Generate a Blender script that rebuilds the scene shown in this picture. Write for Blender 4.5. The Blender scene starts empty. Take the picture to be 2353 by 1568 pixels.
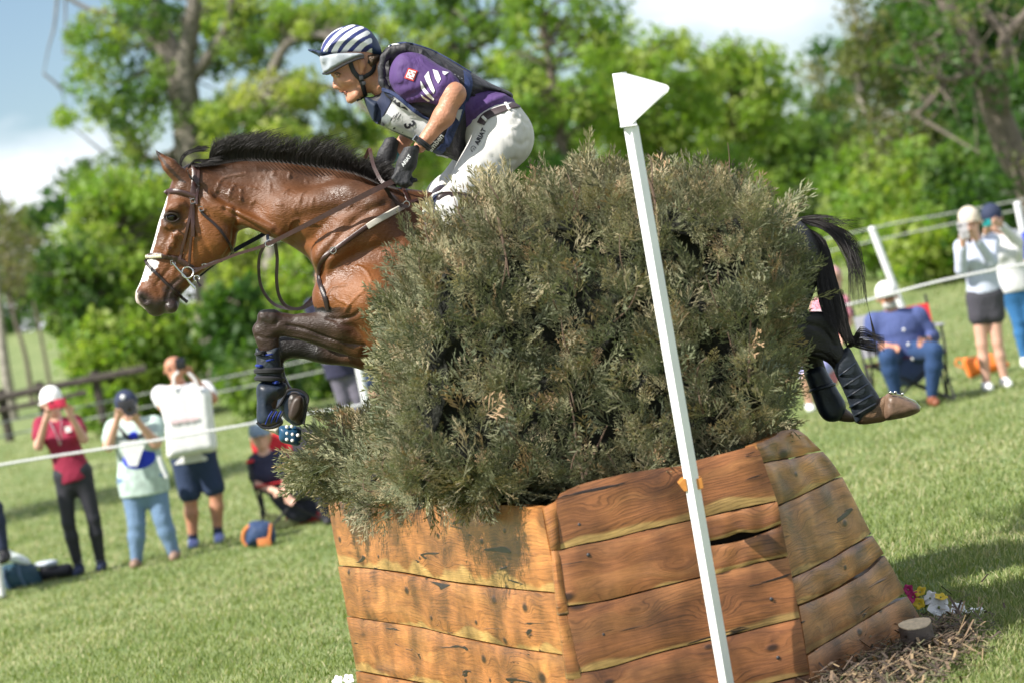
import bpy, bmesh, math, random
import numpy as np
from mathutils import Vector, Matrix
from mathutils.bvhtree import BVHTree

random.seed(7)
rng = np.random.default_rng(7)
SC = bpy.context.scene
COL = SC.collection

# ------------------------------------------------------------------ camera
CAM_Z, ROLL, PITCH, LENS = 1.55, math.radians(11.0), math.radians(-0.72), 100.0
FPX = LENS / 36.0 * 2352.0
f0 = np.array([0, math.cos(PITCH), math.sin(PITCH)])
u0 = np.array([0, -math.sin(PITCH), math.cos(PITCH)])
r0 = np.array([1.0, 0, 0])
RI = math.cos(ROLL) * r0 - math.sin(ROLL) * u0
UI = math.sin(ROLL) * r0 + math.cos(ROLL) * u0
CP = np.array([0, 0, CAM_Z])
cam_d = bpy.data.cameras.new('camera'); cam = bpy.data.objects.new('camera', cam_d); COL.objects.link(cam)
cam_d.lens = LENS; cam_d.sensor_width = 36.0; cam_d.clip_end = 3000; cam_d.clip_start = 0.1
cam.matrix_world = Matrix(((RI[0], UI[0], -f0[0], 0), (RI[1], UI[1], -f0[1], 0), (RI[2], UI[2], -f0[2], CAM_Z), (0, 0, 0, 1)))
cam_d.dof.use_dof = True; cam_d.dof.focus_distance = 11.5; cam_d.dof.aperture_fstop = 2.8
SC.camera = cam

# ------------------------------------------------------------------ light
SUN_AZ = math.radians(59)      # towards the left of straight behind the camera
SUN_EL = math.radians(47)
sdir = np.array([-math.sin(SUN_AZ) * math.cos(SUN_EL), -math.cos(SUN_AZ) * math.cos(SUN_EL), math.sin(SUN_EL)])
sd = bpy.data.lights.new('sun', 'SUN'); sun = bpy.data.objects.new('sun', sd); COL.objects.link(sun)
sd.energy = 5.0; sd.angle = math.radians(0.53); sd.color = (1.0, 0.95, 0.87)
sun.rotation_euler = Vector(-sdir).to_track_quat('-Z', 'Y').to_euler()
W = bpy.data.worlds.new('World'); SC.world = W; W.use_nodes = True
nt = W.node_tree; nt.nodes.clear()
def N(tree, t, **kw):
    n = tree.nodes.new(t)
    for k, v in kw.items(): setattr(n, k, v)
    return n
wo = N(nt, 'ShaderNodeOutputWorld'); bg = N(nt, 'ShaderNodeBackground'); bg.inputs[1].default_value = 0.072
sky = N(nt, 'ShaderNodeTexSky', sky_type='NISHITA'); sky.sun_disc = False
sky.sun_elevation = SUN_EL; sky.sun_rotation = math.atan2(sdir[0], sdir[1]); sky.altitude = 100; sky.air_density = 1.0; sky.dust_density = 0.25; sky.ozone_density = 2.2
tc = N(nt, 'ShaderNodeTexCoord'); mp = N(nt, 'ShaderNodeMapping'); mp.inputs['Scale'].default_value = (1, 1, 2.4); mp.inputs['Location'].default_value = (2.1, 0.4, .25)
nz = N(nt, 'ShaderNodeTexNoise'); nz.inputs['Scale'].default_value = 4.2; nz.inputs['Detail'].default_value = 7; nz.inputs['Roughness'].default_value = .52
cr = N(nt, 'ShaderNodeValToRGB'); cr.color_ramp.elements[0].position = .45; cr.color_ramp.elements[1].position = .57
mx = N(nt, 'ShaderNodeMixRGB'); mx.inputs[2].default_value = (10.4, 10.7, 11.3, 1)
nt.links.new(tc.outputs['Generated'], mp.inputs[0]); nt.links.new(mp.outputs[0], nz.inputs[0]); nt.links.new(nz.outputs[0], cr.inputs[0])
nt.links.new(cr.outputs[0], mx.inputs[0]); nt.links.new(sky.outputs[0], mx.inputs[1]); nt.links.new(mx.outputs[0], bg.inputs[0]); nt.links.new(bg.outputs[0], wo.inputs[0])
SC.view_settings.view_transform = 'Standard'; SC.view_settings.look = 'None'; SC.view_settings.exposure = 0.8; SC.view_settings.gamma = 1
SC.view_settings.use_curve_mapping = False
SC.render.engine = 'CYCLES'
SC.cycles.max_bounces = 6; SC.cycles.transparent_max_bounces = 8; SC.cycles.diffuse_bounces = 3
SC.cycles.use_denoising = True

# ------------------------------------------------------------------ pixel <-> world helpers (surveying the photograph)
def P(u, v, Y):
    d = f0 * FPX + RI * (u - 1176) + UI * (784 - v)
    return CP + d * (Y / d[1])
def PG(u, v, z=0.0):
    d = f0 * FPX + RI * (u - 1176) + UI * (784 - v)
    return CP + d * ((z - CAM_Z) / d[2])
def PP(u, v, o, n):
    d = f0 * FPX + RI * (u - 1176) + UI * (784 - v)
    return CP + d * (np.dot(np.array(o) - CP, n) / np.dot(d, n))
def proj(V):
    q = np.asarray(V) - CP
    z = q @ f0
    return np.stack([1176 + FPX * (q @ RI) / z, 784 - FPX * (q @ UI) / z], -1)
def c1(x, y): return (x * .2958 + 292.1, y * .2958 + 292.1)
def c2(x, y): return (670.0 + x * .2958, 34.4 + y * .2958)
def c3(x, y): return (549.8 + x * .23005, 670.0 + y * .23005)
def c4(x, y): return (1752.4 + x * .3287, 463.9 + y * .3287)
def c6(x, y): return (687.2 + x * .13696, 42.95 + y * .13696)
def c8(x, y): return (1202.6 + x * .4885, 944.9 + y * .4885)
def cA(x, y): return (x * .3286, 859.0 + y * .3286)       # crop of the left spectators
def L(f, pts): return [f(*p) for p in pts]

# ------------------------------------------------------------------ object helpers
def tag(o, label=None, cat=None, group=None, kind=None):
    if label: o['label'] = label
    if cat: o['category'] = cat
    if group: o['group'] = group
    if kind: o['kind'] = kind
    return o
def empty(name, loc, label=None, cat=None, group=None):
    o = bpy.data.objects.new(name, None); COL.objects.link(o); o.location = tuple(loc); o.empty_display_size = .1
    return tag(o, label, cat, group)
def mesh_obj(name, V, F, mat=None, parent=None, smooth=True, colors=None, uv=None):
    me = bpy.data.meshes.new(name)
    V = np.asarray(V, dtype=np.float32)
    if isinstance(F, np.ndarray):
        n = F.shape[1]
        me.vertices.add(len(V)); me.vertices.foreach_set('co', V.ravel())
        me.loops.add(F.size); me.loops.foreach_set('vertex_index', F.ravel().astype(np.int32))
        me.polygons.add(len(F)); me.polygons.foreach_set('loop_start', np.arange(0, F.size, n, dtype=np.int32))
        me.update(calc_edges=True)
    else:
        me.from_pydata([tuple(v) for v in V], [], [tuple(int(i) for i in f) for f in F]); me.update()
    if smooth: me.polygons.foreach_set('use_smooth', np.ones(len(me.polygons), dtype=bool))
    if colors is not None:
        a = me.color_attributes.new('col', 'FLOAT_COLOR', 'POINT')
        c = np.ones((len(V), 4), np.float32); c[:, :3] = colors; a.data.foreach_set('color', c.ravel())
    if uv is not None:
        l = me.uv_layers.new(name='uv'); li = np.empty(len(me.loops), np.int32); me.loops.foreach_get('vertex_index', li)
        l.data.foreach_set('uv', np.asarray(uv, np.float32)[li].ravel())
    if mat: me.materials.append(mat)
    o = bpy.data.objects.new(name, me); COL.objects.link(o)
    if parent is not None:
        o.parent = parent; o.location = -Vector(parent_world(parent))
    return o
def parent_world(p):
    w = Vector(p.location)
    while p.parent: p = p.parent; w = w + Vector(p.location)
    return w
def catmull(pts, n=6, closed=False):
    p = np.array(pts, float); m = len(p); out = []
    rng_i = range(m if closed else m - 1)
    for i in rng_i:
        if closed: a, b, c, d = p[(i - 1) % m], p[i], p[(i + 1) % m], p[(i + 2) % m]
        else: a, b, c, d = p[max(i - 1, 0)], p[i], p[i + 1], p[min(i + 2, m - 1)]
        for j in range(n):
            t = j / n
            out.append(.5 * ((2 * b) + (-a + c) * t + (2 * a - 5 * b + 4 * c - d) * t * t + (-a + 3 * b - 3 * c + d) * t ** 3))
    if not closed: out.append(p[-1])
    return np.array(out)
class MB:
    """collects shapes into one mesh"""
    def __init__(s): s.v = []; s.f = []
    def add(s, V, F):
        b = len(s.v); s.v += [tuple(x) for x in V]; s.f += [tuple(i + b for i in f) for f in F]; return s
    def tube(s, pts, r, n=8, flat=None, cap=True):
        pts = np.array(pts, float); m = len(pts)
        r = np.full(m, r) if np.isscalar(r) else np.interp(np.linspace(0, 1, m), np.linspace(0, 1, len(r)), r)
        T = np.gradient(pts, axis=0); T /= np.linalg.norm(T, axis=1)[:, None] + 1e-9
        up = np.array([0, 1, 0.]) if abs(T[0][1]) < .9 else np.array([1., 0, 0])
        V = []
        a0 = np.cross(T[0], up); a0 /= np.linalg.norm(a0)
        for i in range(m):
            a0 = a0 - T[i] * np.dot(a0, T[i]); a0 /= np.linalg.norm(a0) + 1e-9
            b0 = np.cross(T[i], a0)
            for j in range(n):
                th = 2 * math.pi * j / n
                V.append(pts[i] + r[i] * (math.cos(th) * a0 + math.sin(th) * b0))
        F = [(i * n + j, i * n + (j + 1) % n, (i + 1) * n + (j + 1) % n, (i + 1) * n + j) for i in range(m - 1) for j in range(n)]
        if cap: F += [tuple(range(n))[::-1], tuple(range((m - 1) * n, m * n))]
        return s.add(V, F)
    def box(s, c, size, R=None):
        c = np.array(c, float); h = np.array(size, float) / 2
        V = np.array([[x, y, z] for x in (-1, 1) for y in (-1, 1) for z in (-1, 1)], float) * h
        if R is not None: V = V @ np.array(R).T
        return s.add(V + c, [(0, 1, 3, 2), (4, 6, 7, 5), (0, 4, 5, 1), (2, 3, 7, 6), (0, 2, 6, 4), (1, 5, 7, 3)])
    def prism(s, poly, off):
        n = len(poly); poly = np.array(poly, float); off = np.array(off, float)
        V = list(poly) + list(poly + off)
        F = [tuple(range(n)), tuple(range(2 * n - 1, n - 1, -1))] + [(i, i + n, (i + 1) % n + n, (i + 1) % n) for i in range(n)]
        return s.add(V, F)
    def ball(s, c, r, sc=(1, 1, 1), n=12, m=8, R=None):
        V = []; c = np.array(c, float)
        for i in range(m + 1):
            ph = math.pi * i / m
            for j in range(n):
                th = 2 * math.pi * j / n
                V.append([math.sin(ph) * math.cos(th) * sc[0], math.sin(ph) * math.sin(th) * sc[1], math.cos(ph) * sc[2]])
        V = np.array(V) * r
        if R is not None: V = V @ np.array(R).T
        F = [(i * n + j, i * n + (j + 1) % n, (i + 1) * n + (j + 1) % n, (i + 1) * n + j) for i in range(m) for j in range(n)]
        return s.add(V + c, F)
    def build(s, name, mat, parent=None, smooth=True, bevel=0):
        o = mesh_obj(name, s.v, s.f, mat, parent, smooth)
        bm = bmesh.new(); bm.from_mesh(o.data); bmesh.ops.remove_doubles(bm, verts=bm.verts, dist=1e-6)
        bmesh.ops.recalc_face_normals(bm, faces=bm.faces)
        if bevel: bmesh.ops.bevel(bm, geom=bm.edges, offset=bevel, segments=2, affect='EDGES', profile=.6)
        bm.to_mesh(o.data); bm.free()
        if smooth:
            o.data.polygons.foreach_set('use_smooth', np.ones(len(o.data.polygons), dtype=bool))
            try: o.data.set_sharp_from_angle(angle=math.radians(42))
            except Exception: pass
        return o

# ------------------------------------------------------------------ implicit surfaces
class Field:
    def __init__(s, lo, hi, h):
        s.lo = np.array(lo, float); s.h = h
        s.n = (np.ceil((np.array(hi) - s.lo) / h) + 1).astype(int)
        s.ax = [s.lo[i] + h * np.arange(s.n[i]) for i in range(3)]
        s.v = np.full(s.n, 1.0, np.float32)
    def _sl(s, lo, hi):
        a = np.maximum(np.floor((np.array(lo) - s.lo) / s.h).astype(int), 0)
        b = np.minimum(np.ceil((np.array(hi) - s.lo) / s.h).astype(int) + 1, s.n)
        return tuple(slice(a[i], max(b[i], a[i])) for i in range(3))
    def _mix(s, sl, d, k, sub):
        if d.size == 0: return
        a = s.v[sl]
        if sub:
            d = -d; h = np.clip(.5 - .5 * (d - a) / k * -1 * -1, 0, 1)
            h = np.clip(.5 + .5 * (d - a) / k, 0, 1); s.v[sl] = a * (1 - h) + d * h + k * h * (1 - h)
        else:
            h = np.clip(.5 + .5 * (a - d) / k, 0, 1); s.v[sl] = a * (1 - h) + d * h - k * h * (1 - h)
    def cone(s, a, b, ra, rb, wa=None, wb=None, k=.02, sub=False):
        a = np.array(a, float); b = np.array(b, float)
        wa = ra if wa is None else wa; wb = rb if wb is None else wb
        m = max(ra, rb, wa, wb) + k + 2 * s.h
        sl = s._sl(np.minimum(a, b) - m, np.maximum(a, b) + m)
        X, Y, Z = np.meshgrid(s.ax[0][sl[0]], s.ax[1][sl[1]], s.ax[2][sl[2]], indexing='ij', sparse=True)
        ba = b - a; L2 = float(ba @ ba) + 1e-12
        t = np.clip(((X - a[0]) * ba[0] + (Y - a[1]) * ba[1] + (Z - a[2]) * ba[2]) / L2, 0, 1)
        r = ra + (rb - ra) * t; w = wa + (wb - wa) * t; q = r / w
        d = np.sqrt((X - a[0] - ba[0] * t) ** 2 + ((Y - a[1] - ba[1] * t) * q) ** 2 + (Z - a[2] - ba[2] * t) ** 2) - r
        s._mix(sl, (d / np.maximum(q, 1)).astype(np.float32), k, sub); return s
    def infl(s, poly, y0, W, R=.05, k=.02, sub=False, g=0, n=5, yfun=None):
        """closed outline given in photo pixels, laid at depth y0 and rounded to half-thickness W (number or [(u,v,w)..])"""
        pl = catmull(poly, n, True)
        w3 = np.array([P(u, v, y0) for u, v in pl])[:, [0, 2]]
        if np.isscalar(W): Wm = W; cp = None
        else:
            cp = np.array([list(P(u, v, y0)[[0, 2]]) + [w] for u, v, w in W]); Wm = cp[:, 2].max()
        m = k + g + 2 * s.h
        lo = np.array([w3[:, 0].min() - m, y0 - Wm - m, w3[:, 1].min() - m]); hi = np.array([w3[:, 0].max() + m, y0 + Wm + m, w3[:, 1].max() + m])
        if yfun is not None: lo[1] -= .25; hi[1] += .25
        sl = s._sl(lo, hi)
        xs = s.ax[0][sl[0]]; ys = s.ax[1][sl[1]]; zs = s.ax[2][sl[2]]
        if len(xs) == 0 or len(ys) == 0 or len(zs) == 0: return s
        gx, gz = np.meshgrid(xs, zs, indexing='ij'); G = np.stack([gx.ravel(), gz.ravel()], 1)
        D = np.full(len(G), 1e9); ins = np.zeros(len(G), bool)
        for i in range(len(w3)):
            A = w3[i]; B = w3[(i + 1) % len(w3)]; e = B - A; l2 = e @ e
            if l2 < 1e-12: continue
            t = np.clip(((G - A) @ e) / l2, 0, 1)
            dd = G - A - t[:, None] * e; D = np.minimum(D, (dd * dd).sum(1))
            c = (A[1] > G[:, 1]) != (B[1] > G[:, 1])
            if c.any():
                xx = A[0] + (G[:, 1] - A[1]) * e[0] / (e[1] if abs(e[1]) > 1e-12 else 1e-12); ins ^= c & (G[:, 0] < xx)
        sd_ = np.sqrt(D) * np.where(ins, 1, -1) + g
        if cp is None: Wf = np.full(len(G), W + g)
        else:
            d2 = ((G[:, None, :] - cp[None, :, :2]) ** 2).sum(2) + 1e-5; wt = d2 ** -1.5; Wf = (wt * cp[:, 2]).sum(1) / wt.sum(1) + g
        sd_ = sd_.reshape(gx.shape)[:, None, :]; Wf = Wf.reshape(gx.shape)[:, None, :]
        Y = (ys - y0)[None, :, None]
        if yfun is not None: Y = Y - yfun(gx, gz)[:, None, :]
        e = np.sqrt((np.maximum(R - sd_, 0) / R) ** 2 + (Y / Wf) ** 2) - 1
        s._mix(sl, (e * np.minimum(R, Wf)).astype(np.float32), k, sub); return s
    def cut(s, o, n):
        """keep only what lies on the side n of the plane through o"""
        X, Y, Z = np.meshgrid(*s.ax, indexing='ij', sparse=True); n = np.array(n, float); n /= np.linalg.norm(n)
        s.v = np.maximum(s.v, -((X - o[0]) * n[0] + (Y - o[1]) * n[1] + (Z - o[2]) * n[2])).astype(np.float32); return s
    def mesh(s, smooth=1):
        v = s.v; sg = v < 0
        c = np.zeros(np.array(v.shape) - 1, np.uint8)
        for i in (0, 1):
            for j in (0, 1):
                for k in (0, 1):
                    c += sg[i:i + c.shape[0], j:j + c.shape[1], k:k + c.shape[2]]
        I = np.argwhere((c > 0) & (c < 8)); del c
        corners = [(i, j, k) for i in (0, 1) for j in (0, 1) for k in (0, 1)]
        val = np.stack([v[I[:, 0] + a, I[:, 1] + b, I[:, 2] + d] for a, b, d in corners], 1)
        acc = np.zeros((len(I), 3)); cnt = np.zeros(len(I))
        for p in range(8):
            for q in range(p + 1, 8):
                A = np.array(corners[p]); B = np.array(corners[q])
                if np.abs(A - B).sum() != 1: continue
                m = (val[:, p] < 0) != (val[:, q] < 0)
                t = val[m, p] / (val[m, p] - val[m, q])
                acc[m] += A + t[:, None] * (B - A); cnt[m] += 1
        V = s.lo + (I + acc / cnt[:, None]) * s.h
        idx = np.full(np.array(v.shape) - 1, -1, np.int32); idx[I[:, 0], I[:, 1], I[:, 2]] = np.arange(len(I))
        F = []
        for ax in range(3):
            o1, o2 = [(1, 2), (2, 0), (0, 1)][ax]
            a = [slice(None)] * 3; b = [slice(None)] * 3; a[ax] = slice(0, -1); b[ax] = slice(1, None)
            d = sg[tuple(a)] != sg[tuple(b)]
            E = np.argwhere(d); E = E[(E[:, o1] > 0) & (E[:, o2] > 0) & (E[:, o1] < v.shape[o1] - 1) & (E[:, o2] < v.shape[o2] - 1)]
            s0 = sg[E[:, 0], E[:, 1], E[:, 2]]
            def g(d1, d2):
                e = E.copy(); e[:, o1] -= d1; e[:, o2] -= d2; return idx[e[:, 0], e[:, 1], e[:, 2]]
            q = np.stack([g(1, 1), g(0, 1), g(0, 0), g(1, 0)], 1)
            q[~s0] = q[~s0][:, ::-1]; F.append(q)
        F = np.concatenate(F); F = F[(F >= 0).all(1)]
        for _ in range(smooth):
            e = np.concatenate([F[:, [0, 1]], F[:, [1, 2]], F[:, [2, 3]], F[:, [3, 0]]]); e = np.concatenate([e, e[:, ::-1]])
            deg = np.bincount(e[:, 0], minlength=len(V)) + 1e-9
            V = .5 * V + .5 * np.stack([np.bincount(e[:, 0], V[e[:, 1], i], len(V)) / deg for i in range(3)], 1)
        return V, F
def normals(V, F):
    n = np.cross(V[F[:, 2]] - V[F[:, 0]], V[F[:, 3 % F.shape[1]]] - V[F[:, 1]]) if F.shape[1] == 4 else np.cross(V[F[:, 1]] - V[F[:, 0]], V[F[:, 2]] - V[F[:, 0]])
    N_ = np.zeros_like(V)
    for i in range(F.shape[1]):
        for a in range(3): N_[:, a] += np.bincount(F[:, i], n[:, a], len(V))
    return N_ / (np.linalg.norm(N_, axis=1)[:, None] + 1e-12)
def pip(pts, poly):
    poly = np.array(poly, float); ins = np.zeros(len(pts), bool)
    for i in range(len(poly)):
        A = poly[i]; B = poly[(i + 1) % len(poly)]
        c = (A[1] > pts[:, 1]) != (B[1] > pts[:, 1]); dy = B[1] - A[1]; dy = dy if abs(dy) > 1e-9 else 1e-9
        ins ^= c & (pts[:, 0] < A[0] + (pts[:, 1] - A[1]) * (B[0] - A[0]) / dy)
    return ins
def polydist(pts, line):
    line = np.array(line, float); D = np.full(len(pts), 1e9)
    for i in range(len(line) - 1):
        A, B = line[i], line[i + 1]; e = B - A; t = np.clip(((pts - A) @ e) / (e @ e + 1e-9), 0, 1)
        d = pts - A - t[:, None] * e; D = np.minimum(D, np.sqrt((d * d).sum(1)))
    return D
def bvh_of(*objs):
    vs = []; fs = []
    for o in objs:
        b = len(vs); w = o.matrix_world.translation if o.parent is None else parent_world(o)
        w = parent_world(o)
        vs += [Vector(v.co) + w for v in o.data.vertices]; fs += [tuple(i + b for i in p.vertices) for p in o.data.polygons]
    return BVHTree.FromPolygons(vs, fs)
def hit(bvh, u, v, Y0=9.0):
    """where the sight line through a photo point meets the surface"""
    a = Vector(P(u, v, Y0)); d = Vector(P(u, v, Y0 + 1)) - a; d.normalize()
    loc, nrm, i, dist = bvh.ray_cast(a, d)
    if loc is None: return None, None
    if nrm.dot(d) > 0: nrm = -nrm
    return np.array(loc), np.array(nrm)
def strap(name, pts, width, bvh, mat, parent, Y, thick=.004, lift=.002, n=8, follow=True, round_=False):
    pl = catmull(pts, n)
    C = []; Nn = []
    for u, v in pl:
        loc = None
        if follow: loc, nr = hit(bvh, u, v)
        C.append(loc if loc is not None else None); Nn.append(nr if loc is not None else np.array([0, -1., 0]))
    good = [i for i in range(len(C)) if C[i] is not None]
    if good:
        ys = np.interp(range(len(C)), good, [C[i][1] for i in good])
    else: ys = np.linspace(Y[0], Y[1], len(C)) if isinstance(Y, (tuple, list)) else np.full(len(C), Y)
    C = np.array([P(pl[i][0], pl[i][1], ys[i]) for i in range(len(C))]); Nn = np.array(Nn)
    for _ in range(3):
        C[1:-1] = .25 * C[:-2] + .5 * C[1:-1] + .25 * C[2:]; Nn[1:-1] = .25 * Nn[:-2] + .5 * Nn[1:-1] + .25 * Nn[2:]
    T = np.gradient(C, axis=0); T /= np.linalg.norm(T, axis=1)[:, None] + 1e-9
    Nn -= T * (Nn * T).sum(1)[:, None]; Nn /= np.linalg.norm(Nn, axis=1)[:, None] + 1e-9
    S = np.cross(T, Nn)
    w = np.full(len(C), width / 2) if np.isscalar(width) else np.interp(np.linspace(0, 1, len(C)), np.linspace(0, 1, len(width)), np.array(width) / 2)
    V = []; m = 8
    prof = [(-1, 0), (-1, .55), (-.8, 1), (0, 1.12), (.8, 1), (1, .55), (1, 0), (0, -.6)]
    for i in range(len(C)):
        for a, b in prof: V.append(C[i] + S[i] * w[i] * a + Nn[i] * (lift + thick * b))
    F = [(i * m + j, i * m + (j + 1) % m, (i + 1) * m + (j + 1) % m, (i + 1) * m + j) for i in range(len(C) - 1) for j in range(m)]
    F += [tuple(range(m))[::-1], tuple(range((len(C) - 1) * m, len(C) * m))]
    b = MB(); b.add(V, F); return b.build(name, mat, parent)
def decal_text(txt, name, org, xdir, size, bvh, mat, parent, lift=.003, bold=0.0, Yf=None, ydir=None):
    """flat printed lettering; org = photo point of its lower-left, xdir = photo direction of the writing"""
    cu = bpy.data.curves.new(name, 'FONT'); cu.body = txt; cu.size = 1; cu.offset = bold; cu.resolution_u = 3
    to = bpy.data.objects.new(name, cu); me = bpy.data.meshes.new_from_object(to); bpy.data.objects.remove(to); 
    co = np.array([v.co[:2] for v in me.vertices]); xd = np.array(xdir, float); xd /= np.linalg.norm(xd)
    yd = np.array([xd[1], -xd[0]]) if ydir is None else np.array(ydir, float)
    uv = np.array(org) + co[:, :1] * xd * size + co[:, 1:] * yd * size
    V = []; ylast = Yf
    for u, v in uv:
        loc, nr = hit(bvh, u, v) if bvh else (None, None)
        if loc is None: loc = P(u, v, ylast if ylast else 12)
        else: ylast = loc[1]
        V.append(loc - np.array([0, lift, 0]))
    F = [tuple(p.vertices) for p in me.polygons]
    return mesh_obj(name, V, F, mat, parent, smooth=False)
def decal_poly(name, poly, bvh, mat, parent, lift=.002, Yf=12, res=4):
    """flat printed patch: photo outline filled with a small grid that hugs the surface"""
    poly = np.array(poly, float); lo = poly.min(0); hi = poly.max(0)
    st = max((hi - lo).max() / res / 3, 1.0)
    bm = bmesh.new(); vs = [bm.verts.new((p[0], p[1], 0)) for p in poly]; bm.faces.new(vs)
    for ax in (0, 1):
        for c in np.arange(lo[ax] + st, hi[ax], st):
            co = [0, 0, 0]; co[ax] = c; no = [0, 0, 0]; no[ax] = 1
            bmesh.ops.bisect_plane(bm, geom=bm.verts[:] + bm.edges[:] + bm.faces[:], plane_co=co, plane_no=no)
    bm.verts.index_update(); V = []
    for v in bm.verts:
        loc, nr = hit(bvh, v.co.x, v.co.y)
        if loc is None: loc = P(v.co.x, v.co.y, Yf)
        V.append(loc - np.array([0, lift, 0]))
    F = [tuple(x.index for x in f.verts) for f in bm.faces]; bm.free()
    return mesh_obj(name, V, F, mat, parent, smooth=True)
# ------------------------------------------------------------------ materials
def new_mat(name):
    m = bpy.data.materials.new(name); m.use_nodes = True; t = m.node_tree
    return m, t, t.nodes['Principled BSDF']
def lk(t, a, b): t.links.new(a, b)
def setp(b, **k):
    for n, v in k.items():
        n = n.replace('_', ' ')
        if n in b.inputs: b.inputs[n].default_value = v
def simple(name, col, rough=.6, var=.12, scale=25, bump=.0, bscale=200, metal=0, spec=.5, trans=0, sheen=0, coat=0):
    m, t, b = new_mat(name)
    tcn = N(t, 'ShaderNodeTexCoord'); n = N(t, 'ShaderNodeTexNoise'); n.inputs['Scale'].default_value = scale; n.inputs['Detail'].default_value = 4
    lk(t, tcn.outputs['Object'], n.inputs[0])
    r = N(t, 'ShaderNodeMapRange'); r.inputs[1].default_value = .25; r.inputs[2].default_value = .75; r.inputs[3].default_value = 1 - var; r.inputs[4].default_value = 1 + var
    lk(t, n.outputs[0], r.inputs[0])
    x = N(t, 'ShaderNodeVectorMath', operation='SCALE'); x.inputs[0].default_value = col[:3]; lk(t, r.outputs[0], x.inputs['Scale']); lk(t, x.outputs[0], b.inputs['Base Color'])
    setp(b, Roughness=rough, Metallic=metal, Specular_IOR_Level=spec, Sheen_Weight=sheen, Coat_Weight=coat)
    if bump:
        n2 = N(t, 'ShaderNodeTexNoise'); n2.inputs['Scale'].default_value = bscale; n2.inputs['Detail'].default_value = 3; lk(t, tcn.outputs['Object'], n2.inputs[0])
        bp = N(t, 'ShaderNodeBump'); bp.inputs['Strength'].default_value = bump; bp.inputs['Distance'].default_value = .01; lk(t, n2.outputs[0], bp.inputs['Height']); lk(t, bp.outputs[0], b.inputs['Normal'])
    return m
def cloth(name, col, rough=.85, wr=.5, wscale=14, **k):
    m = simple(name, col, rough, .08, 30, sheen=.02, **k)
    t = m.node_tree; b = t.nodes['Principled BSDF']
    tcn = N(t, 'ShaderNodeTexCoord'); mpn = N(t, 'ShaderNodeMapping'); mpn.inputs['Rotation'].default_value = (.3, .5, .7); mpn.inputs['Scale'].default_value = (1, 1, .45)
    n = N(t, 'ShaderNodeTexNoise'); n.inputs['Scale'].default_value = wscale; n.inputs['Detail'].default_value = 3; n.inputs['Distortion'].default_value = 1.2
    lk(t, tcn.outputs['Object'], mpn.inputs[0]); lk(t, mpn.outputs[0], n.inputs[0])
    bp = N(t, 'ShaderNodeBump'); bp.inputs['Strength'].default_value = wr; bp.inputs['Distance'].default_value = .03; lk(t, n.outputs[0], bp.inputs['Height']); lk(t, bp.outputs[0], b.inputs['Normal'])
    return m
def vcol_mat(name, rough=.5, mul=1, trans=0.0, bump=0, bscale=60, coat=0, spec=.5, tcol=None, brough=None):
    m, t, b = new_mat(name)
    a = N(t, 'ShaderNodeAttribute', attribute_name='col'); lk(t, a.outputs['Color'], b.inputs['Base Color'])
    setp(b, Roughness=rough, Coat_Weight=coat, Specular_IOR_Level=spec)
    if bump:
        tcn = N(t, 'ShaderNodeTexCoord'); n = N(t, 'ShaderNodeTexNoise'); n.inputs['Scale'].default_value = bscale; n.inputs['Detail'].default_value = 4; lk(t, tcn.outputs['Object'], n.inputs[0])
        bp = N(t, 'ShaderNodeBump'); bp.inputs['Strength'].default_value = bump; bp.inputs['Distance'].default_value = .01; lk(t, n.outputs[0], bp.inputs['Height']); lk(t, bp.outputs[0], b.inputs['Normal'])
    if trans:
        tr = N(t, 'ShaderNodeBsdfTranslucent'); ms = N(t, 'ShaderNodeMixShader'); ms.inputs[0].default_value = trans
        g = N(t, 'ShaderNodeVectorMath', operation='MULTIPLY'); g.inputs[1].default_value = tcol or (1.3, 1.5, .6); lk(t, a.outputs['Color'], g.inputs[0]); lk(t, g.outputs[0], tr.inputs[0])
        lk(t, b.outputs[0], ms.inputs[1]); lk(t, tr.outputs[0], ms.inputs[2]); lk(t, ms.outputs[0], t.nodes['Material Output'].inputs[0])
    return m
M = {}
M['leather'] = simple('brown_leather', (.042, .016, .013), .32, .25, 60, bump=.15, bscale=400, spec=.6)
M['leather_dark'] = simple('dark_leather', (.022, .012, .012), .35, .25, 60, bump=.15, bscale=400)
M['black_rubber'] = simple('black_rubber', (.014, .014, .018), .6, .3, 40)
M['steel'] = simple('steel', (.55, .55, .52), .22, .05, 40, metal=1)
M['cream'] = simple('cream_rope', (.72, .66, .5), .6, .1, 60)
M['black_cloth'] = cloth('black_fabric', (.022, .021, .027), .75)
M['black_vest'] = cloth('black_vest_fabric', (.02, .019, .025), .62, .4, 20)
M['navy'] = cloth('navy_fabric', (.013, .02, .055), .8)
M['navy_bright'] = cloth('navy_trim', (.016, .03, .1), .7)  # vest piping and strap, a bluer navy than the plain navy fabric
M['purple'] = cloth('purple_shirt_fabric', (.075, .034, .15), .75, .6, 11)
M['white_print'] = simple('white_print', (.8, .8, .8), .5, .03)
M['red_print'] = simple('red_print', (.6, .05, .04), .5, .03)
M['dark_print'] = simple('dark_print', (.03, .03, .035), .5, .03)
M['breeches'] = cloth('breeches_fabric', (.6, .585, .56), .8, .32, 6)
M['skin'] = simple('skin', (.46, .215, .13), .48, .22, 22, bump=.3, bscale=90)
M['skin_pale'] = simple('pale_skin', (.62, .36, .27), .5, .1, 30)
M['skin_ear'] = M['skin']
M['hair_brown'] = simple('brown_hair', (.07, .04, .022), .5, .3, 80, bump=.6, bscale=120)
M['hair_dark'] = simple('dark_hair', (.03, .018, .012), .5, .3, 80, bump=.5, bscale=120)
M['grey_plastic'] = simple('grey_helmet_shell', (.33, .36, .4), .5, .06, 30)
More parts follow.
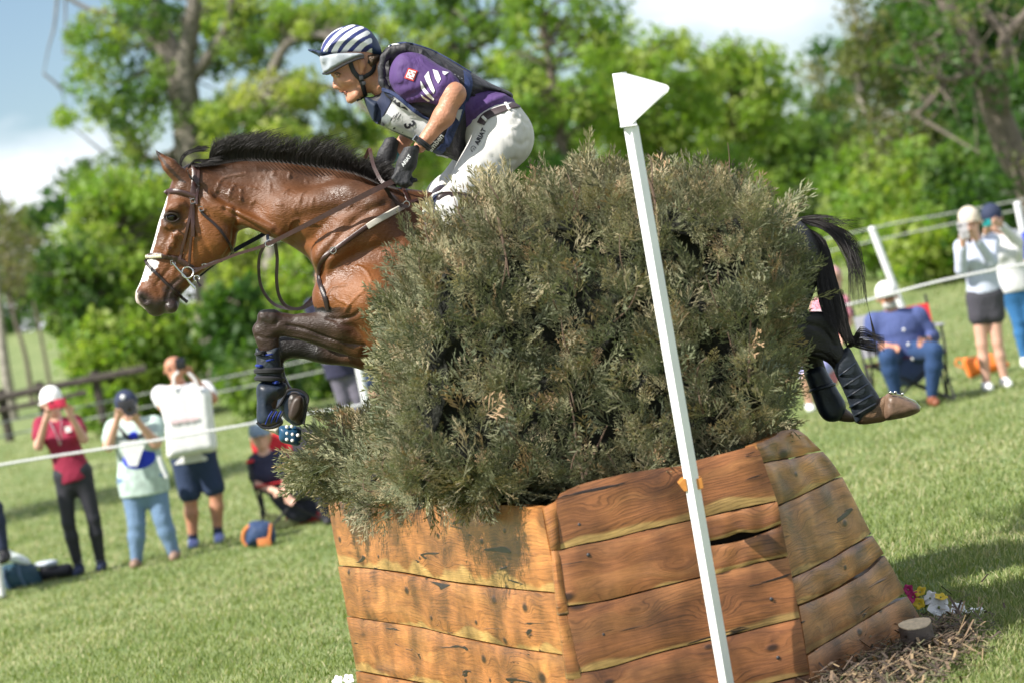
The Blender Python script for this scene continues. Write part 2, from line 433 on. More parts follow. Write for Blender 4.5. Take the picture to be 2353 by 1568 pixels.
M['white_plastic'] = simple('white_plastic', (.78, .79, .8), .42, .09, 5, bump=.06, bscale=20)
M['bib'] = simple('clear_bib_sleeve', (.5, .5, .51), .22, .12, 30, bump=.5, bscale=14)
M['black_print'] = simple('black_print', (.02, .02, .03), .5, .03)
M['hoof'] = simple('hoof_horn', (.16, .1, .065), .45, .35, 30, bump=.3, bscale=60)
M['hoof_dark'] = simple('dark_hoof_horn', (.05, .04, .035), .45, .35, 30, bump=.3, bscale=60)
M['boot'] = simple('dark_boot_neoprene', (.014, .02, .03), .5, .4, 22, bump=.4, bscale=50)
M['bell'] = simple('navy_rubber', (.008, .015, .03), .42, .5, 18, bump=.3, bscale=40)
M['blue_trim'] = simple('blue_trim', (.008, .025, .2), .5, .1)
M['teal'] = simple('teal_band', (.01, .16, .19), .55, .2)
M['eye'] = simple('dark_eye', (.008, .005, .004), .1, .1, spec=.5)
M['horse_hair'] = simple('black_horse_hair', (.013, .010, .009), .58, .4, 60, spec=.35)
M['orange_clip'] = simple('amber_bracket', (.5, .2, .04), .5, .12, 40)
# ------------------------------------------------------------------ terrain
def gz(x, y):
    x = np.asarray(x, float); y = np.asarray(y, float)
    t = np.clip(y - 36, 0, None); r = .5 * t * t / 14; r = np.where(t > 14, 7 + (t - 14), r)
    far = np.clip(y - 115, 0, None)
    h = .042 * np.minimum(r, 110) + .012 * far
    return h + .05 * np.sin(x * .21 + y * .13) * np.clip((y - 28) / 20, 0, 1)
def PT(u, v, z0=0):
    Yl = 5.0
    for Y in np.arange(30, 200, .25):
        p = P(u, v, Y)
        if p[2] < gz(p[0], p[1]): return p
    return P(u, v, 200)
m_grass, t, b = new_mat('lawn')
tcn = N(t, 'ShaderNodeTexCoord')
n1 = N(t, 'ShaderNodeTexNoise'); n1.inputs['Scale'].default_value = 1.1; n1.inputs['Detail'].default_value = 6
n2 = N(t, 'ShaderNodeTexNoise'); n2.inputs['Scale'].default_value = 26; n2.inputs['Detail'].default_value = 5
lk(t, tcn.outputs['Object'], n1.inputs[0]); lk(t, tcn.outputs['Object'], n2.inputs[0])
r1 = N(t, 'ShaderNodeValToRGB'); r1.color_ramp.elements[0].color = (.1, .15, .045, 1); r1.color_ramp.elements[0].position = .32
r1.color_ramp.elements[1].color = (.24, .27, .12, 1); r1.color_ramp.elements[1].position = .7
r2 = N(t, 'ShaderNodeMapRange'); r2.inputs[1].default_value = .3; r2.inputs[2].default_value = .7; r2.inputs[3].default_value = .75; r2.inputs[4].default_value = 1.3
lk(t, n1.outputs[0], r1.inputs[0]); lk(t, n2.outputs[0], r2.inputs[0])
xx = N(t, 'ShaderNodeVectorMath', operation='SCALE'); lk(t, r1.outputs[0], xx.inputs[0]); lk(t, r2.outputs[0], xx.inputs['Scale']); lk(t, xx.outputs[0], b.inputs['Base Color'])
setp(b, Roughness=.9, Specular_IOR_Level=.2)
xs = np.concatenate([np.linspace(-1200, -60, 20), np.linspace(-55, 55, 70), np.linspace(60, 1200, 20)])
ys = np.concatenate([np.linspace(-300, -5, 10), np.linspace(0, 160, 120), np.linspace(170, 1500, 24)])
gx, gy = np.meshgrid(xs, ys, indexing='ij'); V = np.stack([gx.ravel(), gy.ravel(), gz(gx, gy).ravel()], 1)
ny = len(ys); F = np.array([[i * ny + j, (i + 1) * ny + j, (i + 1) * ny + j + 1, i * ny + j + 1] for i in range(len(xs) - 1) for j in range(ny - 1)])
tag(mesh_obj('ground', V, F, m_grass), kind='structure')

# grass blades on the lawn the camera can see
def grass(n, ymin, ymax, hmin, hmax, w, seed):
    g = np.random.default_rng(seed)
    yy = 1 / (g.random(n * 3) * (1 / ymin - 1 / ymax) + 1 / ymax)       # density falls with distance
    xx_ = (g.random(n * 3) * 2 - 1) * (yy * .25 + .5)
    pts = np.stack([xx_, yy, np.zeros_like(yy)], 1); uv = proj(pts)
    ok = (uv[:, 0] > -120) & (uv[:, 0] < 2470) & (uv[:, 1] < 1700) & (uv[:, 1] > 0)
    pts = pts[ok][:n]; n = len(pts); pts[:, 2] = gz(pts[:, 0], pts[:, 1])
    cl = .5 + .5 * np.sin(pts[:, 0] * 3.1 + 2 * np.sin(pts[:, 1] * 2.3)) * np.sin(pts[:, 1] * 2.7 + np.sin(pts[:, 0] * 4.1))
    h = (hmin + (hmax - hmin) * g.random(n) ** 1.6) * (.65 + .6 * cl)
    a = g.random(n) * 6.283; wd = w * (.6 + .8 * g.random(n)) * np.maximum(1, pts[:, 1] / 14) ** 1.1; h = h * np.maximum(1, pts[:, 1] / 24) ** .7
    side = np.stack([np.cos(a), np.sin(a), 0 * a], 1) * wd[:, None]
    ln = g.normal(0, .5, (n, 2)) * h[:, None] + np.array([.15, .1]) * h[:, None]
    mid = pts + np.stack([ln[:, 0] * .35, ln[:, 1] * .35, h * .6], 1)
    tip = pts + np.stack([ln[:, 0], ln[:, 1], h * .95], 1)
    V = np.stack([pts - side, pts + side, mid + side * .8, tip, mid - side * .8], 1).reshape(-1, 3)
    k = np.arange(n)[:, None] * 5
    F = np.concatenate([k + np.array([[0, 1, 2]]), k + np.array([[0, 2, 4]]), k + np.array([[4, 2, 3]])], 1).reshape(-1, 3)
    base = np.array([.125, .18, .05]); dry = np.array([.42, .39, .23]); yel = np.array([.26, .3, .115])
    q = g.random(n)[:, None]; tt = g.random(n)[:, None]
    c = np.where(q < .2 + .12 * np.sin(pts[:, :1] * 1.3 + np.sin(pts[:, 1:2] * .9) * 2), dry * (.7 + .5 * tt), base * (1 - tt) + yel * tt)
    return V, F, np.repeat(c, 5, 0)
m_blade = vcol_mat('grass_blade', .55, trans=.35, spec=.3, tcol=(1.2, 1.35, .5))
V, F, C = grass(270000, 9.0, 62, .016, .048, .0027, 3)
tag(mesh_obj('grass', V, F, m_blade, smooth=False, colors=C), kind='stuff')
o = bpy.data.objects['grass']; o['label'] = 'short green lawn grass with pale dry blades'; o['category'] = 'grass'

# ------------------------------------------------------------------ trees
m_leaf = vcol_mat('leaf', .5, trans=.52, spec=.35, tcol=(1.25, 1.4, .45))
def bark(name, c):
    m = simple(name, c, .9, .45, 9, bump=.9, bscale=22); return m
m_bark = bark('grey_brown_bark', (.13, .105, .085)); m_bark_pale = bark('pale_bark', (.3, .27, .235)); m_bark_dark = bark('dark_bark', (.055, .045, .038))
def leaves(centers, rad, per, size, cols, seed, flat=.8):
    g = np.random.default_rng(seed); n = len(centers) * per
    c = np.repeat(centers, per, 0); rr = np.repeat(rad, per)
    d = g.normal(0, 1, (n, 3)); d /= np.linalg.norm(d, axis=1)[:, None]; d *= (g.random(n) ** .45)[:, None]; d[:, 2] *= flat
    p = c + d * rr[:, None]
    a = g.normal(0, 1, (n, 3)); a /= np.linalg.norm(a, axis=1)[:, None]
    b_ = np.cross(a, g.normal(0, 1, (n, 3))); b_ /= np.linalg.norm(b_, axis=1)[:, None]
    s = (size * (.6 + .8 * g.random(n)))[:, None]
    V = np.stack([p - a * s, p + b_ * s * .55, p + a * s, p - b_ * s * .55], 1).reshape(-1, 3)
    F = np.arange(n * 4).reshape(-1, 4)
    cc = np.repeat(np.array(cols)[g.integers(0, len(cols), len(centers))], per, 0) * (.75 + .5 * g.random(n))[:, None]
    return V, F, np.repeat(cc, 4, 0)
GREENS = {'spring': [(.23, .34, .06), (.17, .28, .055), (.33, .4, .1)], 'mid': [(.13, .22, .045), (.19, .27, .07), (.06, .12, .03)],
          'dark': [(.035, .085, .018), (.05, .12, .025), (.08, .16, .03)], 'olive': [(.16, .18, .07), (.2, .2, .09), (.1, .13, .05)], 'yellow': [(.3, .36, .09), (.38, .4, .14), (.2, .29, .07)],
          'bare': [(.18, .19, .1), (.22, .2, .12)]}
def tree(name, label, base, top_z, crown_c, crown_r, kind, ncl, per, size, seed, limbs=None, trunk_r=.2, mat=None, cat='tree', group=None, clr=.55, lean=0, hollow=.35):
    g = np.random.default_rng(seed); base = np.array(base, float); cc = np.array(crown_c, float); cr_ = np.array(crown_r, float)
    root = empty(name, base, label, cat, group); mat = mat or m_bark
    b = MB(); segs = []
    if limbs is None:
        top = np.array([cc[0] + lean, cc[1], min(top_z, cc[2] + cr_[2] * .7)])
        q = [base - [0, 0, .3], base + (top - base) * .3 + g.normal(0, .08, 3), base + (top - base) * .65 + g.normal(0, .18, 3), top]
        tr = catmull(q, 5); b.tube(tr, [trunk_r * 1.25, trunk_r, trunk_r * .7, trunk_r * .15], 9); segs.append((tr, trunk_r))
    else:
        for pts, ra, rb in limbs:
            tr = catmull(pts, 5); b.tube(tr, [ra, rb], 9); segs.append((tr, ra))
    allp = np.concatenate([s_[0] for s_ in segs])
    d = g.normal(0, 1, (ncl, 3)); d /= np.linalg.norm(d, axis=1)[:, None]; d *= (hollow + (1 - hollow) * g.random(ncl) ** .6)[:, None]
    cen = cc + d * cr_
    cen[:, 2] = np.maximum(cen[:, 2], gz(cen[:, 0], cen[:, 1]) + .2)
    for i in range(0, ncl, 1 if limbs is None else 1):
        low = allp[allp[:, 2] < cen[i][2] + .3]
        if len(low) == 0: low = allp
        j = np.argmin(((low - cen[i]) ** 2).sum(1) + g.random(len(low)) * 1.5)
        s0 = low[j]; mid = (s0 + cen[i]) / 2 + g.normal(0, .18, 3) + [0, 0, .12 * np.linalg.norm(cen[i] - s0)]
        ln = np.linalg.norm(cen[i] - s0)
        b.tube(catmull([s0, mid, cen[i]], 3), [min(trunk_r * .35, .02 + ln * .018), .006], 5, cap=False)
    b.build('trunk', mat, root)
    V, F, C = leaves(cen, clr * (.6 + .8 * g.random(ncl)), per, size, GREENS[kind], seed + 1)
    mesh_obj('crown', V, F, m_leaf, root, smooth=False, colors=C)
    return root
def horiz(u): return 700 - .1944 * (u - 1176)
def crown_at(u, v, Y, ru, rv):
    k = Y / FPX; return P(u, v, Y), (ru * k, ru * k * .8, rv * k)
def base_at(u, Y):
    p = P(u, horiz(u), Y); return np.array([p[0], Y, float(gz(p[0], Y))])

# the big tree behind the horse, limbs surveyed from the photograph
Y1 = 68.0
def l1(pts, ra, rb): return ([P(u, v, Y1 + dy) for u, v, dy in pts], ra * 1.3, rb * 1.3)
bt = base_at(505, Y1)
limbs = [([bt - [0, 0, .3], P(495, 800, Y1), P(482, 640, Y1), P(455, 450, Y1), P(436, 300, Y1)], .4, .42),
         l1([(436, 300, 0), (420, 230, 0), (405, 180, .2), (395, 130, .4), (370, 60, .6), (340, -20, .8), (300, -140, 1)], .3, .1),
         l1([(436, 300, 0), (430, 220, -.3), (425, 150, -.4), (440, 60, -.5), (455, -60, -.6)], .26, .12),
         l1([(425, 200, 0), (480, 130, -.6), (520, 60, -1), (540, -60, -1.2)], .14, .06),
         l1([(470, 560, 0), (530, 420, -.5), (570, 320, -.8), (595, 240, -1), (625, 165, -1.2), (666, 96, -1.3), (741, 83, -1.5), (800, 120, -1.7), (880, 130, -2)], .16, .04),
         l1([(595, 240, -1), (650, 212, -1), (700, 205, -1.2), (783, 206, -1.3), (850, 260, -1.5), (900, 300, -1.5)], .11, .03),
         l1([(400, 160, 0), (340, 80, .5), (280, 40, .8), (200, 20, 1), (133, -20, 1)], .09, .03),
         l1([(133, -20, 1), (125, 60, 1), (112, 110, 1), (100, 170, 1)], .03, .008), l1([(150, -20, 1), (150, 60, 1), (146, 120, 1)], .025, .006),
         l1([(440, 330, 0), (380, 360, .3), (300, 380, .5), (230, 440, .7)], .1, .03)]
root1 = empty('tree', bt, 'large old tree with thick dark forking trunk directly behind the horse head', 'tree')
b = MB(); allp = []
for pts, ra, rb in limbs:
    tr = catmull(pts, 6); b.tube(tr, [ra, rb], 10); allp.append(tr)
allp = np.concatenate(allp); g = np.random.default_rng(11); cen = []
blobs = [(250, 90, 60, 60, 10), (330, 200, 60, 60, 9), (240, 230, 60, 60, 7), (180, 200, 40, 40, 3), (200, 420, 50, 50, 8), (300, 300, 70, 70, 14), (260, 480, 60, 70, 14), (560, 140, 70, 60, 14), (620, 40, 80, 50, 16), (530, 260, 60, 60, 12),
         (500, 370, 70, 40, 10), (680, 60, 60, 50, 12), (760, 30, 70, 30, 10), (850, 60, 70, 40, 10), (920, 160, 60, 60, 9), (640, 270, 60, 40, 7), (700, 330, 80, 50, 12), (820, 290, 60, 40, 7), (340, 20, 80, 50, 14), (470, 60, 60, 70, 14), (360, 120, 50, 60, 10),
         (230, 560, 70, 60, 14), (330, 480, 60, 60, 12), (180, 100, 30, 40, 2), (560, 20, 60, 40, 10), (940, 60, 60, 60, 8), (1000, 230, 50, 60, 6), (420, 420, 70, 50, 12), (600, 400, 90, 30, 8), (160, 270, 20, 20, 2)]
for u, v, su, sv, n in blobs:
    for _ in range(n): cen.append(P(u + g.normal(0, su * .55), v + g.normal(0, sv * .55), Y1 + g.normal(0, 1.0) + (2.4 if 340 < u < 520 else 0)))
cen = np.array(cen)
for c in cen:
    j = np.argmin(((allp - c) ** 2).sum(1)); s0 = allp[j]; ln = np.linalg.norm(c - s0)
    b.tube(catmull([s0, (s0 + c) / 2 + g.normal(0, .12, 3), c], 3), [.015 + ln * .012, .004], 5, cap=False)
b.build('trunk', bark('weathered_bark', (.17, .15, .125)), root1)
V, F, C = leaves(cen, .42 * (.6 + .9 * g.random(len(cen))), 95, .078, GREENS['mid'] + GREENS['spring'] + GREENS['yellow'][:1], 12)
mesh_obj('crown', V, F, m_leaf, root1, smooth=False, colors=C)

specs = [  # label, base u, Y, crown u,v, ru, rv, kind, ncl, per, size, mat, trunk_r
 ('yellow-green tree in new leaf behind the mane of the horse', 640, 66, 620, 330, 190, 170, 'yellow', 60, 90, .09, 'p', .2),
 ('bright green young tree left of the big trunk', 330, 60, 290, 560, 150, 170, 'spring', 70, 110, .08, 'b', .14),
 ('green leafy tree left of the horse forehead', 250, 57, 200, 660, 110, 130, 'mid', 46, 100, .08, 'b', .12),
 ('tall green tree directly behind the rider', 1120, 72, 1070, 150, 190, 260, 'mid', 80, 70, .1, 'b', .25),
 ('tall pale-stemmed tree between the rider and the white flag', 1330, 68, 1270, 120, 170, 240, 'spring', 76, 62, .095, 'b', .17),
 ('full green tree right of the white flag', 1560, 74, 1510, 230, 150, 150, 'spring', 80, 64, .1, 'b', .2),
 ('rounded bright green tree centred over the brush hedge', 1720, 78, 1690, 220, 140, 140, 'spring', 74, 64, .1, 'b', .2),
 ('smaller green tree sloping down toward the gap of sky', 1860, 84, 1800, 360, 100, 90, 'mid', 70, 110, .11, 'b', .17),
 ('sparse olive tree with thin bare twigs right of the sky gap', 2060, 62, 1990, 150, 80, 170, 'olive', 44, 50, .07, 'p', .14),
 ('low olive-leaved tree in front of the dark wood', 2150, 58, 2090, 340, 90, 90, 'olive', 36, 50, .07, 'p', .1),
 ('dark green tree high in the top right corner', 2330, 60, 2240, 120, 170, 200, 'dark', 140, 120, .085, 'd', .2),
 ('dense dark tree at the right edge behind two phone holders', 2420, 56, 2340, 300, 110, 150, 'dark', 90, 120, .08, 'd', .2),
 ('dark leafy tree behind the sparse olive tree, right of the sky gap', 2180, 70, 2110, 110, 120, 150, 'dark', 80, 100, .09, 'd', .2),
 ('tall background tree above the brush hedge left end', 1010, 80, 960, 260, 130, 160, 'spring', 54, 70, .1, 'b', .2),
 ('thin half-bare tree above the brush hedge with sky behind', 1450, 82, 1420, 220, 110, 170, 'spring', 50, 90, .1, 'b', .18),
]
mats = {'b': m_bark, 'p': m_bark_pale, 'd': m_bark_dark}
for i, (lab, bu, Y, cu_, cv, ru, rv, kind, ncl, per, size, mt, tr_) in enumerate(specs):
    cc, cr_ = crown_at(cu_, cv, Y, ru, rv)
    tree('tree', lab, base_at(bu, Y), 99, cc, cr_, kind, ncl, per, size, 100 + i, trunk_r=tr_, mat=mats[mt], clr=.43 * Y / 60)
# pale bare trees far left
for i, (lab, bu, tu, tv) in enumerate([('pale grey bare tree standing alone at the left edge', 22, -30, 430), ('thin twiggy bare tree beside the pale one at left', 70, 20, 500), ('thin leafless tree in front of the far meadow', 118, 60, 520)]):
    Y = 70 + 4 * i; bb = base_at(bu, Y); cc, cr_ = crown_at(tu + 10, tv + 90, Y, 60, 100)
    tree('tree', lab, bb, 99, cc, cr_, 'bare', 46, 14, .07, 300 + i, trunk_r=[.13, .06, .05][i], mat=m_bark_pale if i == 0 else m_bark, clr=.3)
# leaning tree on the right, surveyed
Y2 = 47.0
def l2(pts, ra, rb): return ([P(u, v, Y2 + dy) for u, v, dy in pts], ra, rb)
def q6(x, y): return (1460 + x * .3838, y * .3838)
br = base_at(2395, Y2)
limbs = [([br, P(2370, 430, Y2)] + [P(*q6(x, y), Y2) for x, y in [(2270, 940), (2190, 760), (2120, 560), (2060, 400), (1960, 200), (1880, 40)]] + [P(2150, -80, Y2)], .3, .17),
         l2([(*q6(2210, 800), 0), (*q6(2190, 560), -.2), (*q6(2200, 380), -.3), (*q6(2220, 220), -.3), (*q6(2325, 110), -.4), (2420, -30, -.5)], .15, .09),
         l2([(*q6(2220, 220), -.3), (*q6(2120, 110), -.2), (*q6(2050, 0), 0), (2210, -60, 0)], .09, .05),
         l2([(*q6(2080, 480), 0), (*q6(1980, 450), -.5), (*q6(1880, 480), -.8), (*q6(1760, 450), -1), (*q6(1700, 400), -1)], .08, .03),
         l2([(*q6(1850, 500), -.8), (*q6(1780, 590), -1), (*q6(1690, 680), -1.2), (*q6(1640, 720), -1.2)], .06, .02),
         l2([(*q6(1990, 300), 0), (*q6(1850, 330), -.5), (*q6(1700, 440), -.8), (*q6(1600, 420), -1)], .05, .015),
         l2([(*q6(1930, 130), 0), (*q6(1820, 200), -.5), (*q6(1740, 260), -.8), (*q6(1640, 250), -.8)], .05, .015)]
cc, cr_ = crown_at(2230, 150, Y2, 190, 200)
root2 = empty('tree', br, 'leaning grey tree with bare curving limbs in the top right corner', 'tree')
b = MB(); allp = []
for pts, ra, rb in limbs:
    tr = catmull(pts, 6); b.tube(tr, [ra, rb], 10); allp.append(tr)
allp = np.concatenate(allp); g = np.random.default_rng(5)
cen = []
for _ in range(64):
    s0 = allp[g.integers(0, len(allp))]; c = s0 + g.normal(0, .75, 3); cen.append(c); ln = np.linalg.norm(c - s0)
    b.tube(catmull([s0, (s0 + c) / 2 + g.normal(0, .15, 3), c], 3), [.012 + ln * .01, .004], 4, cap=False)
b.build('trunk', bark('warm_grey_bark', (.13, .105, .085)), root2)
V, F, C = leaves(np.array(cen), .36 * np.ones(64), 34, .055, GREENS['dark'] + GREENS['olive'][:1], 7)
mesh_obj('crown', V, F, m_leaf, root2, smooth=False, colors=C)

# understorey shrubs along the field edge
shr = []
rs = np.random.default_rng(21)
lst = [(240, 810, 90, 95, 'spring', 56), (350, 760, 100, 120, 'spring', 57), (560, 760, 80, 130, 'dark', 56), (600, 850, 70, 60, 'mid', 52), (680, 720, 90, 130, 'spring', 58),
       (760, 800, 80, 80, 'mid', 54), (860, 700, 90, 150, 'spring', 60), (990, 560, 100, 120, 'mid', 64), (1100, 430, 110, 120, 'mid', 66), (1250, 430, 110, 80, 'dark', 66), (1400, 440, 110, 70, 'mid', 68), (1540, 450, 110, 80, 'olive', 70), (1700, 420, 120, 100, 'spring', 70), (1800, 460, 90, 60, 'mid', 72),
       (1950, 400, 110, 90, 'spring', 66), (2000, 480, 90, 70, 'spring', 58), (2110, 440, 110, 110, 'spring', 56), (2130, 530, 90, 60, 'spring', 52), (2230, 430, 110, 110, 'mid', 54), (2280, 480, 90, 70, 'dark', 51), (2360, 400, 110, 130, 'dark', 53), (2380, 460, 90, 90, 'dark', 50), (2200, 300, 120, 110, 'dark', 62), (300, 650, 90, 90, 'mid', 64), (540, 600, 70, 80, 'yellow', 64),
       (1180, 250, 100, 110, 'mid', 80), (1440, 300, 90, 90, 'mid', 84), (1620, 310, 110, 90, 'mid', 82), (900, 470, 110, 110, 'yellow', 70)]
tone = {'spring': 'bright green', 'mid': 'mid green', 'dark': 'dark green', 'olive': 'olive', 'yellow': 'yellow-green'}
def where(u):
    for a, s in [(110, 'at the left edge of the field'), (320, 'behind the spectators at the left'), (520, 'below the horse head'), (720, 'behind the front legs of the horse'), (1000, 'below the horse neck'), (1200, 'behind the rider'), (1500, 'just left of the white flag pole'), (1720, 'behind the top of the brush hedge'),
                 (1900, 'by the small gap of far meadow'), (2060, 'above the tail of the horse'), (2200, 'above the seated man in blue'), (2300, 'left of the two phone holders'), (9999, 'at the right edge of the wood')]:
        if u < a: return s
seen = {}
for i, (u, v, ru, rv, kind, Y) in enumerate(lst):
    cc, cr_ = crown_at(u, v, Y, ru, rv)
    lab = f'{"low" if rv < 75 else "tall"} {tone[kind]} shrub {where(u)}'
    if lab in seen: lab = lab.replace('shrub', ['leafy shrub', 'bushy shrub', 'spreading shrub', 'dense shrub'][seen[lab.replace("x", "x")] - 1]); 
    seen[f'{"low" if rv < 75 else "tall"} {tone[kind]} shrub {where(u)}'] = seen.get(f'{"low" if rv < 75 else "tall"} {tone[kind]} shrub {where(u)}', 0) + 1
    bs = base_at(u + 10, Y); bs[2] = float(gz(bs[0], bs[1]))
    top = cc[2] + cr_[2]; low = min(bs[2], cc[2] - cr_[2]) if rv < 200 else 0; cc = np.array([cc[0], cc[1], (top + low) / 2]); cr_ = (cr_[0], cr_[1], (top - low) / 2)
    tree('shrub', lab, bs, 99, cc, cr_, kind, int(40 + rv * .28), 66, .09, 500 + i, trunk_r=.06, cat='shrub', clr=.48, mat=m_bark, hollow=.1)
# far wood behind everything
g = np.random.default_rng(77); cs = []; ra = []
for i in range(420):
    u = g.uniform(-200, 2500); Y = g.uniform(150, 175); p = P(u, horiz(u), Y); z = gz(p[0], Y) + g.uniform(0, 1) * (7 if u < 1750 or u > 1930 else 3.0)
    cs.append([p[0], Y, z]); ra.append(1.3)
V, F, C = leaves(np.array(cs), np.array(ra), 90, .26, GREENS['mid'] + GREENS['dark'] + GREENS['olive'], 78)
tag(mesh_obj('far_wood', V, F, m_leaf, smooth=False, colors=C), 'distant line of woodland beyond the far meadow', 'woodland', kind='stuff')

# two trees just outside the frame whose shade lies on the lawn
g = np.random.default_rng(91)
tree('tree', 'leafy tree to the right of the camera, its high limb shading the lawn', (3.2, 6.0, 0), 9, (-.1, 11.8, 4.1), (1.05, 1.5, .22), 'mid', 70, 60, .06, 901, trunk_r=.1, clr=.3, hollow=.0, limbs=[([(3.2, 6.0, -.2), (3.2, 6.0, 2.6), (2.8, 6.6, 3.9), (1.6, 8.5, 4.3), (.2, 10.5, 4.25), (-.5, 12, 4.2)], .13, .03)])
tree('tree', 'tree beyond the left edge of the lawn shading the far grass', (-11.5, 36, 0), 9, (-10.5, 37, 6), (2.6, 2.6, 2.4), 'mid', 90, 80, .1, 903, trunk_r=.22, clr=.6)
tree('tree', 'tree standing left of the far lawn near the rail fence', (-4.9, 44.5, .4), 9, (-5.2, 44.5, 7.9), (2.2, 2.2, 1.4), 'mid', 50, 60, .08, 905, trunk_r=.0 + .12, clr=.5) if False else None
# ------------------------------------------------------------------ wooden planter fence
def bl_mask(t, ad):
    n = N(t, 'ShaderNodeTexNoise', noise_dimensions='2D'); n.inputs['Scale'].default_value = 3.0; n.inputs['Detail'].default_value = 2; lk(t, ad.outputs[0], n.inputs[0])
    r = N(t, 'ShaderNodeMapRange'); r.inputs[1].default_value = .42; r.inputs[2].default_value = .62; lk(t, n.outputs[0], r.inputs[0]); return r.outputs[0]
def wood_mat(name, heart, sap, dark, fig=1.0):
    m, t, b = new_mat(name)
    uvn = N(t, 'ShaderNodeUVMap', uv_map='uv'); oi = N(t, 'ShaderNodeObjectInfo')
    sh = N(t, 'ShaderNodeVectorMath', operation='SCALE'); sh.inputs['Scale'].default_value = 37; cmb = N(t, 'ShaderNodeCombineXYZ'); lk(t, oi.outputs['Random'], cmb.inputs[0]); lk(t, oi.outputs['Random'], cmb.inputs[1]); lk(t, cmb.outputs[0], sh.inputs[0])
    ad = N(t, 'ShaderNodeVectorMath', operation='ADD'); lk(t, uvn.outputs[0], ad.inputs[0]); lk(t, sh.outputs[0], ad.inputs[1])
    # knots
    vm = N(t, 'ShaderNodeMapping'); vm.inputs['Scale'].default_value = (3.4, 6.2, 1); lk(t, ad.outputs[0], vm.inputs[0])
    vo = N(t, 'ShaderNodeTexVoronoi', voronoi_dimensions='2D'); vo.inputs['Scale'].default_value = 1; vo.inputs['Randomness'].default_value = 1; lk(t, vm.outputs[0], vo.inputs[0])
    kn = N(t, 'ShaderNodeMapRange', interpolation_type='SMOOTHERSTEP'); kn.inputs[1].default_value = .42; kn.inputs[2].default_value = 0; kn.inputs[3].default_value = 0; kn.inputs[4].default_value = 1; lk(t, vo.outputs['Distance'], kn.inputs[0])
    # low frequency wander of the grain
    wn = N(t, 'ShaderNodeTexNoise', noise_dimensions='2D'); wm = N(t, 'ShaderNodeMapping'); wm.inputs['Scale'].default_value = (1.3, 5, 1); lk(t, ad.outputs[0], wm.inputs[0]); lk(t, wm.outputs[0], wn.inputs[0]); wn.inputs['Scale'].default_value = 1; wn.inputs['Detail'].default_value = 4
    sx = N(t, 'ShaderNodeSeparateXYZ'); lk(t, ad.outputs[0], sx.inputs[0])
    a1 = N(t, 'ShaderNodeMath', operation='MULTIPLY_ADD'); lk(t, wn.outputs[0], a1.inputs[0]); a1.inputs[1].default_value = .1 * fig; lk(t, sx.outputs[1], a1.inputs[2])
    a2 = N(t, 'ShaderNodeMath', operation='MULTIPLY_ADD'); lk(t, kn.outputs[0], a2.inputs[0]); a2.inputs[1].default_value = .04; lk(t, a1.outputs[0], a2.inputs[2])
    # ring lines
    rg = N(t, 'ShaderNodeMath', operation='MULTIPLY'); rg.inputs[1].default_value = 520; lk(t, a2.outputs[0], rg.inputs[0])
    cb = N(t, 'ShaderNodeCombineXYZ'); lk(t, a2.outputs[0], cb.inputs[1]); 
    nx = N(t, 'ShaderNodeMath', operation='MULTIPLY'); nx.inputs[1].default_value = .035; lk(t, sx.outputs[0], nx.inputs[0]); lk(t, nx.outputs[0], cb.inputs[0])
    gn = N(t, 'ShaderNodeTexNoise', noise_dimensions='2D'); gn.inputs['Scale'].default_value = 80; gn.inputs['Detail'].default_value = 8; gn.inputs['Roughness'].default_value = .74; lk(t, cb.outputs[0], gn.inputs[0])
    fb = N(t, 'ShaderNodeTexNoise', noise_dimensions='2D'); fm = N(t, 'ShaderNodeMapping'); fm.inputs['Scale'].default_value = (14, 420, 1); lk(t, ad.outputs[0], fm.inputs[0]); lk(t, fm.outputs[0], fb.inputs[0]); fb.inputs['Scale'].default_value = 1; fb.inputs['Detail'].default_value = 2
    ramp = N(t, 'ShaderNodeValToRGB'); e = ramp.color_ramp.elements; e[0].position = .3; e[0].color = (*dark, 1); e[1].position = .68; e[1].color = (*[min(1, c * 1.25) for c in heart], 1); x = e.new(.46); x.color = (*heart, 1); lk(t, gn.outputs[0], ramp.inputs[0])
    hn_ = N(t, 'ShaderNodeTexNoise', noise_dimensions='2D'); hm_ = N(t, 'ShaderNodeMapping'); hm_.inputs['Scale'].default_value = (1.1, 13, 1); lk(t, ad.outputs[0], hm_.inputs[0]); cb2 = N(t, 'ShaderNodeCombineXYZ'); sx2 = N(t, 'ShaderNodeSeparateXYZ'); lk(t, hm_.outputs[0], sx2.inputs[0]); lk(t, sx2.outputs[0], cb2.inputs[0]); wy_ = N(t, 'ShaderNodeMath', operation='MULTIPLY'); wy_.inputs[1].default_value = 13; lk(t, a2.outputs[0], wy_.inputs[0]); lk(t, wy_.outputs[0], cb2.inputs[1]); lk(t, cb2.outputs[0], hn_.inputs[0]); hn_.inputs['Scale'].default_value = 1; hn_.inputs['Detail'].default_value = 3
    hr_ = N(t, 'ShaderNodeMapRange', interpolation_type='SMOOTHSTEP'); hr_.inputs[1].default_value = .5; hr_.inputs[2].default_value = .68; hr_.inputs[4].default_value = .55; lk(t, hn_.outputs[0], hr_.inputs[0])
    hx_ = N(t, 'ShaderNodeMixRGB'); hx_.inputs[2].default_value = (heart[0] * 1.5, heart[1] * 1.7, heart[2] * 1.7, 1); lk(t, hr_.outputs[0], hx_.inputs[0]); lk(t, ramp.outputs[0], hx_.inputs[1]); ramp = hx_
    # sapwood stripes near the lower edge of each board (attribute carries the distance)
    at = N(t, 'ShaderNodeAttribute', attribute_name='col'); sn = N(t, 'ShaderNodeTexNoise', noise_dimensions='2D'); sn.inputs['Scale'].default_value = 2.2; sn.inputs['Detail'].default_value = 2; lk(t, ad.outputs[0], sn.inputs[0])
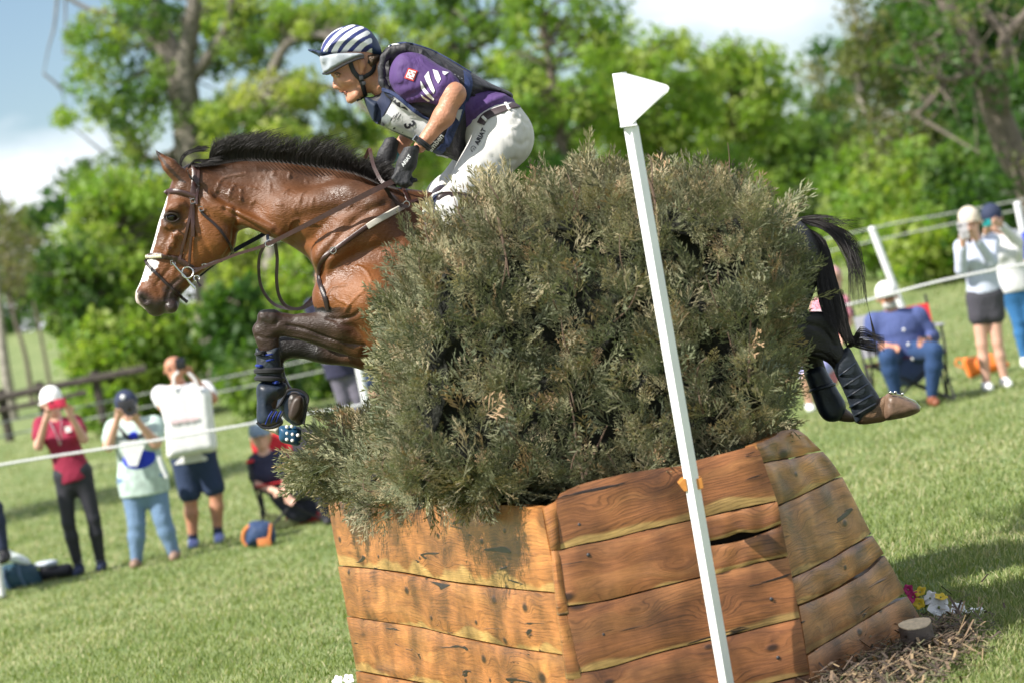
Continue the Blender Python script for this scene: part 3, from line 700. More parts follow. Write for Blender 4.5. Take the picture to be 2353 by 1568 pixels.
    sa = N(t, 'ShaderNodeMath', operation='MULTIPLY_ADD'); lk(t, sn.outputs[0], sa.inputs[0]); sa.inputs[1].default_value = .7; rnd_ = N(t, 'ShaderNodeMath', operation='MULTIPLY_ADD'); lk(t, oi.outputs['Random'], rnd_.inputs[0]); rnd_.inputs[1].default_value = .16; rnd_.inputs[2].default_value = -.6; lk(t, rnd_.outputs[0], sa.inputs[2])
    sb = N(t, 'ShaderNodeMath', operation='ADD'); lk(t, sa.outputs[0], sb.inputs[0]); lk(t, at.outputs['Fac'], sb.inputs[1])
    ss = N(t, 'ShaderNodeMapRange', interpolation_type='SMOOTHSTEP'); ss.inputs[1].default_value = .72; ss.inputs[2].default_value = .79; lk(t, sb.outputs[0], ss.inputs[0])
    srmp = N(t, 'ShaderNodeMixRGB', blend_type='MULTIPLY'); srmp.inputs[0].default_value = .55; srmp.inputs[1].default_value = (*sap, 1); 
    gr2 = N(t, 'ShaderNodeMapRange'); gr2.inputs[1].default_value = .3; gr2.inputs[2].default_value = .7; gr2.inputs[3].default_value = .6; gr2.inputs[4].default_value = 1.1; lk(t, gn.outputs[0], gr2.inputs[0]); lk(t, gr2.outputs[0], srmp.inputs[2])
    m1 = N(t, 'ShaderNodeMixRGB'); lk(t, ss.outputs[0], m1.inputs[0]); lk(t, ramp.outputs[0], m1.inputs[1]); lk(t, srmp.outputs[0], m1.inputs[2])
    rs1 = N(t, 'ShaderNodeMath', operation='SINE'); lk(t, rg.outputs[0], rs1.inputs[0])
    rm_ = N(t, 'ShaderNodeMapRange', interpolation_type='SMOOTHSTEP'); rm_.inputs[1].default_value = .55; rm_.inputs[2].default_value = 1.0; rm_.inputs[3].default_value = 1.0; rm_.inputs[4].default_value = .56; lk(t, rs1.outputs[0], rm_.inputs[0])
    rx_ = N(t, 'ShaderNodeMixRGB'); rx_.inputs[1].default_value = (1, 1, 1, 1); lk(t, bl_mask(t, ad), rx_.inputs[0]); lk(t, rm_.outputs[0], rx_.inputs[2])
    m1r = N(t, 'ShaderNodeMixRGB', blend_type='MULTIPLY'); m1r.inputs[0].default_value = 1; lk(t, m1.outputs[0], m1r.inputs[1]); lk(t, rx_.outputs[0], m1r.inputs[2]); m1 = m1r
    # fine fibre + blotches
    bl = N(t, 'ShaderNodeTexNoise', noise_dimensions='2D'); bl.inputs['Scale'].default_value = 5; bl.inputs['Detail'].default_value = 4; lk(t, ad.outputs[0], bl.inputs[0])
    b1 = N(t, 'ShaderNodeMapRange'); b1.inputs[1].default_value = .3; b1.inputs[2].default_value = .7; b1.inputs[3].default_value = .42; b1.inputs[4].default_value = 1.35; lk(t, bl.outputs[0], b1.inputs[0])
    b2 = N(t, 'ShaderNodeMapRange'); b2.inputs[1].default_value = .3; b2.inputs[2].default_value = .7; b2.inputs[3].default_value = .78; b2.inputs[4].default_value = 1.18; lk(t, fb.outputs[0], b2.inputs[0])
    bb = N(t, 'ShaderNodeMath', operation='MULTIPLY'); lk(t, b1.outputs[0], bb.inputs[0]); lk(t, b2.outputs[0], bb.inputs[1])
    m2 = N(t, 'ShaderNodeVectorMath', operation='SCALE'); lk(t, m1.outputs[0], m2.inputs[0]); lk(t, bb.outputs[0], m2.inputs['Scale'])
    # dark knot hearts, only in some cells
    kc = N(t, 'ShaderNodeMapRange', interpolation_type='SMOOTHSTEP'); kc.inputs[1].default_value = .17; kc.inputs[2].default_value = .05; ks0 = N(t, 'ShaderNodeSeparateColor'); lk(t, vo.outputs['Color'], ks0.inputs[0]); kd_ = N(t, 'ShaderNodeMath', operation='MULTIPLY_ADD'); lk(t, ks0.outputs[1], kd_.inputs[0]); kd_.inputs[1].default_value = 2.0; kd_.inputs[2].default_value = .75; km_ = N(t, 'ShaderNodeMath', operation='MULTIPLY'); lk(t, vo.outputs['Distance'], km_.inputs[0]); lk(t, kd_.outputs[0], km_.inputs[1]); lk(t, km_.outputs[0], kc.inputs[0])
    ks = N(t, 'ShaderNodeSeparateColor'); lk(t, vo.outputs['Color'], ks.inputs[0]); kt = N(t, 'ShaderNodeMath', operation='GREATER_THAN'); kt.inputs[1].default_value = .58; lk(t, ks.outputs[0], kt.inputs[0])
    kk = N(t, 'ShaderNodeMath', operation='MULTIPLY'); lk(t, kc.outputs[0], kk.inputs[0]); lk(t, kt.outputs[0], kk.inputs[1])
    m3 = N(t, 'ShaderNodeMixRGB'); m3.inputs[2].default_value = (.035, .014, .008, 1); lk(t, kk.outputs[0], m3.inputs[0]); lk(t, m2.outputs[0], m3.inputs[1])
    # drying checks: thin long dark lines
    cm = N(t, 'ShaderNodeMapping'); cm.inputs['Scale'].default_value = (2.6, 26, 1); lk(t, ad.outputs[0], cm.inputs[0]); cn = N(t, 'ShaderNodeTexNoise', noise_dimensions='2D'); cn.inputs['Scale'].default_value = 1; cn.inputs['Detail'].default_value = 3; cn.inputs['Distortion'].default_value = .6; lk(t, cm.outputs[0], cn.inputs[0])
    ck = N(t, 'ShaderNodeMapRange'); ck.inputs[1].default_value = .70; ck.inputs[2].default_value = .725; lk(t, cn.outputs[0], ck.inputs[0])
    m4 = N(t, 'ShaderNodeMixRGB'); m4.inputs[2].default_value = (.016, .008, .006, 1); lk(t, ck.outputs[0], m4.inputs[0]); lk(t, m3.outputs[0], m4.inputs[1])
    lk(t, m4.outputs[0], b.inputs['Base Color']); setp(b, Roughness=.42, Specular_IOR_Level=.45, Coat_Weight=.12, Coat_Roughness=.3)
    hs = N(t, 'ShaderNodeMath', operation='MULTIPLY_ADD'); lk(t, kk.outputs[0], hs.inputs[0]); hs.inputs[1].default_value = -1.2; lk(t, gn.outputs[0], hs.inputs[2])
    h2 = N(t, 'ShaderNodeMath', operation='MULTIPLY_ADD'); lk(t, ck.outputs[0], h2.inputs[0]); h2.inputs[1].default_value = -2.5; lk(t, hs.outputs[0], h2.inputs[2])
    bp = N(t, 'ShaderNodeBump'); bp.inputs['Strength'].default_value = .35; bp.inputs['Distance'].default_value = .004; lk(t, h2.outputs[0], bp.inputs['Height']); lk(t, bp.outputs[0], b.inputs['Normal'])
    return m
wood_left = wood_mat('golden_oiled_board', (.31, .122, .036), (.5, .3, .1), (.13, .044, .015))
wood_front = wood_mat('red_brown_oiled_board', (.22, .085, .031), (.46, .29, .11), (.09, .032, .014), 1.3)
wood_right = wood_mat('brown_oiled_board', (.33, .14, .05), (.5, .3, .12), (.13, .05, .02), 1.6)
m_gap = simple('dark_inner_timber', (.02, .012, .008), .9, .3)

A_t = P(1252, 1168, 9.95); B_t = P(1742, 1020, 10.05); C_t = P(1838, 985, 10.45); D_t = P(752, 1155, 12.8)
A_b = P(1318, 1568, 9.9); B_b = P(1862, 1568, 10.0); C_b = PG(2133, 1445); D_b = P(818, 1568, 12.75)
def plane3(a, b, c):
    n = np.cross(b - a, c - a); n /= np.linalg.norm(n)
    if n[1] > 0: n = -n
    return a, n
pl_left = plane3(D_t, A_t, (A_b + D_b) / 2); pl_front = plane3(A_t, B_t, (A_b + B_b) / 2); pl_right = plane3(B_t, C_b, B_b)
fence_root = empty('planter_fence', ((A_t + C_b) / 2 * [1, 1, 0]), 'polished cedar plank planter of the jump, with tall clipped brush growing out of it', 'jump')
def edge_line(f, u):  # piecewise edge v(u)
    f = np.array(f, float); o_ = np.argsort(f[:, 0]); return np.interp(u, f[o_, 0], f[o_, 1])
def board(top, bot, plane, mat, name='board', thick=.045, gap=1.1, nx=22, nyy=7, sides=None, proud=0.0, seed=0, sapdir=1):
    """top and bot are edge polylines in photo pixels; the board is a slab in the plane"""
    o_, n_ = plane; g_ = np.random.default_rng(seed); n_ = np.array(n_)
    top = catmull(top, 5); bot = catmull(bot, 5)
    tt = np.linspace(0, 1, nx + 1)
    def rs_(c):
        s_ = np.r_[0, np.cumsum(np.linalg.norm(np.diff(c, axis=0), axis=1))]; s_ /= s_[-1]; return np.stack([np.interp(tt, s_, c[:, 0]), np.interp(tt, s_, c[:, 1])], 1)
    top = rs_(top); bot = rs_(bot)
    wob = np.cumsum(g_.normal(0, .5, nx + 1)); wob -= np.linspace(wob[0], wob[-1], nx + 1); top[:, 1] += gap / 2 + .4 * wob; bot[:, 1] -= gap / 2
    V = []; col = []
    for j in range(nyy + 1):
        a = j / nyy
        for i in range(nx + 1):
            p = top[i] * (1 - a) + bot[i] * a; w = PP(p[0], p[1], o_, n_)
            ex = min(a, 1 - a, i / nx * 3, (1 - i / nx) * 3)
            off = proud + .004 * math.sin(i * .9 + seed) * math.sin(a * 3 + seed) - .006 * math.exp(-ex * 22)
            V.append(w + n_ * off); col.append((a if sapdir > 0 else 1 - a))
    V = np.array(V); m = nx + 1
    F = [(j * m + i, j * m + i + 1, (j + 1) * m + i + 1, (j + 1) * m + i) for j in range(nyy) for i in range(nx)]
    rim = [i for i in range(m)] + [j * m + nx for j in range(1, nyy + 1)] + [nyy * m + i for i in range(nx - 1, -1, -1)] + [j * m for j in range(nyy - 1, 0, -1)]
    k = len(V); back = V[rim] - n_ * thick; V = np.concatenate([V, back]); col = col + [col[r] for r in rim]
    nr = len(rim); F += [(rim[i], rim[(i + 1) % nr], k + (i + 1) % nr, k + i)[::-1] for i in range(nr)]
    ux = PP(*top[-1], o_, n_) - PP(*top[0], o_, n_); ux /= np.linalg.norm(ux); uz = np.cross(n_, ux)
    uv = np.stack([V @ ux, V @ uz], 1) + g_.random(2) * 9
    c3_ = np.repeat(np.array(col)[:, None], 3, 1)
    o = mesh_obj(name, V, F, mat, fence_root, True, c3_, uv); o.data.validate()
    try: o.data.set_sharp_from_angle(angle=math.radians(50))
    except Exception: pass
    return o
LW, FW, RW = wood_left, wood_front, wood_right
# left face, three and a half boards
board([(752, 1154), (860, 1151), (960, 1160), (1120, 1158), (1243, 1167)], [(775, 1298), (900, 1310), (1060, 1338), (1277, 1361)], pl_left, LW, seed=1, sapdir=1)
board([(775, 1300), (900, 1313), (1060, 1341), (1276, 1363)], [(793, 1414), (960, 1440), (1120, 1476), (1304, 1506)], pl_left, LW, seed=2, sapdir=1)
board([(793, 1416), (960, 1442), (1120, 1479), (1303, 1508)], [(815, 1538), (960, 1566), (1130, 1600), (1326, 1640)], pl_left, LW, seed=3)
board([(815, 1541), (960, 1569), (1130, 1603), (1326, 1643)], [(836, 1690), (960, 1720), (1130, 1750), (1340, 1790)], pl_left, LW, seed=4)
# corner upright between left and front
board([(1249, 1164), (1262, 1158), (1278, 1150)], [(1268, 1262), (1276, 1262), (1288, 1260)], pl_front, LW, 'corner_board', seed=31, nx=4, nyy=10, proud=.001, gap=1)
board([(1268, 1263), (1276, 1263), (1286, 1261)], [(1283, 1412), (1292, 1412), (1306, 1408)], pl_front, LW, 'corner_board', seed=32, nx=4, nyy=10, proud=.001, gap=1)
board([(1283, 1413), (1293, 1413), (1306, 1410)], [(1304, 1560), (1316, 1560), (1335, 1556)], pl_front, LW, 'corner_board', seed=33, nx=4, nyy=10, proud=.001, gap=1)
board([(1304, 1561), (1316, 1561), (1335, 1558)], [(1330, 1760), (1342, 1760), (1358, 1758)], pl_front, LW, 'corner_board', seed=34, nx=4, nyy=10, proud=.001, gap=1)
F8 = lambda *p: L(c8, p)
board([(1278, 1150)] + F8((175, 385), (220, 362), (300, 330), (420, 302), (520, 280), (650, 262), (750, 250), (830, 222), (1000, 180), (1100, 152)), F8((163, 650), (280, 620), (400, 598), (600, 547), (790, 507), (870, 488), (1000, 457), (1192, 417)), pl_front, FW, seed=5)
board(F8((163, 654), (280, 624), (400, 602), (600, 551), (860, 492), (1000, 461), (1192, 421)), F8((200, 913), (400, 882), (600, 832), (760, 795), (835, 772), (868, 640), (900, 622)), pl_front, FW, seed=6) if False else None
board(F8((163, 654), (280, 624), (400, 602), (600, 551), (790, 511)), F8((195, 912), (300, 900), (400, 882), (600, 832), (850, 770)), pl_front, FW, seed=6)
board(F8((800, 509), (870, 492), (1000, 461), (1100, 441), (1193, 421)), F8((850, 612), (950, 592), (1020, 566), (1100, 566), (1214, 524)), pl_front, FW, seed=7)
board(F8((850, 632), (950, 622), (1020, 606), (1100, 580), (1216, 534)), F8((873, 770), (1000, 738), (1100, 708), (1245, 678)), pl_front, FW, seed=8)
board(F8((205, 918), (400, 888), (600, 838), (850, 776), (1080, 716), (1246, 684)), F8((236, 1229), (400, 1202), (600, 1140), (760, 1100), (960, 1052), (1130, 1008), (1300, 968)), pl_front, FW, seed=9)
board(F8((236, 1233), (400, 1206), (600, 1144), (760, 1104), (960, 1056), (1130, 1012), (1301, 972)), F8((262, 1560), (500, 1500), (800, 1410), (1000, 1330), (1170, 1272), (1345, 1232)), pl_front, FW, seed=10)
board(F8((262, 1565), (500, 1505), (800, 1415), (1000, 1335), (1170, 1277), (1345, 1237)), F8((280, 1800), (600, 1760), (1000, 1660), (1400, 1560)), pl_front, FW, seed=11)
# right face
board(F8((1100, 150), (1150, 128), (1195, 108), (1212, 90), (1285, 79), (1336, 112)), F8((1130, 238), (1200, 224), (1300, 208), (1350, 192), (1406, 181)), pl_right, RW, seed=12)
board(F8((1131, 243), (1200, 228), (1300, 212), (1350, 195), (1412, 185)), F8((1196, 440), (1300, 395), (1400, 345), (1500, 297)), pl_right, RW, seed=13)
board(F8((1197, 447), (1300, 401), (1400, 351), (1502, 303)), F8((1264, 777), (1360, 733), (1450, 686), (1560, 620), (1645, 572)), pl_right, RW, seed=14)
board(F8((1266, 783), (1360, 739), (1450, 692), (1560, 626), (1647, 578)), F8((1300, 905), (1430, 850), (1560, 776), (1640, 720), (1700, 665)), pl_right, RW, seed=15)
board(F8((1302, 912), (1430, 858), (1560, 788), (1640, 736), (1702, 672)), F8((1338, 1137), (1450, 1070), (1560, 1006), (1680, 930), (1800, 848)), pl_right, RW, seed=16)
board(F8((1339, 1144), (1450, 1076), (1560, 1012), (1680, 937), (1808, 866)), F8((1372, 1400), (1500, 1330), (1640, 1235), (1780, 1130), (1918, 1042)), pl_right, RW, seed=17)
board(F8((1372, 1404), (1500, 1335), (1560, 1300)), F8((1390, 1560), (1500, 1500), (1600, 1420)), pl_right, RW, seed=18)
# dark inner box behind the boards, with soil
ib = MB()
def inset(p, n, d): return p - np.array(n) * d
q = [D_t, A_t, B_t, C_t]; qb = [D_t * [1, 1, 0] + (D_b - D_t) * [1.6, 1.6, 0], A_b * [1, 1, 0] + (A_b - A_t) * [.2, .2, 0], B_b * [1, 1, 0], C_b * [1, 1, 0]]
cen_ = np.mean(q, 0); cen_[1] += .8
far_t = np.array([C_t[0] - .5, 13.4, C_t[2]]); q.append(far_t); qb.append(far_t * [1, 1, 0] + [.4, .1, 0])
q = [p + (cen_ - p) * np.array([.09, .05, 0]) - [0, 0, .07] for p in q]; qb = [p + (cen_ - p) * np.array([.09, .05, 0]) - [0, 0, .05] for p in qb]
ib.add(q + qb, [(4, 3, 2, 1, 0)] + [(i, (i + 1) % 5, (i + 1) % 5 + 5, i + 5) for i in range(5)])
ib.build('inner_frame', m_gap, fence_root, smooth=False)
# screws
for sx_, sy_, pl_ in [(262, 530, pl_front), (305, 672, pl_front), (375, 1047, pl_front), (1165, 880, pl_front), (1197, 1155, pl_front)]:
    p = PP(*c8(sx_, sy_), *pl_); MB().ball(p, .007, (1, .5, 1), 8, 6).build('screw', M['dark_print'], fence_root)
for px_, py_ in [(845, 1592 - 12), (1163, 1422), (1477, 1568 + 600)][:2]:
    pass
for sx_, sy_ in [(1158, 1592 / 1.0)][:0]: pass

# cut log stub by the corner
cl = empty('log_stub', PG(2112, 1480), 'short sawn log stub set in the mulch against the lower right corner of the planter', 'log')
p0 = PG(2112, 1500); b = MB(); up = np.array([0, 0, 1.])
ring = [(.062 * math.cos(a) * (1 + .1 * math.sin(3 * a)), .055 * math.sin(a) * (1 + .08 * math.cos(2 * a))) for a in np.linspace(0, 2 * math.pi, 15)[:-1]]
zt = .115
low = [p0 + [x, y - .04, -.03] for x, y in ring]; hi = [p0 + [x * .97, y * .97 - .04, zt + .25 * y] for x, y in ring]; n_ = len(ring)
b.add(low + hi, [(i, (i + 1) % n_, (i + 1) % n_ + n_, i + n_) for i in range(n_)]); b.build('bark', m_bark, cl)
b = MB(); b.add(hi + [p + [0, 0, .004] for p in hi], [tuple(range(n_, 2 * n_))] + [(i, (i + 1) % n_, (i + 1) % n_ + n_, i + n_) for i in range(n_)]); b.build('cut_face', simple('sawn_end_grain', (.62, .5, .33), .7, .25, 60), cl, smooth=False)

# ------------------------------------------------------------------ brush hedge
hi_out = [(945, 600), (955, 570), (1000, 545), (1068, 560), (1100, 500), (1140, 462), (1190, 462), (1235, 452), (1300, 440), (1350, 415), (1400, 425), (1440, 438), (1500, 418), (1560, 420), (1640, 418), (1712, 440), (1756, 462), (1786, 505), (1800, 545), (1812, 590), (1818, 640),
          (1832, 690), (1806, 770), (1795, 850), (1800, 940), (1790, 1000), (1730, 1050), (1560, 1110), (1400, 1150), (1270, 1150), (1100, 1145), (960, 1145), (890, 1145), (880, 1080), (895, 960), (905, 860), (895, 800), (915, 720), (940, 640)]
lo_out = [(835, 1160), (805, 1120), (790, 1080), (798, 1040), (825, 1000), (860, 965), (905, 945), (960, 960), (1000, 1100), (1000, 1190)]
fh = Field([-1.2, 10.0, .3], [1.5, 13.4, 2.3], .03)
fh.infl(hi_out, 10.62, .5, R=.11, k=.05, n=3)
fh.infl([(910, 1100), (915, 950), (960, 920), (1200, 880), (1500, 860), (1700, 900), (1760, 1000), (1600, 1100), (1200, 1140), (900, 1140)], 11.6, .6, R=.2, k=.15, n=3)
fh.infl(lo_out, 12.2, .75, R=.25, k=.15, n=3)
HV, HF = fh.mesh(2); HN = normals(HV, HF)
_l = np.sin(HV[:, 0] * 13 + 2 * np.sin(HV[:, 2] * 7) + HV[:, 1] * 5) * np.sin(HV[:, 2] * 9 + 2 * np.sin(HV[:, 0] * 8) + HV[:, 1] * 6)
HV = HV + HN * (.035 * _l)[:, None]; HN = normals(HV, HF)
sub = (HF).copy()
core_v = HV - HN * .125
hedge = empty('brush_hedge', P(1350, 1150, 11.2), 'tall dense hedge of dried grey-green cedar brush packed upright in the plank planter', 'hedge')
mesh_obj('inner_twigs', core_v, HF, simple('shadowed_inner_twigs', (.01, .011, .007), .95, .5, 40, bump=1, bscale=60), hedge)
# sample the surface
tri = np.concatenate([HF[:, [0, 1, 2]], HF[:, [0, 2, 3]]]); ar = np.linalg.norm(np.cross(HV[tri[:, 1]] - HV[tri[:, 0]], HV[tri[:, 2]] - HV[tri[:, 0]]), axis=1) / 2
cenY = HV[tri].mean(1)
g = np.random.default_rng(33)
wgt = ar * np.where(HN[tri[:, 0]][:, 1] > .5, .25, 1.0) * np.where(cenY[:, 2] < .75, .6, 1)
def sample(n, depth):
    ti = g.choice(len(tri), n, p=wgt / wgt.sum()); a = g.random((n, 2)); f_ = a.sum(1) > 1; a[f_] = 1 - a[f_]
    p = HV[tri[ti, 0]] + a[:, :1] * (HV[tri[ti, 1]] - HV[tri[ti, 0]]) + a[:, 1:] * (HV[tri[ti, 2]] - HV[tri[ti, 0]])
    nn = HN[tri[ti, 0]]; return p - nn * (g.random(n) * depth)[:, None], nn
def sprig_template(seed, K=17, L_=1.0):
    r = random.Random(seed); T = []; tone_ = []
    def leaflet(p, d, l, w):
        d = np.array(d); d = d / np.linalg.norm(d); s_ = np.cross(d, [r.uniform(-.3, .3), 1, r.uniform(-.3, .3)]); s_ /= np.linalg.norm(s_)
        m_ = p + d * l * .55 + np.array([0, r.uniform(-.02, .02), 0]); q_ = p + d * l + np.array([0, r.uniform(-.03, .03), .02])
        T.append([p, m_ + s_ * w, q_]); T.append([p, q_, m_ - s_ * w]); 
    bend = r.uniform(-.25, .25)
    for i in range(K):
        t_ = .08 + .9 * i / (K - 1); p = np.array([bend * t_ * t_, 0, t_]) * L_
        sgn = 1 if i % 2 else -1
        ll = (.46 * (1 - t_) ** .7 + .14) * r.uniform(.75, 1.2); d = np.array([sgn * r.uniform(.55, 1.0) + bend * t_, r.uniform(-.35, .35), r.uniform(.7, 1.1)])
        leaflet(p, d, ll, .024)
        if ll > .28:
            pd = d / np.linalg.norm(d)
            for s2 in (-1, 1, -1): 
                tt_ = r.uniform(.3, .8); leaflet(p + pd * ll * tt_, pd + np.array([s2 * .55, r.uniform(-.3, .3), .25]), ll * .42, .022)
    leaflet(np.array([bend, 0, 1]) * .98, [bend, 0, 1], .14, .022)
    leaflet(np.zeros(3), [bend * .4, 0, 1], 1.0, .009)
    return np.array(T)            # (tris,3,3)
def place_sprigs(p, nn, size, seed, upw=.75, spread=.5):
    g_ = np.random.default_rng(seed); n = len(p)
    d = nn * .55 + np.array([0, 0, upw]) + g_.normal(0, spread, (n, 3)); d /= np.linalg.norm(d, axis=1)[:, None]
    # face roughly outward so that the fans read flat-on
    s_ = np.cross(d, nn + g_.normal(0, .5, (n, 3))); s_ /= np.linalg.norm(s_, axis=1)[:, None]; o_ = np.cross(s_, d)
    Rm = np.stack([s_, o_, d], -1)            # columns
    sz = size * (.6 + .8 * g_.random(n))
    return Rm, sz
pal = 1.75 * np.array([(.115, .12, .07), (.09, .10, .058), (.17, .165, .1), (.23, .2, .13), (.27, .235, .15), (.065, .075, .045), (.145, .145, .09), (.25, .17, .105)])
pw = np.array([.24, .22, .17, .10, .06, .12, .06, .03])
def spray_layout(n, depth, Lb, seed, m=9):
    """flat fronds: side sprigs set alternately along a short shoot"""
    g_ = np.random.default_rng(seed); p, nn = sample(n, depth)
    d0 = nn * .3 + np.array([0, 0, .8]) + g_.normal(0, .42, (n, 3)); d0 /= np.linalg.norm(d0, axis=1)[:, None]
    s0 = np.cross(d0, nn + g_.normal(0, .55, (n, 3))); s0 /= np.linalg.norm(s0, axis=1)[:, None]
    L_ = Lb * (.55 + .9 * g_.random(n)); PPs = []; RR = []; SZ = []; ID = []
    for k in range(m):
        t_ = k / (m - 1); sg_ = 1 if k % 2 else -1
        if k == m - 1: sg_ = 0
        dd = d0 + s0 * (sg_ * .75) + g_.normal(0, .12, (n, 3)); dd /= np.linalg.norm(dd, axis=1)[:, None]
        nrm_ = np.cross(s0, d0); ss_ = np.cross(dd, nrm_); ss_ /= np.linalg.norm(ss_, axis=1)[:, None]
        PPs.append(p - nn * .035 + d0 * (L_ * t_)[:, None]); RR.append(np.stack([ss_, np.cross(dd, ss_), dd], -1)); SZ.append(L_ * (.62 - .3 * t_) * (.8 + .4 * g_.random(n))); ID.append(np.arange(n))
    return np.concatenate(PPs), np.concatenate(RR), np.concatenate(SZ), np.concatenate(ID)
def sprigs(name, n, depth, size, K, seed, parent, upw=.75, spread=.5, pts=None, dull=1, layout=None):
    cid = None
    if layout is not None: p, Rm, sz, cid = layout; n = len(p); g_ = np.random.default_rng(seed + 1)
    else:
        p, nn = sample(n, depth) if pts is None else pts
        n = len(p); Rm, sz = place_sprigs(p, nn, size, seed, upw, spread); g_ = np.random.default_rng(seed + 1)
    uvp = proj(p); kp_ = ~((uvp[:, 0] > 1770) & (uvp[:, 1] < 430) | (uvp[:, 0] > 1880)); p, Rm, sz = p[kp_], Rm[kp_], sz[kp_]; cid = cid[kp_] if cid is not None else None; n = len(p)
    cpick = g_.choice(len(pal), n, p=pw)
    if cid is not None: cpick = g_.choice(len(pal), cid.max() + 1, p=pw)[cid]
    Vs = []; Cs = []; var = g_.integers(0, 5, n)
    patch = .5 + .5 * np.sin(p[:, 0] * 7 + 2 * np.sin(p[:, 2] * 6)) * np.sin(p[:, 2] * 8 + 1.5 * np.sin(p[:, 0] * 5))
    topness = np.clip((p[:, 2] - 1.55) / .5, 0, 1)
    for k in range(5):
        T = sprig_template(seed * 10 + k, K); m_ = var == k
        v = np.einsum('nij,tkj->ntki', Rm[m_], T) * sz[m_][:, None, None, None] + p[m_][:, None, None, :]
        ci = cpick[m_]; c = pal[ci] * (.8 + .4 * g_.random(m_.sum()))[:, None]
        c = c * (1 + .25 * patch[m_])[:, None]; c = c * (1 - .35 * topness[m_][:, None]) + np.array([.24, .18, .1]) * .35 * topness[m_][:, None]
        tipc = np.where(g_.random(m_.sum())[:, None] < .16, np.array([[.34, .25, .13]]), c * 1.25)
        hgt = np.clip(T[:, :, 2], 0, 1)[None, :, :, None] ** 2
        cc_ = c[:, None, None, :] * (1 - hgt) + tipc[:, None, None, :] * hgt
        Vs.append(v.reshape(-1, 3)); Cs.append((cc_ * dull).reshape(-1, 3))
    V = np.concatenate(Vs); C = np.concatenate(Cs); F = np.arange(len(V)).reshape(-1, 3)
    o = mesh_obj(name, V, F, m_sprig, parent, False, C); o['kind'] = 'stuff'; return o
m_sprig = vcol_mat('cedar_sprig', .62, trans=.16, spec=.25, tcol=(1.15, 1.2, .6))
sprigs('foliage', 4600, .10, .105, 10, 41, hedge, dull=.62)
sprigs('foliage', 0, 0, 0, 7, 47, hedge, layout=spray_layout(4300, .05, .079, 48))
# wisps standing out of the outline: top, left skirt
pts = []; nn = []
for u, v, Y, du, dv, n, d in [(1400, 400, 10.6, 60, 14, 16, (0, 0, 1)), (1130, 440, 10.6, 40, 10, 14, (0, 0, 1)), (1560, 400, 10.6, 80, 8, 18, (0, 0, 1)), (1230, 435, 10.6, 60, 10, 14, (.2, 0, 1)), (1000, 505, 10.6, 40, 12, 18, (-.3, 0, 1)), (1350, 380, 10.6, 18, 10, 16, (.1, 0, 1)),
                              (1822, 600, 10.6, 6, 110, 24, (1, 0, .3)), (1795, 850, 10.6, 6, 90, 20, (1, 0, .1)), (745, 1030, 12.2, 26, 22, 60, (-1, 0, .3)), (720, 1070, 12.2, 32, 10, 44, (-1, 0, .05)), (705, 1108, 12.2, 26, 6, 22, (-1, 0, .02)), (780, 1120, 12.3, 18, 16, 36, (-1, 0, -.2)), (790, 975, 12.3, 30, 18, 60, (-.6, 0, .8)), (890, 820, 10.8, 6, 70, 40, (-1, 0, .4)),
                              (1120, 1150, 10.6, 100, 8, 26, (0, -.6, -.3)), (850, 1140, 12.2, 80, 6, 20, (0, -.6, .1)), (1460, 1100, 10.4, 80, 8, 30, (0, -.6, .5))]:
    for _ in range(n): pts.append(P(u + g.normal(0, du), v + g.normal(0, dv), Y + g.normal(0, .12))); nn.append(d)
nn = np.array(nn, float); nn /= np.linalg.norm(nn, axis=1)[:, None]
sprigs('foliage', 0, 0, .12, 15, 53, hedge, upw=.1, spread=.28, pts=(np.array(pts) - nn * .07, nn * 1.8))
# bare stems seen in the brush
b = MB()
for i in range(110):
    p, nv = sample(1, .03); p = p[0]; nv = nv[0]
    ln = g.uniform(.07, .17); d = nv * .25 + [g.normal(0, .25), 0, 1]; d /= np.linalg.norm(d)
    b.tube(catmull([p - nv * .03, p + d * ln * .5 + nv * .02, p + d * ln + g.normal(0, .02, 3)], 4), [.0035, .0012], 5)
for st in [[(1340, 1100), (1325, 1030), (1318, 960), (1300, 880)], [(1345, 1090), (1370, 1030), (1395, 975)], [(1145, 500), (1160, 580), (1170, 640)], [(1475, 380), (1500, 440), (1512, 520), (1515, 560)], [(1720, 880), (1722, 800), (1726, 700)]]:
    b.tube(catmull([P(u, v, 10.16) for u, v in st], 4), [.006, .002], 6)
tag(b.build('stem', simple('dry_cedar_stem', (.14, .09, .065), .8, .3, 30), hedge), kind='stuff')
print('tris hedge', sum(len(o.data.polygons) for o in hedge.children))

# ------------------------------------------------------------------ flag pole
Yp = 9.82
pole = empty('flag_pole', P(1690, 1690, Yp), 'white square flag pole with white triangular plastic flag, strapped to the front of the planter', 'flag pole')
a = P(1449.5, 292, Yp); bq = P(1688, 1680, Yp); ax = (bq - a) / np.linalg.norm(bq - a)
e1 = np.array([math.cos(math.radians(-48)), math.sin(math.radians(-48)), 0]); e1 -= ax * (e1 @ ax); e1 /= np.linalg.norm(e1); e2 = np.cross(ax, e1)
hw = .0188
b = MB(); prof = [(-1, -1), (1, -1), (1, 1), (-1, 1)]
V = [c + e1 * x * hw + e2 * y * hw for c in (a, bq) for x, y in prof]; b.add(V, [(i, (i + 1) % 4, (i + 1) % 4 + 4, i + 4) for i in range(4)] + [(3, 2, 1, 0), (4, 5, 6, 7)])
b.build('post', M['white_plastic'], pole, bevel=.0025)
c4b = lambda x, y: (1288.5 + x * .3286, 137.4 + y * .3286)
fo = catmull(L(c4b, [(395, 92), (455, 85)]), 1)
fl = [(425, 92), (455, 96), (600, 135), (735, 174), (752, 187), (757, 203), (745, 228), (640, 322), (560, 395), (497, 450), (455, 462), (440, 300)]
b = MB(); pf = []; n_ = len(fl)
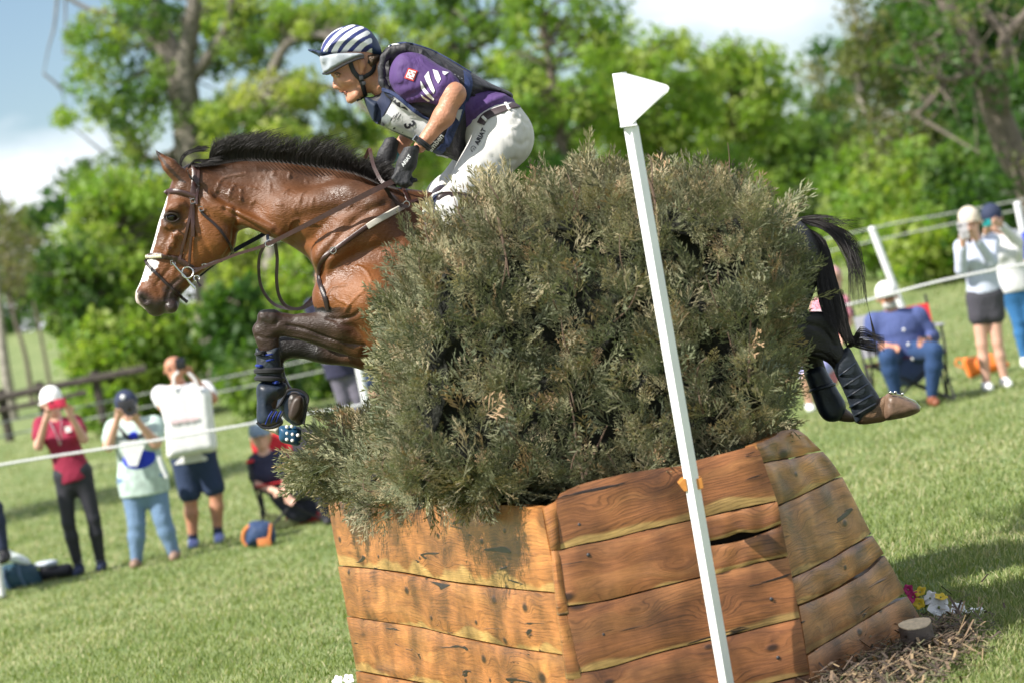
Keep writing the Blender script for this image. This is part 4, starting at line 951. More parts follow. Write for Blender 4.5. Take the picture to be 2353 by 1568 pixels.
fr = [P(*c4b(x, y), Yp - .034 + .006 * math.sin(max(0, (x - 440)) / 300 * math.pi)) for x, y in fl]
b.add(fr + [p + np.array([0, .006, 0]) for p in fr], [tuple(range(n_)), tuple(range(2 * n_ - 1, n_ - 1, -1))] + [(i, i + n_, (i + 1) % n_ + n_, (i + 1) % n_) for i in range(n_)])
b.build('flag', M['white_plastic'], pole, smooth=False)
b = MB()   # sleeve that wraps the pole and widens upward
ring_b = [P(*c4b(x, 474 - (x - 417) * .12), Yp + y) for x, y in [(417, -.012), (440, -.03), (490, -.03), (531, -.005), (525, .03), (430, .03)]]
ring_t = [P(*c4b(x, 100 - (x - 360) * .14), Yp + y) for x, y in [(358, .0), (385, -.035), (430, -.035), (458, -.01), (455, .03), (380, .03)]]
b.add(ring_b + ring_t, [(i, (i + 1) % 6, (i + 1) % 6 + 6, i + 6) for i in range(6)] + [tuple(range(6))[::-1], tuple(range(6, 12))]); b.build('flag_sleeve', M['white_plastic'], pole, smooth=False, bevel=.002)
b = MB(); r2 = [P(*c4b(x, y), Yp + w) for x, y, w in [(415, 476, -.035), (533, 460, -.035), (533, 460, .035), (415, 476, .035)]]; b.prism(r2, [0, 0, .006]); b.build('sleeve_rim', M['white_plastic'], pole, smooth=False)
MB().ball(P(*c4b(450, 494), Yp - .027), .004, n=8, m=6).build('screw', M['steel'], pole)
for pl_ in ([(730, 338), (748, 316), (762, 312), (772, 372), (756, 374)], [(797, 318), (838, 309), (847, 358), (806, 370)]):
    b = MB(); b.prism([P(*c8(x, y), Yp - .012) for x, y in pl_], [0, .10, 0]); b.build('bracket', M['orange_clip'], pole, smooth=False, bevel=.002)
# ------------------------------------------------------------------ the horse
YH = 12.1
c1L = lambda *p: L(c1, p)
c3L = lambda *p: L(c3, p)
c4L = lambda *p: L(c4, p)
def wl(f, *t): return [(*f(x, y), w) for x, y, w in t]
fx = Field([-1.95, 11.62, .55], [2.15, 12.62, 2.75], .0068)
neck = c1L((400, 400), (470, 310), (560, 298), (760, 275), (960, 252), (1200, 270), (1500, 305), (1750, 352), (1950, 430), (2120, 470), (2300, 495)) + \
    [(1010, 445), (1100, 462), (1200, 472), (1300, 470), (1420, 462), (1560, 456), (1680, 462), (1780, 485), (1845, 520), (1868, 580), (1868, 650), (1850, 720), (1790, 800), (1700, 835), (1600, 830), (1450, 870), (1300, 900), (1150, 905), (1000, 890), (900, 865), (845, 838), (800, 790), (765, 745)] + \
    c1L((1550, 1430), (1515, 1300), (1482, 1180), (1432, 1060), (1388, 1005), (1300, 942), (1200, 884), (1100, 834), (1010, 788), (930, 785), (860, 800), (780, 760), (600, 560))
nW = wl(c1, (450, 380, .065), (600, 520, .075), (800, 330, .06), (800, 600, .09), (950, 740, .07), (1000, 300, .055), (1150, 620, .1), (1200, 830, .075), (1450, 350, .06), (1500, 750, .14), (1750, 450, .1), (1700, 900, .19), (2000, 500, .1), (1500, 1250, .17), (1900, 1200, .245), (2000, 900, .22)) + \
    [(980, 455, .08), (900, 600, .23), (950, 760, .27), (1300, 680, .31), (1300, 490, .2), (1600, 600, .3), (1700, 640, .3), (1840, 600, .2)]
fx.infl(neck, YH, nW, R=.11, k=.02)
head = c1L((560, 296), (470, 306), (395, 365), (345, 430), (312, 540), (290, 610), (266, 680), (240, 760), (214, 860), (187, 950), (160, 1030), (140, 1090), (118, 1160), (95, 1220), (70, 1272), (62, 1320), (74, 1368), (110, 1392), (145, 1424), (168, 1452), (215, 1472), (262, 1466), (288, 1446), (330, 1452),
                (380, 1424), (408, 1375), (410, 1330), (432, 1290), (482, 1240), (540, 1172), (590, 1128), (655, 1082), (735, 1035), (795, 985), (828, 925), (834, 850), (820, 770), (780, 640), (740, 450))
hW = wl(c1, (480, 360, .065), (400, 500, .085), (380, 640, .1), (330, 700, .092), (550, 700, .092), (700, 850, .085), (560, 480, .08), (330, 880, .066), (500, 980, .062), (640, 1040, .055), (260, 1060, .052), (420, 1130, .05), (350, 1230, .048), (150, 1290, .058), (250, 1350, .056), (340, 1400, .04), (110, 1340, .052))
fx.infl(head, YH, hW, R=.062, k=.025)
# brow, cheek, jowl, nostril flare, lips
def s3(f, x, y, r, dy, wr=None, k=.02, sub=False, b=None, rb=None):
    a = P(*f(x, y), YH - dy); bb = P(*f(*b[:2]), YH - b[2]) if b else a
    fx.cone(a, bb, r, rb or r, wr, wr, k=k, sub=sub)
for sd_ in (1, -1):
    s3(c1, 335, 640, .022, .088 * sd_, b=(420, 610, .09 * sd_), rb=.02, k=.022)         # brow bone
    s3(c1, 640, 830, .105, .035 * sd_, .062, k=.03)                                       # jowl
    s3(c1, 400, 830, .012, .07 * sd_, b=(310, 990, .055 * sd_), rb=.01, k=.018)         # facial crest
    s3(c1, 560, 560, .03, .055 * sd_, b=(470, 450, .05 * sd_), rb=.03, k=.03)
    s3(c1, 345, 700, .026, .118 * sd_, sub=True, k=.012)                                # eye socket
    s3(c1, 110, 1300, .022, .048 * sd_, b=(150, 1355, .045 * sd_), rb=.022, k=.02)
    s3(c1, 108, 1312, .013, .078 * sd_, b=(140, 1350, .07 * sd_), rb=.016, sub=True, k=.008)  # nostril
    s3(c1, 300, 1330, .006, .065 * sd_, b=(245, 1440, .06 * sd_), rb=.007, sub=True, k=.006)  # mouth line
    s3(c1, 345, 1395, .028, .028 * sd_, k=.012)                                          # lower lip, chin
    # near side and far side ear
    tip, mid, bs = ((219, 182), (330, 300), (430, 400)) if sd_ > 0 else ((262, 235), (345, 320), (420, 400))
    e0 = P(*c1(*bs), YH - .05 * sd_); e1_ = P(*c1(*mid), YH - .062 * sd_); e2_ = P(*c1(*tip), YH - .058 * sd_)
    fx.cone(e0, e1_, .036, .032, .03, .026, k=.012); fx.cone(e1_, e2_, .031, .004, .024, .004, k=.008)
    if sd_ > 0:
        fx.cone(P(*c1(405, 400), YH - .115), P(*c1(330, 300), YH - .105), .017, .016, k=.01, sub=True); fx.cone(P(*c1(330, 300), YH - .1), P(*c1(245, 210), YH - .078), .015, .004, k=.006, sub=True)
# neck muscles: long strip from jaw to shoulder, throat groove under it
fx.cone(P(*c1(640, 600), YH - .07), P(*c1(1180, 800), YH - .085), .03, .04, k=.04)
fx.cone(P(*c1(1250, 640), YH - .1), P(*c1(1750, 560), YH - .14), .07, .08, .05, .07, k=.06)
fx.cone(P(*c1(1560, 1000), YH - .16), P(*c1(1950, 640), YH - .15), .07, .09, k=.06)
fx.cone(P(*c1(1620, 1320), YH - .14), P(*c1(1900, 1350), YH - .2), .1, .12, k=.06)
fx.cone(P(*c1(1620, 1320), YH + .14), P(*c1(1900, 1350), YH + .2), .1, .12, k=.06)
# near fore leg
YN, YF = YH - .15, YH + .12
fx.infl(c3L((1560, 60), (1250, 170), (1120, 225), (1050, 252), (960, 266), (880, 266), (700, 254), (560, 230), (430, 208), (340, 201), (268, 215), (205, 262), (165, 320), (150, 390), (163, 460), (185, 530), (200, 600), (240, 640), (360, 620), (398, 560), (402, 500), (400, 455), (470, 448), (560, 458), (700, 492),
                (850, 542), (1000, 590), (1150, 622), (1290, 640), (1312, 690), (1300, 750), (1330, 805), (1385, 836), (1450, 810), (1560, 700), (1700, 400)), YN,
        wl(c3, (280, 300, .042), (200, 400, .038), (300, 580, .032), (500, 330, .042), (800, 390, .055), (1100, 400, .085), (1100, 580, .06), (1350, 350, .11), (1370, 780, .05), (1600, 400, .13)), R=.045, k=.015)
fx.cone(P(*c3(250, 250), YN - .02), P(*c3(330, 240), YN - .02), .03, .028, k=.02); fx.cone(P(*c3(185, 380), YN - .005), P(*c3(230, 500), YN), .022, .02, k=.02)
fx.cone(P(*c3(1000, 330), YN - .04), P(*c3(640, 290), YN - .018), .055, .03, k=.03)     # extensor muscle
fx.cone(P(*c3(1180, 590), YN - .02), P(*c3(520, 410), YN - .01), .03, .014, k=.02)
fx.cone(P(*c3(295, 560), YN), P(*c3(320, 900), YN), .027, .024, .022, .02, k=.015)
fx.cone(P(*c3(320, 900), YN), P(*c3(345, 960), YN), .034, .034, .03, .03, k=.02)
fx.cone(P(*c3(345, 960), YN), P(*c3(300, 1130), YN - .01), .028, .03, k=.02)
# far fore leg, knee hidden behind the near cannon
fx.infl(c3L((1250, 520), (900, 500), (700, 455), (420, 440), (340, 470), (300, 560), (320, 650), (420, 692), (520, 666), (640, 670), (760, 700), (860, 722), (1000, 732), (1120, 750), (1250, 792), (1330, 825), (1420, 800), (1450, 600)), YF,
        wl(c3, (350, 570, .042), (600, 570, .045), (900, 600, .06), (1200, 650, .09)), R=.045, k=.015)
fx.cone(P(*c3(360, 600), YF), P(*c3(420, 930), YF - .03), .027, .024, k=.015); fx.cone(P(*c3(420, 930), YF - .03), P(*c3(470, 1010), YF - .05), .033, .03, k=.015)
fx.cone(P(*c3(470, 1010), YF - .05), P(*c3(550, 1130), YF - .06), .028, .034, k=.015)
# hind legs
YNh, YFh = YH - .13, YH + .13
fx.infl([(1560, 640), (1640, 690)] + c4L((-100, 690), (60, 730), (220, 772), (330, 765), (430, 768), (482, 800), (522, 900), (556, 1010), (602, 1080), (652, 1180), (700, 1270), (765, 1365), (800, 1395), (790, 1450), (740, 1510), (690, 1540), (655, 1530), (636, 1490), (600, 1395), (560, 1300), (520, 1225), (480, 1150), (425, 1108),
        (350, 1088), (230, 1062), (100, 1040), (-100, 1000), (-300, 960)) + [(1600, 800)], YNh, wl(c4, (-250, 850, .11), (100, 900, .07), (300, 900, .05), (450, 850, .036), (480, 1000, .036), (600, 1200, .028), (700, 1450, .034)), R=.035, k=.012)
fx.infl(c4L((0, 800), (150, 830), (260, 930), (260, 1080), (285, 1180), (325, 1290), (362, 1400), (398, 1485), (440, 1522), (500, 1528), (550, 1505), (575, 1445), (560, 1385), (520, 1320), (480, 1250), (440, 1160), (415, 1060), (430, 900), (300, 800), (100, 700)), YFh,
        wl(c4, (100, 850, .07), (330, 950, .045), (400, 1200, .03), (450, 1450, .036)), R=.035, k=.012)
fx.infl(c4L((720, 1440), (785, 1385), (870, 1348), (880, 1420), (870, 1518), (770, 1545), (690, 1550), (652, 1528)), YNh, .033, R=.035, k=.015)
fx.infl(c4L((520, 1500), (570, 1440), (640, 1490), (650, 1530), (600, 1536), (540, 1528)), YFh, .03, R=.03, k=.012)
# haunch behind the brush
fx.cone(P(1640, 560, YH - .14), P(1800, 600, YH - .1), .2, .15, k=.08); fx.cone(P(1640, 560, YH + .14), P(1800, 600, YH + .1), .2, .15, k=.08)
fx.cone(P(1700, 620, YH - .14), P(1640, 790, YH - .14), .22, .12, k=.08); fx.cone(P(1700, 620, YH + .14), P(1700, 760, YH + .14), .22, .12, k=.08)
hV, hF = fx.mesh(2); hN = normals(hV, hF); del fx
huv = proj(hV); near = np.clip(-hN[:, 1] * 2.2, 0, 1)
def ridge(f, pts, w, amp, both=False):
    global hV
    ln = catmull(L(f, pts), 5); d = polydist(huv, ln); hV = hV + hN * (amp * np.exp(-(d / (w * 540)) ** 2) * near)[:, None]
for a in [  # grooves and ridges surveyed on the near side
    (c1, [(560, 470), (620, 560), (760, 620)], .014, -.008), (c1, [(760, 640), (960, 760), (1100, 850), (1220, 920)], .012, -.012), (c1, [(700, 540), (900, 640), (1100, 740), (1230, 830)], .018, -.010),
    (c1, [(620, 520), (700, 590), (900, 680), (1120, 780)], .014, .010), (c1, [(840, 640), (835, 760), (825, 900), (760, 1010)], .01, -.010), (c1, [(430, 620), (440, 720), (400, 800), (330, 800)], .012, -.007),
    (c1, [(300, 620), (290, 690), (310, 780)], .008, -.003), (c1, [(420, 760), (350, 880), (300, 1000)], .007, .006), (c1, [(520, 640), (560, 800), (600, 900), (650, 1000)], .012, -.005), (c1, [(330, 950), (380, 1050), (350, 1150)], .006, .004), (c1, [(430, 980), (300, 1130), (220, 1230)], .006, -.004),
    (c1, [(400, 1180), (340, 1240), (300, 1330)], .007, -.006), (c1, [(180, 1180), (240, 1250), (260, 1360)], .008, -.003), (c1, [(285, 770), (330, 790), (390, 760)], .004, .004),
    (c1, [(1480, 1180), (1560, 950), (1800, 700), (2000, 600)], .022, -.016), (c1, [(1540, 1250), (1620, 1080), (1800, 980), (2100, 900)], .02, -.007), (c1, [(1300, 900), (1500, 850), (1750, 720)], .02, -.008), (c1, [(1250, 420), (1500, 480), (1800, 600)], .03, -.006), (c1, [(1350, 700), (1600, 640), (1850, 640)], .025, -.006),
    (c1, [(700, 400), (900, 420), (1150, 480)], .03, -.005), (c3, [(880, 262), (1000, 275), (1130, 250), (1200, 190)], .007, -.009), (c3, [(480, 335), (650, 375), (820, 440), (1000, 500), (1250, 540)], .006, -.009), (c3, [(430, 430), (700, 470), (1000, 570)], .005, .004), (c3, [(940, 270), (1010, 330), (1130, 350), (1230, 470), (1240, 600)], .011, -.006),
    (c3, [(1060, 200), (1090, 140), (1040, 80)], .006, .004), (c3, [(240, 300), (330, 340), (380, 300)], .008, -.004), (c3, [(170, 440), (280, 470), (380, 450)], .006, -.004), (c4, [(250, 850), (400, 880), (500, 1000)], .01, -.006), (c4, [(300, 1060), (430, 1060), (560, 1200), (680, 1380)], .007, -.005),
    (c3, [(1300, 640), (1310, 700), (1290, 790)], .007, -.007)]: ridge(*a)
vg = random.Random(3)
veins = [[(690, 500), (740, 400), (900, 365)], [(785, 560), (800, 500), (835, 445)], [(880, 575), (885, 480)], [(1340, 585), (1352, 530), (1380, 500)], [(1210, 515), (1255, 480)], [(1250, 805), (1270, 740), (1330, 715)], [(1105, 500), (1110, 440)], [(950, 470), (1000, 480)], [(1430, 610), (1445, 560)], [(1130, 380), (1145, 340)], [(1255, 390), (1265, 355)], [(1070, 350), (1080, 330)],
         [(1540, 1330), (1590, 1250), (1700, 1225)], [(1600, 1300), (1640, 1340), (1720, 1380)], [(1840, 1265), (1760, 1340), (1700, 1420)], [(1460, 900), (1500, 850), (1580, 810)], [(960, 600), (990, 570)], [(1160, 600), (1200, 605)], [(1480, 870), (1560, 830), (1620, 820)], [(1780, 1080), (1850, 1110), (1900, 1200)], [(330, 790), (370, 850), (360, 930)], [(310, 900), (330, 960)], [(520, 760), (560, 850)],
         [(1000, 1000), (1040, 960)], [(1700, 640), (1740, 600)], [(1380, 760), (1420, 740), (1500, 760)], [(1310, 660), (1290, 620)]]
for v_ in veins: ridge(c1, v_, .0036, .0062)
for x, y in [(1000, 320), (1035, 385), (1140, 360), (1260, 375), (920, 350), (1395, 415)]: ridge(c1, [(x, y), (x + 4, y + 14)], .005, .004)
hN = normals(hV, hF)
# coat pattern: bay with black points, dark muzzle, white blaze
D1 = (huv - 292.1) / .2958; D3 = np.stack([(huv[:, 0] - 549.8) / .23005, (huv[:, 1] - 670) / .23005], 1); D4 = np.stack([(huv[:, 0] - 1752.4) / .3287, (huv[:, 1] - 463.9) / .3287], 1)
g = np.random.default_rng(9)
nzv = np.sin(hV[:, 0] * 23 + 3 * np.sin(hV[:, 2] * 17)) * np.sin(hV[:, 2] * 29 + 2 * np.sin(hV[:, 0] * 19)) 
bay = np.array([.145, .05, .0135]); dark = np.array([.052, .025, .0145]); blk = np.array([.009, .0078, .008]); tan = np.array([.27, .095, .022])
col = np.tile(bay, (len(hV), 1)) * (1 + .1 * nzv)[:, None]
def blend(mask, c): 
    global col
    col = col * (1 - mask[:, None]) + np.array(c) * mask[:, None]
sm = lambda x, a, b: np.clip((x - a) / (b - a), 0, 1) ** 2 * (3 - 2 * np.clip((x - a) / (b - a), 0, 1))
topd = polydist(huv, catmull(c1L((560, 298), (960, 252), (1500, 305), (1950, 430), (2300, 495)) + [(1200, 470), (1560, 456), (1840, 520)], 4))
blend(.72 * sm(-topd, -150, -15), dark)                                      # darker topline
blend(.5 * sm(-polydist(huv, L(c1, [(1700, 1350), (1900, 1250), (1950, 1500)])), -60, -5), tan)
blend(.45 * sm(-polydist(huv, L(c1, [(640, 700), (700, 900), (520, 1000)])), -60, -5), tan)
mz = polydist(huv, L(c1, [(90, 1350), (200, 1440), (320, 1400), (380, 1330)])); blend(.93 * sm(-mz, -38, -14), (.035, .026, .025))
blend(.8 * sm(-polydist(huv, L(c1, [(300, 1260), (400, 1200), (440, 1150)])), -14, -4), (.05, .03, .025))
ey = polydist(huv, L(c1, [(320, 700), (375, 700)])); blend(.85 * sm(-ey, -22, -10), (.02, .013, .011))
blend(.5 * sm(-polydist(huv, L(c1, [(225, 900), (270, 800), (300, 740)])), -14, -2), dark)
leg = sm(-D3[:, 0], -1350, -820) * (D3[:, 1] > 150) * (huv[:, 0] < 880) * (huv[:, 0] > 560) * (D1[:, 1] > 1400); blend(leg, blk)
blend(.6 * (sm(-D3[:, 0], -1300, -900) * (D3[:, 1] > 100) * (huv[:, 0] < 900) * (D1[:, 1] > 1440) * (huv[:, 0] > 560)), dark)
knee = polydist(huv, L(c3, [(230, 300), (300, 260)])); blend(.4 * sm(-knee, -18, -2) * (np.sin(hV[:, 0] * 190) * np.sin(hV[:, 2] * 170) > -.2), (.07, .06, .058))
farleg = (hV[:, 1] > YH + .05) & (huv[:, 1] > 770) & (huv[:, 0] < 860); blend(.9 * farleg * sm(-D3[:, 0], -900, -750), blk)
hind = sm(huv[:, 0], 1600, 1780) * (huv[:, 1] > 480); blend(hind, blk)
past = pip(huv, c4L((700, 1560), (640, 1520), (720, 1430), (800, 1360), (880, 1340), (900, 1560))); blend(past * .9, (.17, .1, .055))
past2 = pip(huv, c4L((560, 1440), (660, 1480), (660, 1550), (540, 1540))); blend(past2 * .9, (.12, .08, .06))
earm = pip(huv, c1L((215, 175), (300, 270), (400, 380), (470, 440), (420, 430), (330, 350), (250, 240))) & (hN[:, 1] < -.1); blend(earm * .8, (.02, .012, .01))
blend(.9 * sm(-polydist(huv, L(c1, [(219, 182), (240, 205)])), -10, -3), blk)
blz = pip(huv + g.normal(0, .6, huv.shape), c1L((318, 540), (292, 640), (262, 740), (234, 850), (200, 960), (180, 1010), (205, 1030), (250, 1045), (240, 1085), (195, 1120), (190, 1150), (165, 1160), (155, 1192), (112, 1205), (90, 1240), (60, 1290), (30, 1290), (60, 1150), (180, 850), (260, 560)))
blz |= (np.abs(hV[:, 1] - YH) < .026) & (hN[:, 0] < -.55) & (D1[:, 1] > 540) & (D1[:, 1] < 1290) & (D1[:, 0] < 420)
blend(blz * 1.0, (.8, .77, .74)); 
blend(.8 * sm(-polydist(huv, L(c1, [(68, 1300), (66, 1330), (90, 1385), (125, 1415)])), -6, -3), (.62, .5, .47))
blend(1.0 * sm(-polydist(huv, L(c1, [(112, 1318), (140, 1350)])), -5, -1), (.012, .007, .007))

m_coat, t, bs_ = new_mat('bay_coat')
a_ = N(t, 'ShaderNodeAttribute', attribute_name='col'); tcn = N(t, 'ShaderNodeTexCoord')
n1 = N(t, 'ShaderNodeTexNoise'); n1.inputs['Scale'].default_value = 7; n1.inputs['Detail'].default_value = 6; lk(t, tcn.outputs['Object'], n1.inputs[0])
mr = N(t, 'ShaderNodeMapRange'); mr.inputs[1].default_value = .3; mr.inputs[2].default_value = .7; mr.inputs[3].default_value = .78; mr.inputs[4].default_value = 1.2; lk(t, n1.outputs[0], mr.inputs[0])
sc_ = N(t, 'ShaderNodeVectorMath', operation='SCALE'); lk(t, a_.outputs[0], sc_.inputs[0]); lk(t, mr.outputs[0], sc_.inputs['Scale']); lk(t, sc_.outputs[0], bs_.inputs['Base Color'])
mpn = N(t, 'ShaderNodeMapping'); mpn.inputs['Scale'].default_value = (60, 160, 240); mpn.inputs['Rotation'].default_value = (0, .5, 0); lk(t, tcn.outputs['Object'], mpn.inputs[0])
n2 = N(t, 'ShaderNodeTexNoise'); n2.inputs['Scale'].default_value = 1; n2.inputs['Detail'].default_value = 3; lk(t, mpn.outputs[0], n2.inputs[0])
n3 = N(t, 'ShaderNodeTexNoise'); n3.inputs['Scale'].default_value = 20; n3.inputs['Detail'].default_value = 4; n3.inputs['Distortion'].default_value = 1.5; lk(t, tcn.outputs['Object'], n3.inputs[0])
ah = N(t, 'ShaderNodeMath', operation='MULTIPLY_ADD'); lk(t, n3.outputs[0], ah.inputs[0]); ah.inputs[1].default_value = 1.3; lk(t, n2.outputs[0], ah.inputs[2])
bp = N(t, 'ShaderNodeBump'); bp.inputs['Strength'].default_value = .5; bp.inputs['Distance'].default_value = .006; lk(t, ah.outputs[0], bp.inputs['Height']); lk(t, bp.outputs[0], bs_.inputs['Normal'])
rr = N(t, 'ShaderNodeMapRange'); rr.inputs[1].default_value = .35; rr.inputs[2].default_value = .65; rr.inputs[3].default_value = .28; rr.inputs[4].default_value = .55; lk(t, n1.outputs[0], rr.inputs[0]); lk(t, rr.outputs[0], bs_.inputs['Roughness'])
setp(bs_, Specular_IOR_Level=.42)

horse = empty('horse', P(1200, 900, YH), 'bay horse with white blaze and black mane, leaping left over the brush hedge', 'horse')
hb = mesh_obj('body', hV, hF, m_coat, horse, True, col)
HB = BVHTree.FromPolygons([Vector(v) for v in hV], [tuple(f) for f in hF.tolist()])
# eyes
for sd_ in (1, -1):
    b = MB(); b.ball(P(*c1(346, 697), YH - .092 * sd_), .0225, (1.05, .8, .95), 20, 14); b.build('eye', M['eye'], horse)
    for up_, rr_ in ((1, .0048), (-1, .0036)):
        b = MB(); pts = []
        for k in range(9):
            th = math.pi * k / 8; x = 346 - 54 * math.cos(th) * 1.02; y = 700 - up_ * 33 * math.sin(th) + 4
            pts.append(P(*c1(x, y), YH - (.104 + .010 * math.sin(th)) * sd_))
        b.tube(catmull(pts, 3), rr_, 7); b.build('eyelid', simple('dark_lid', (.028, .017, .014), .35), horse)
# hair
def strands(n, gen, wid, seed):
    g_ = random.Random(seed); V = []; F = []
    for i in range(n):
        pts, w = gen(g_, i); pts = catmull(pts, 3); m = len(pts)
        T = np.gradient(pts, axis=0); vd = np.array([0, 1, 0]) + .5 * np.array([g_.uniform(-1, 1), 0, g_.uniform(-1, 1)])
        S = np.cross(T, vd); S /= np.linalg.norm(S, axis=1)[:, None] + 1e-9
        ww = (w * wid * np.linspace(1, .25, m))[:, None]; b0 = len(V)
        V += list(pts - S * ww) + list(pts + S * ww)
        F += [(b0 + j, b0 + j + 1, b0 + m + j + 1, b0 + m + j) for j in range(m - 1)]
    return np.array(V), np.array(F)
crest = catmull(c1L((500, 296), (560, 298), (700, 283), (820, 262), (960, 252), (1200, 270), (1500, 308), (1750, 356), (1950, 436), (2090, 470)), 8)
# upper outline of the mane above the crest in crop pixels
mo = np.array([(480, 290), (560, 240), (620, 130), (700, 80), (820, 45), (900, 65), (1000, 55), (1080, 90), (1200, 70), (1330, 80), (1450, 105), (1560, 130), (1650, 150), (1750, 190), (1850, 240), (1950, 300), (2050, 380), (2110, 430)])
def mane_gen(g_, i):
    t_ = g_.random() ** .95; ci = t_ * (len(crest) - 1); j = int(ci); j = min(j, len(crest) - 2); r = crest[j] + (crest[j + 1] - crest[j]) * (ci - j)
    x = (r[0] - 292.1) / .2958; y = (r[1] - 292.1) / .2958
    dy0 = g_.uniform(-.045, .03); tuft = math.sin(x * .013 + 1) * .5 + math.sin(x * .041 + 1) * .25 + g_.gauss(0, .25)
    H = max(8, y - np.interp(x, mo[:, 0], mo[:, 1])) * g_.uniform(.5, 1.12) * (1 + .2 * tuft)
    leanx = H * (-.1 + .8 * g_.random() + .4 * tuft) + 10
    if x < 640: H *= .35 * g_.uniform(.3, 1.2); leanx = g_.uniform(60, 130)
    curl = g_.uniform(.2, .6)
    p = [(x, y + g_.uniform(-2, 12), 0), (x - 12 * curl + leanx * .08, y - H * .42, -.012), (x + leanx * .35, y - H * .8, -.02 + dy0 * .3), (x + leanx, y - H * (1 + g_.uniform(-.03, .05)), dy0 * .9)]
    return [P(*c1(a_, b_), YH + dy0 * .55 + c_) for a_, b_, c_ in p], g_.uniform(.7, 1.3)
V, F = strands(7500, mane_gen, .001, 1); mesh_obj('mane', V, F, M['horse_hair'], horse, False)
def fall_gen(g_, i):   # shorter hair falling to the near side at the crest
    t_ = g_.random(); ci = t_ * (len(crest) - 2); r = crest[int(ci)]; x = (r[0] - 292.1) / .2958; y = (r[1] - 292.1) / .2958
    l_ = g_.uniform(15, 60) * (1.1 if x > 900 else .5)
    return [P(*c1(x, y - 12), YH - .035), P(*c1(x + l_ * .35, y + l_ * .1), YH - .068 - .02 * (x > 1500)), P(*c1(x + l_ * .8, y + l_ * .5), YH - .074 - .025 * (x > 1500))], g_.uniform(.6, 1.2)
V, F = strands(900, fall_gen, .0016, 2); mesh_obj('mane', V, F, M['horse_hair'], horse, False)
def fore_gen(g_, i):   # forelock blown back between the ears
    s_ = g_.uniform(-1, 1); q_ = g_.random()
    if q_ < .5: p = [(440, 350), (415 + 8 * s_, 280), (450 + 12 * s_, 215 + 10 * s_), (510 + 20 * g_.random(), 182 + 14 * s_), (540 + 110 * g_.random(), 168 + 26 * s_)]
    elif q_ < .8: p = [(470, 320), (520, 265 + 10 * s_), (600, 262 + 12 * s_), (690 + 40 * s_, 262 + 10 * s_)]
    else: p = [(470, 330), (475, 360), (500 + 10 * s_, 400), (530, 430), (560 + 10 * s_, 460)]
    return [P(*c1(a_, b_), YH - .03 * g_.random() - .02 - (.07 if q_ >= .8 else 0)) for a_, b_ in p], g_.uniform(.7, 1.2)
V, F = strands(420, fore_gen, .0014, 3); mesh_obj('forelock', V, F, M['horse_hair'], horse, False)
def tail_gen(g_, i):
    q_ = g_.random(); s_ = g_.uniform(-1, 1); a_ = g_.random()
    if q_ < .8:
        r_ = g_.random() ** .7
        p = [(200 - 30 * r_, 120 + 60 * g_.random()), (250 + 40 * a_ + 35 * r_, 190 + 60 * (1 - r_)), (330 + 110 * a_, 330 + 60 * s_), (370 + 140 * a_, 520), (400 + 150 * a_ + 10 * s_, 700), (440 + 155 * a_ + 20 * s_, 830 + 130 * a_ + 30 * s_)]
        if g_.random() < .25: p[-1] = (560 + 70 * a_ + 20 * s_, 960 + 30 * s_)
    elif q_ < .93:
        k_ = g_.random()
        p = [(230, 110 + 30 * g_.random()), (380, 128 + 50 * k_), (500 + 20 * s_, 170 + 80 * k_), (590 + 40 * s_, 230 + 150 * k_), (640 + 50 * s_, 330 + 160 * k_), (660 + 70 * s_, 420 + 330 * g_.random())]
        if g_.random() < .14: p = [(230, 115), (360, 112 + 25 * s_), (480, 98 + 60 * k_), (500 + 230 * g_.random(), 100 + 130 * g_.random())]
        if g_.random() < .12: p = [(240, 150), (500, 210), (620, 330), (680, 520), (740, 760), (790, 1000 + 90 * s_)]
    else:
        k_ = g_.random()
        p = [(440 + 120 * a_, 660 + 60 * s_), (530 + 70 * a_, 850 + 60 * s_), (610 + 20 * s_, 930 + 90 * k_), (700, 960 + 120 * k_), (790 + 40 * s_, 990 + 90 * k_)] if k_ < .6 else [(540 + 40 * a_, 860 + 80 * s_), (590, 960 + 60 * k_), (680, 930 + 60 * s_), (780, 950 + 30 * s_), (850, 990 + 60 * s_)]
    o_ = g_.uniform(-.06, .05)
    return [P(*c4(x, y), YH + o_ * (1 + .5 * k)) for k, (x, y) in enumerate(p)], g_.uniform(.6, 1.2)
V, F = strands(3000, tail_gen, .0012, 4); mesh_obj('tail', V, F, M['horse_hair'], horse, False)
# hooves
def field_obj(name, build, lo, hi, h, mat, parent, smooth=1):
    f = Field(lo, hi, h); build(f); V, F = f.mesh(smooth); return mesh_obj(name, V, F, mat, parent, True)
def box_of(pts, Y, m=.08): 
    w = np.array([P(u, v, Y) for u, v in pts]); return w.min(0) - m, w.max(0) + m
hf = c4L((858, 1345), (892, 1333), (960, 1350), (1060, 1396), (1096, 1436), (1086, 1466), (1010, 1498), (930, 1514), (858, 1522), (832, 1480), (838, 1400))
lo, hi = box_of(hf, YNh); field_obj('hoof', lambda f: f.infl(hf, YNh, .062, R=.035), lo, hi, .006, M['hoof'], horse)
b = MB(); b.tube([P(*c4(x, y), YNh - .03 + .02 * k) for k, (x, y) in enumerate([(890, 1333), (960, 1349), (1060, 1394), (1097, 1436)])], .006, 6); b.build('horseshoe', M['steel'], horse)
for x, y in [(893, 1330), (925, 1328), (975, 1340)]: MB().ball(P(*c4(x, y), YNh - .05), .007, n=8, m=6).build('shoe_stud', M['steel'], horse)
hf2 = c4L((640, 1470), (720, 1440), (800, 1470), (820, 1530), (720, 1545), (640, 1535)); lo, hi = box_of(hf2, YFh); field_obj('hoof', lambda f: f.infl(hf2, YFh, .055, R=.035), lo, hi, .006, M['hoof_dark'], horse)
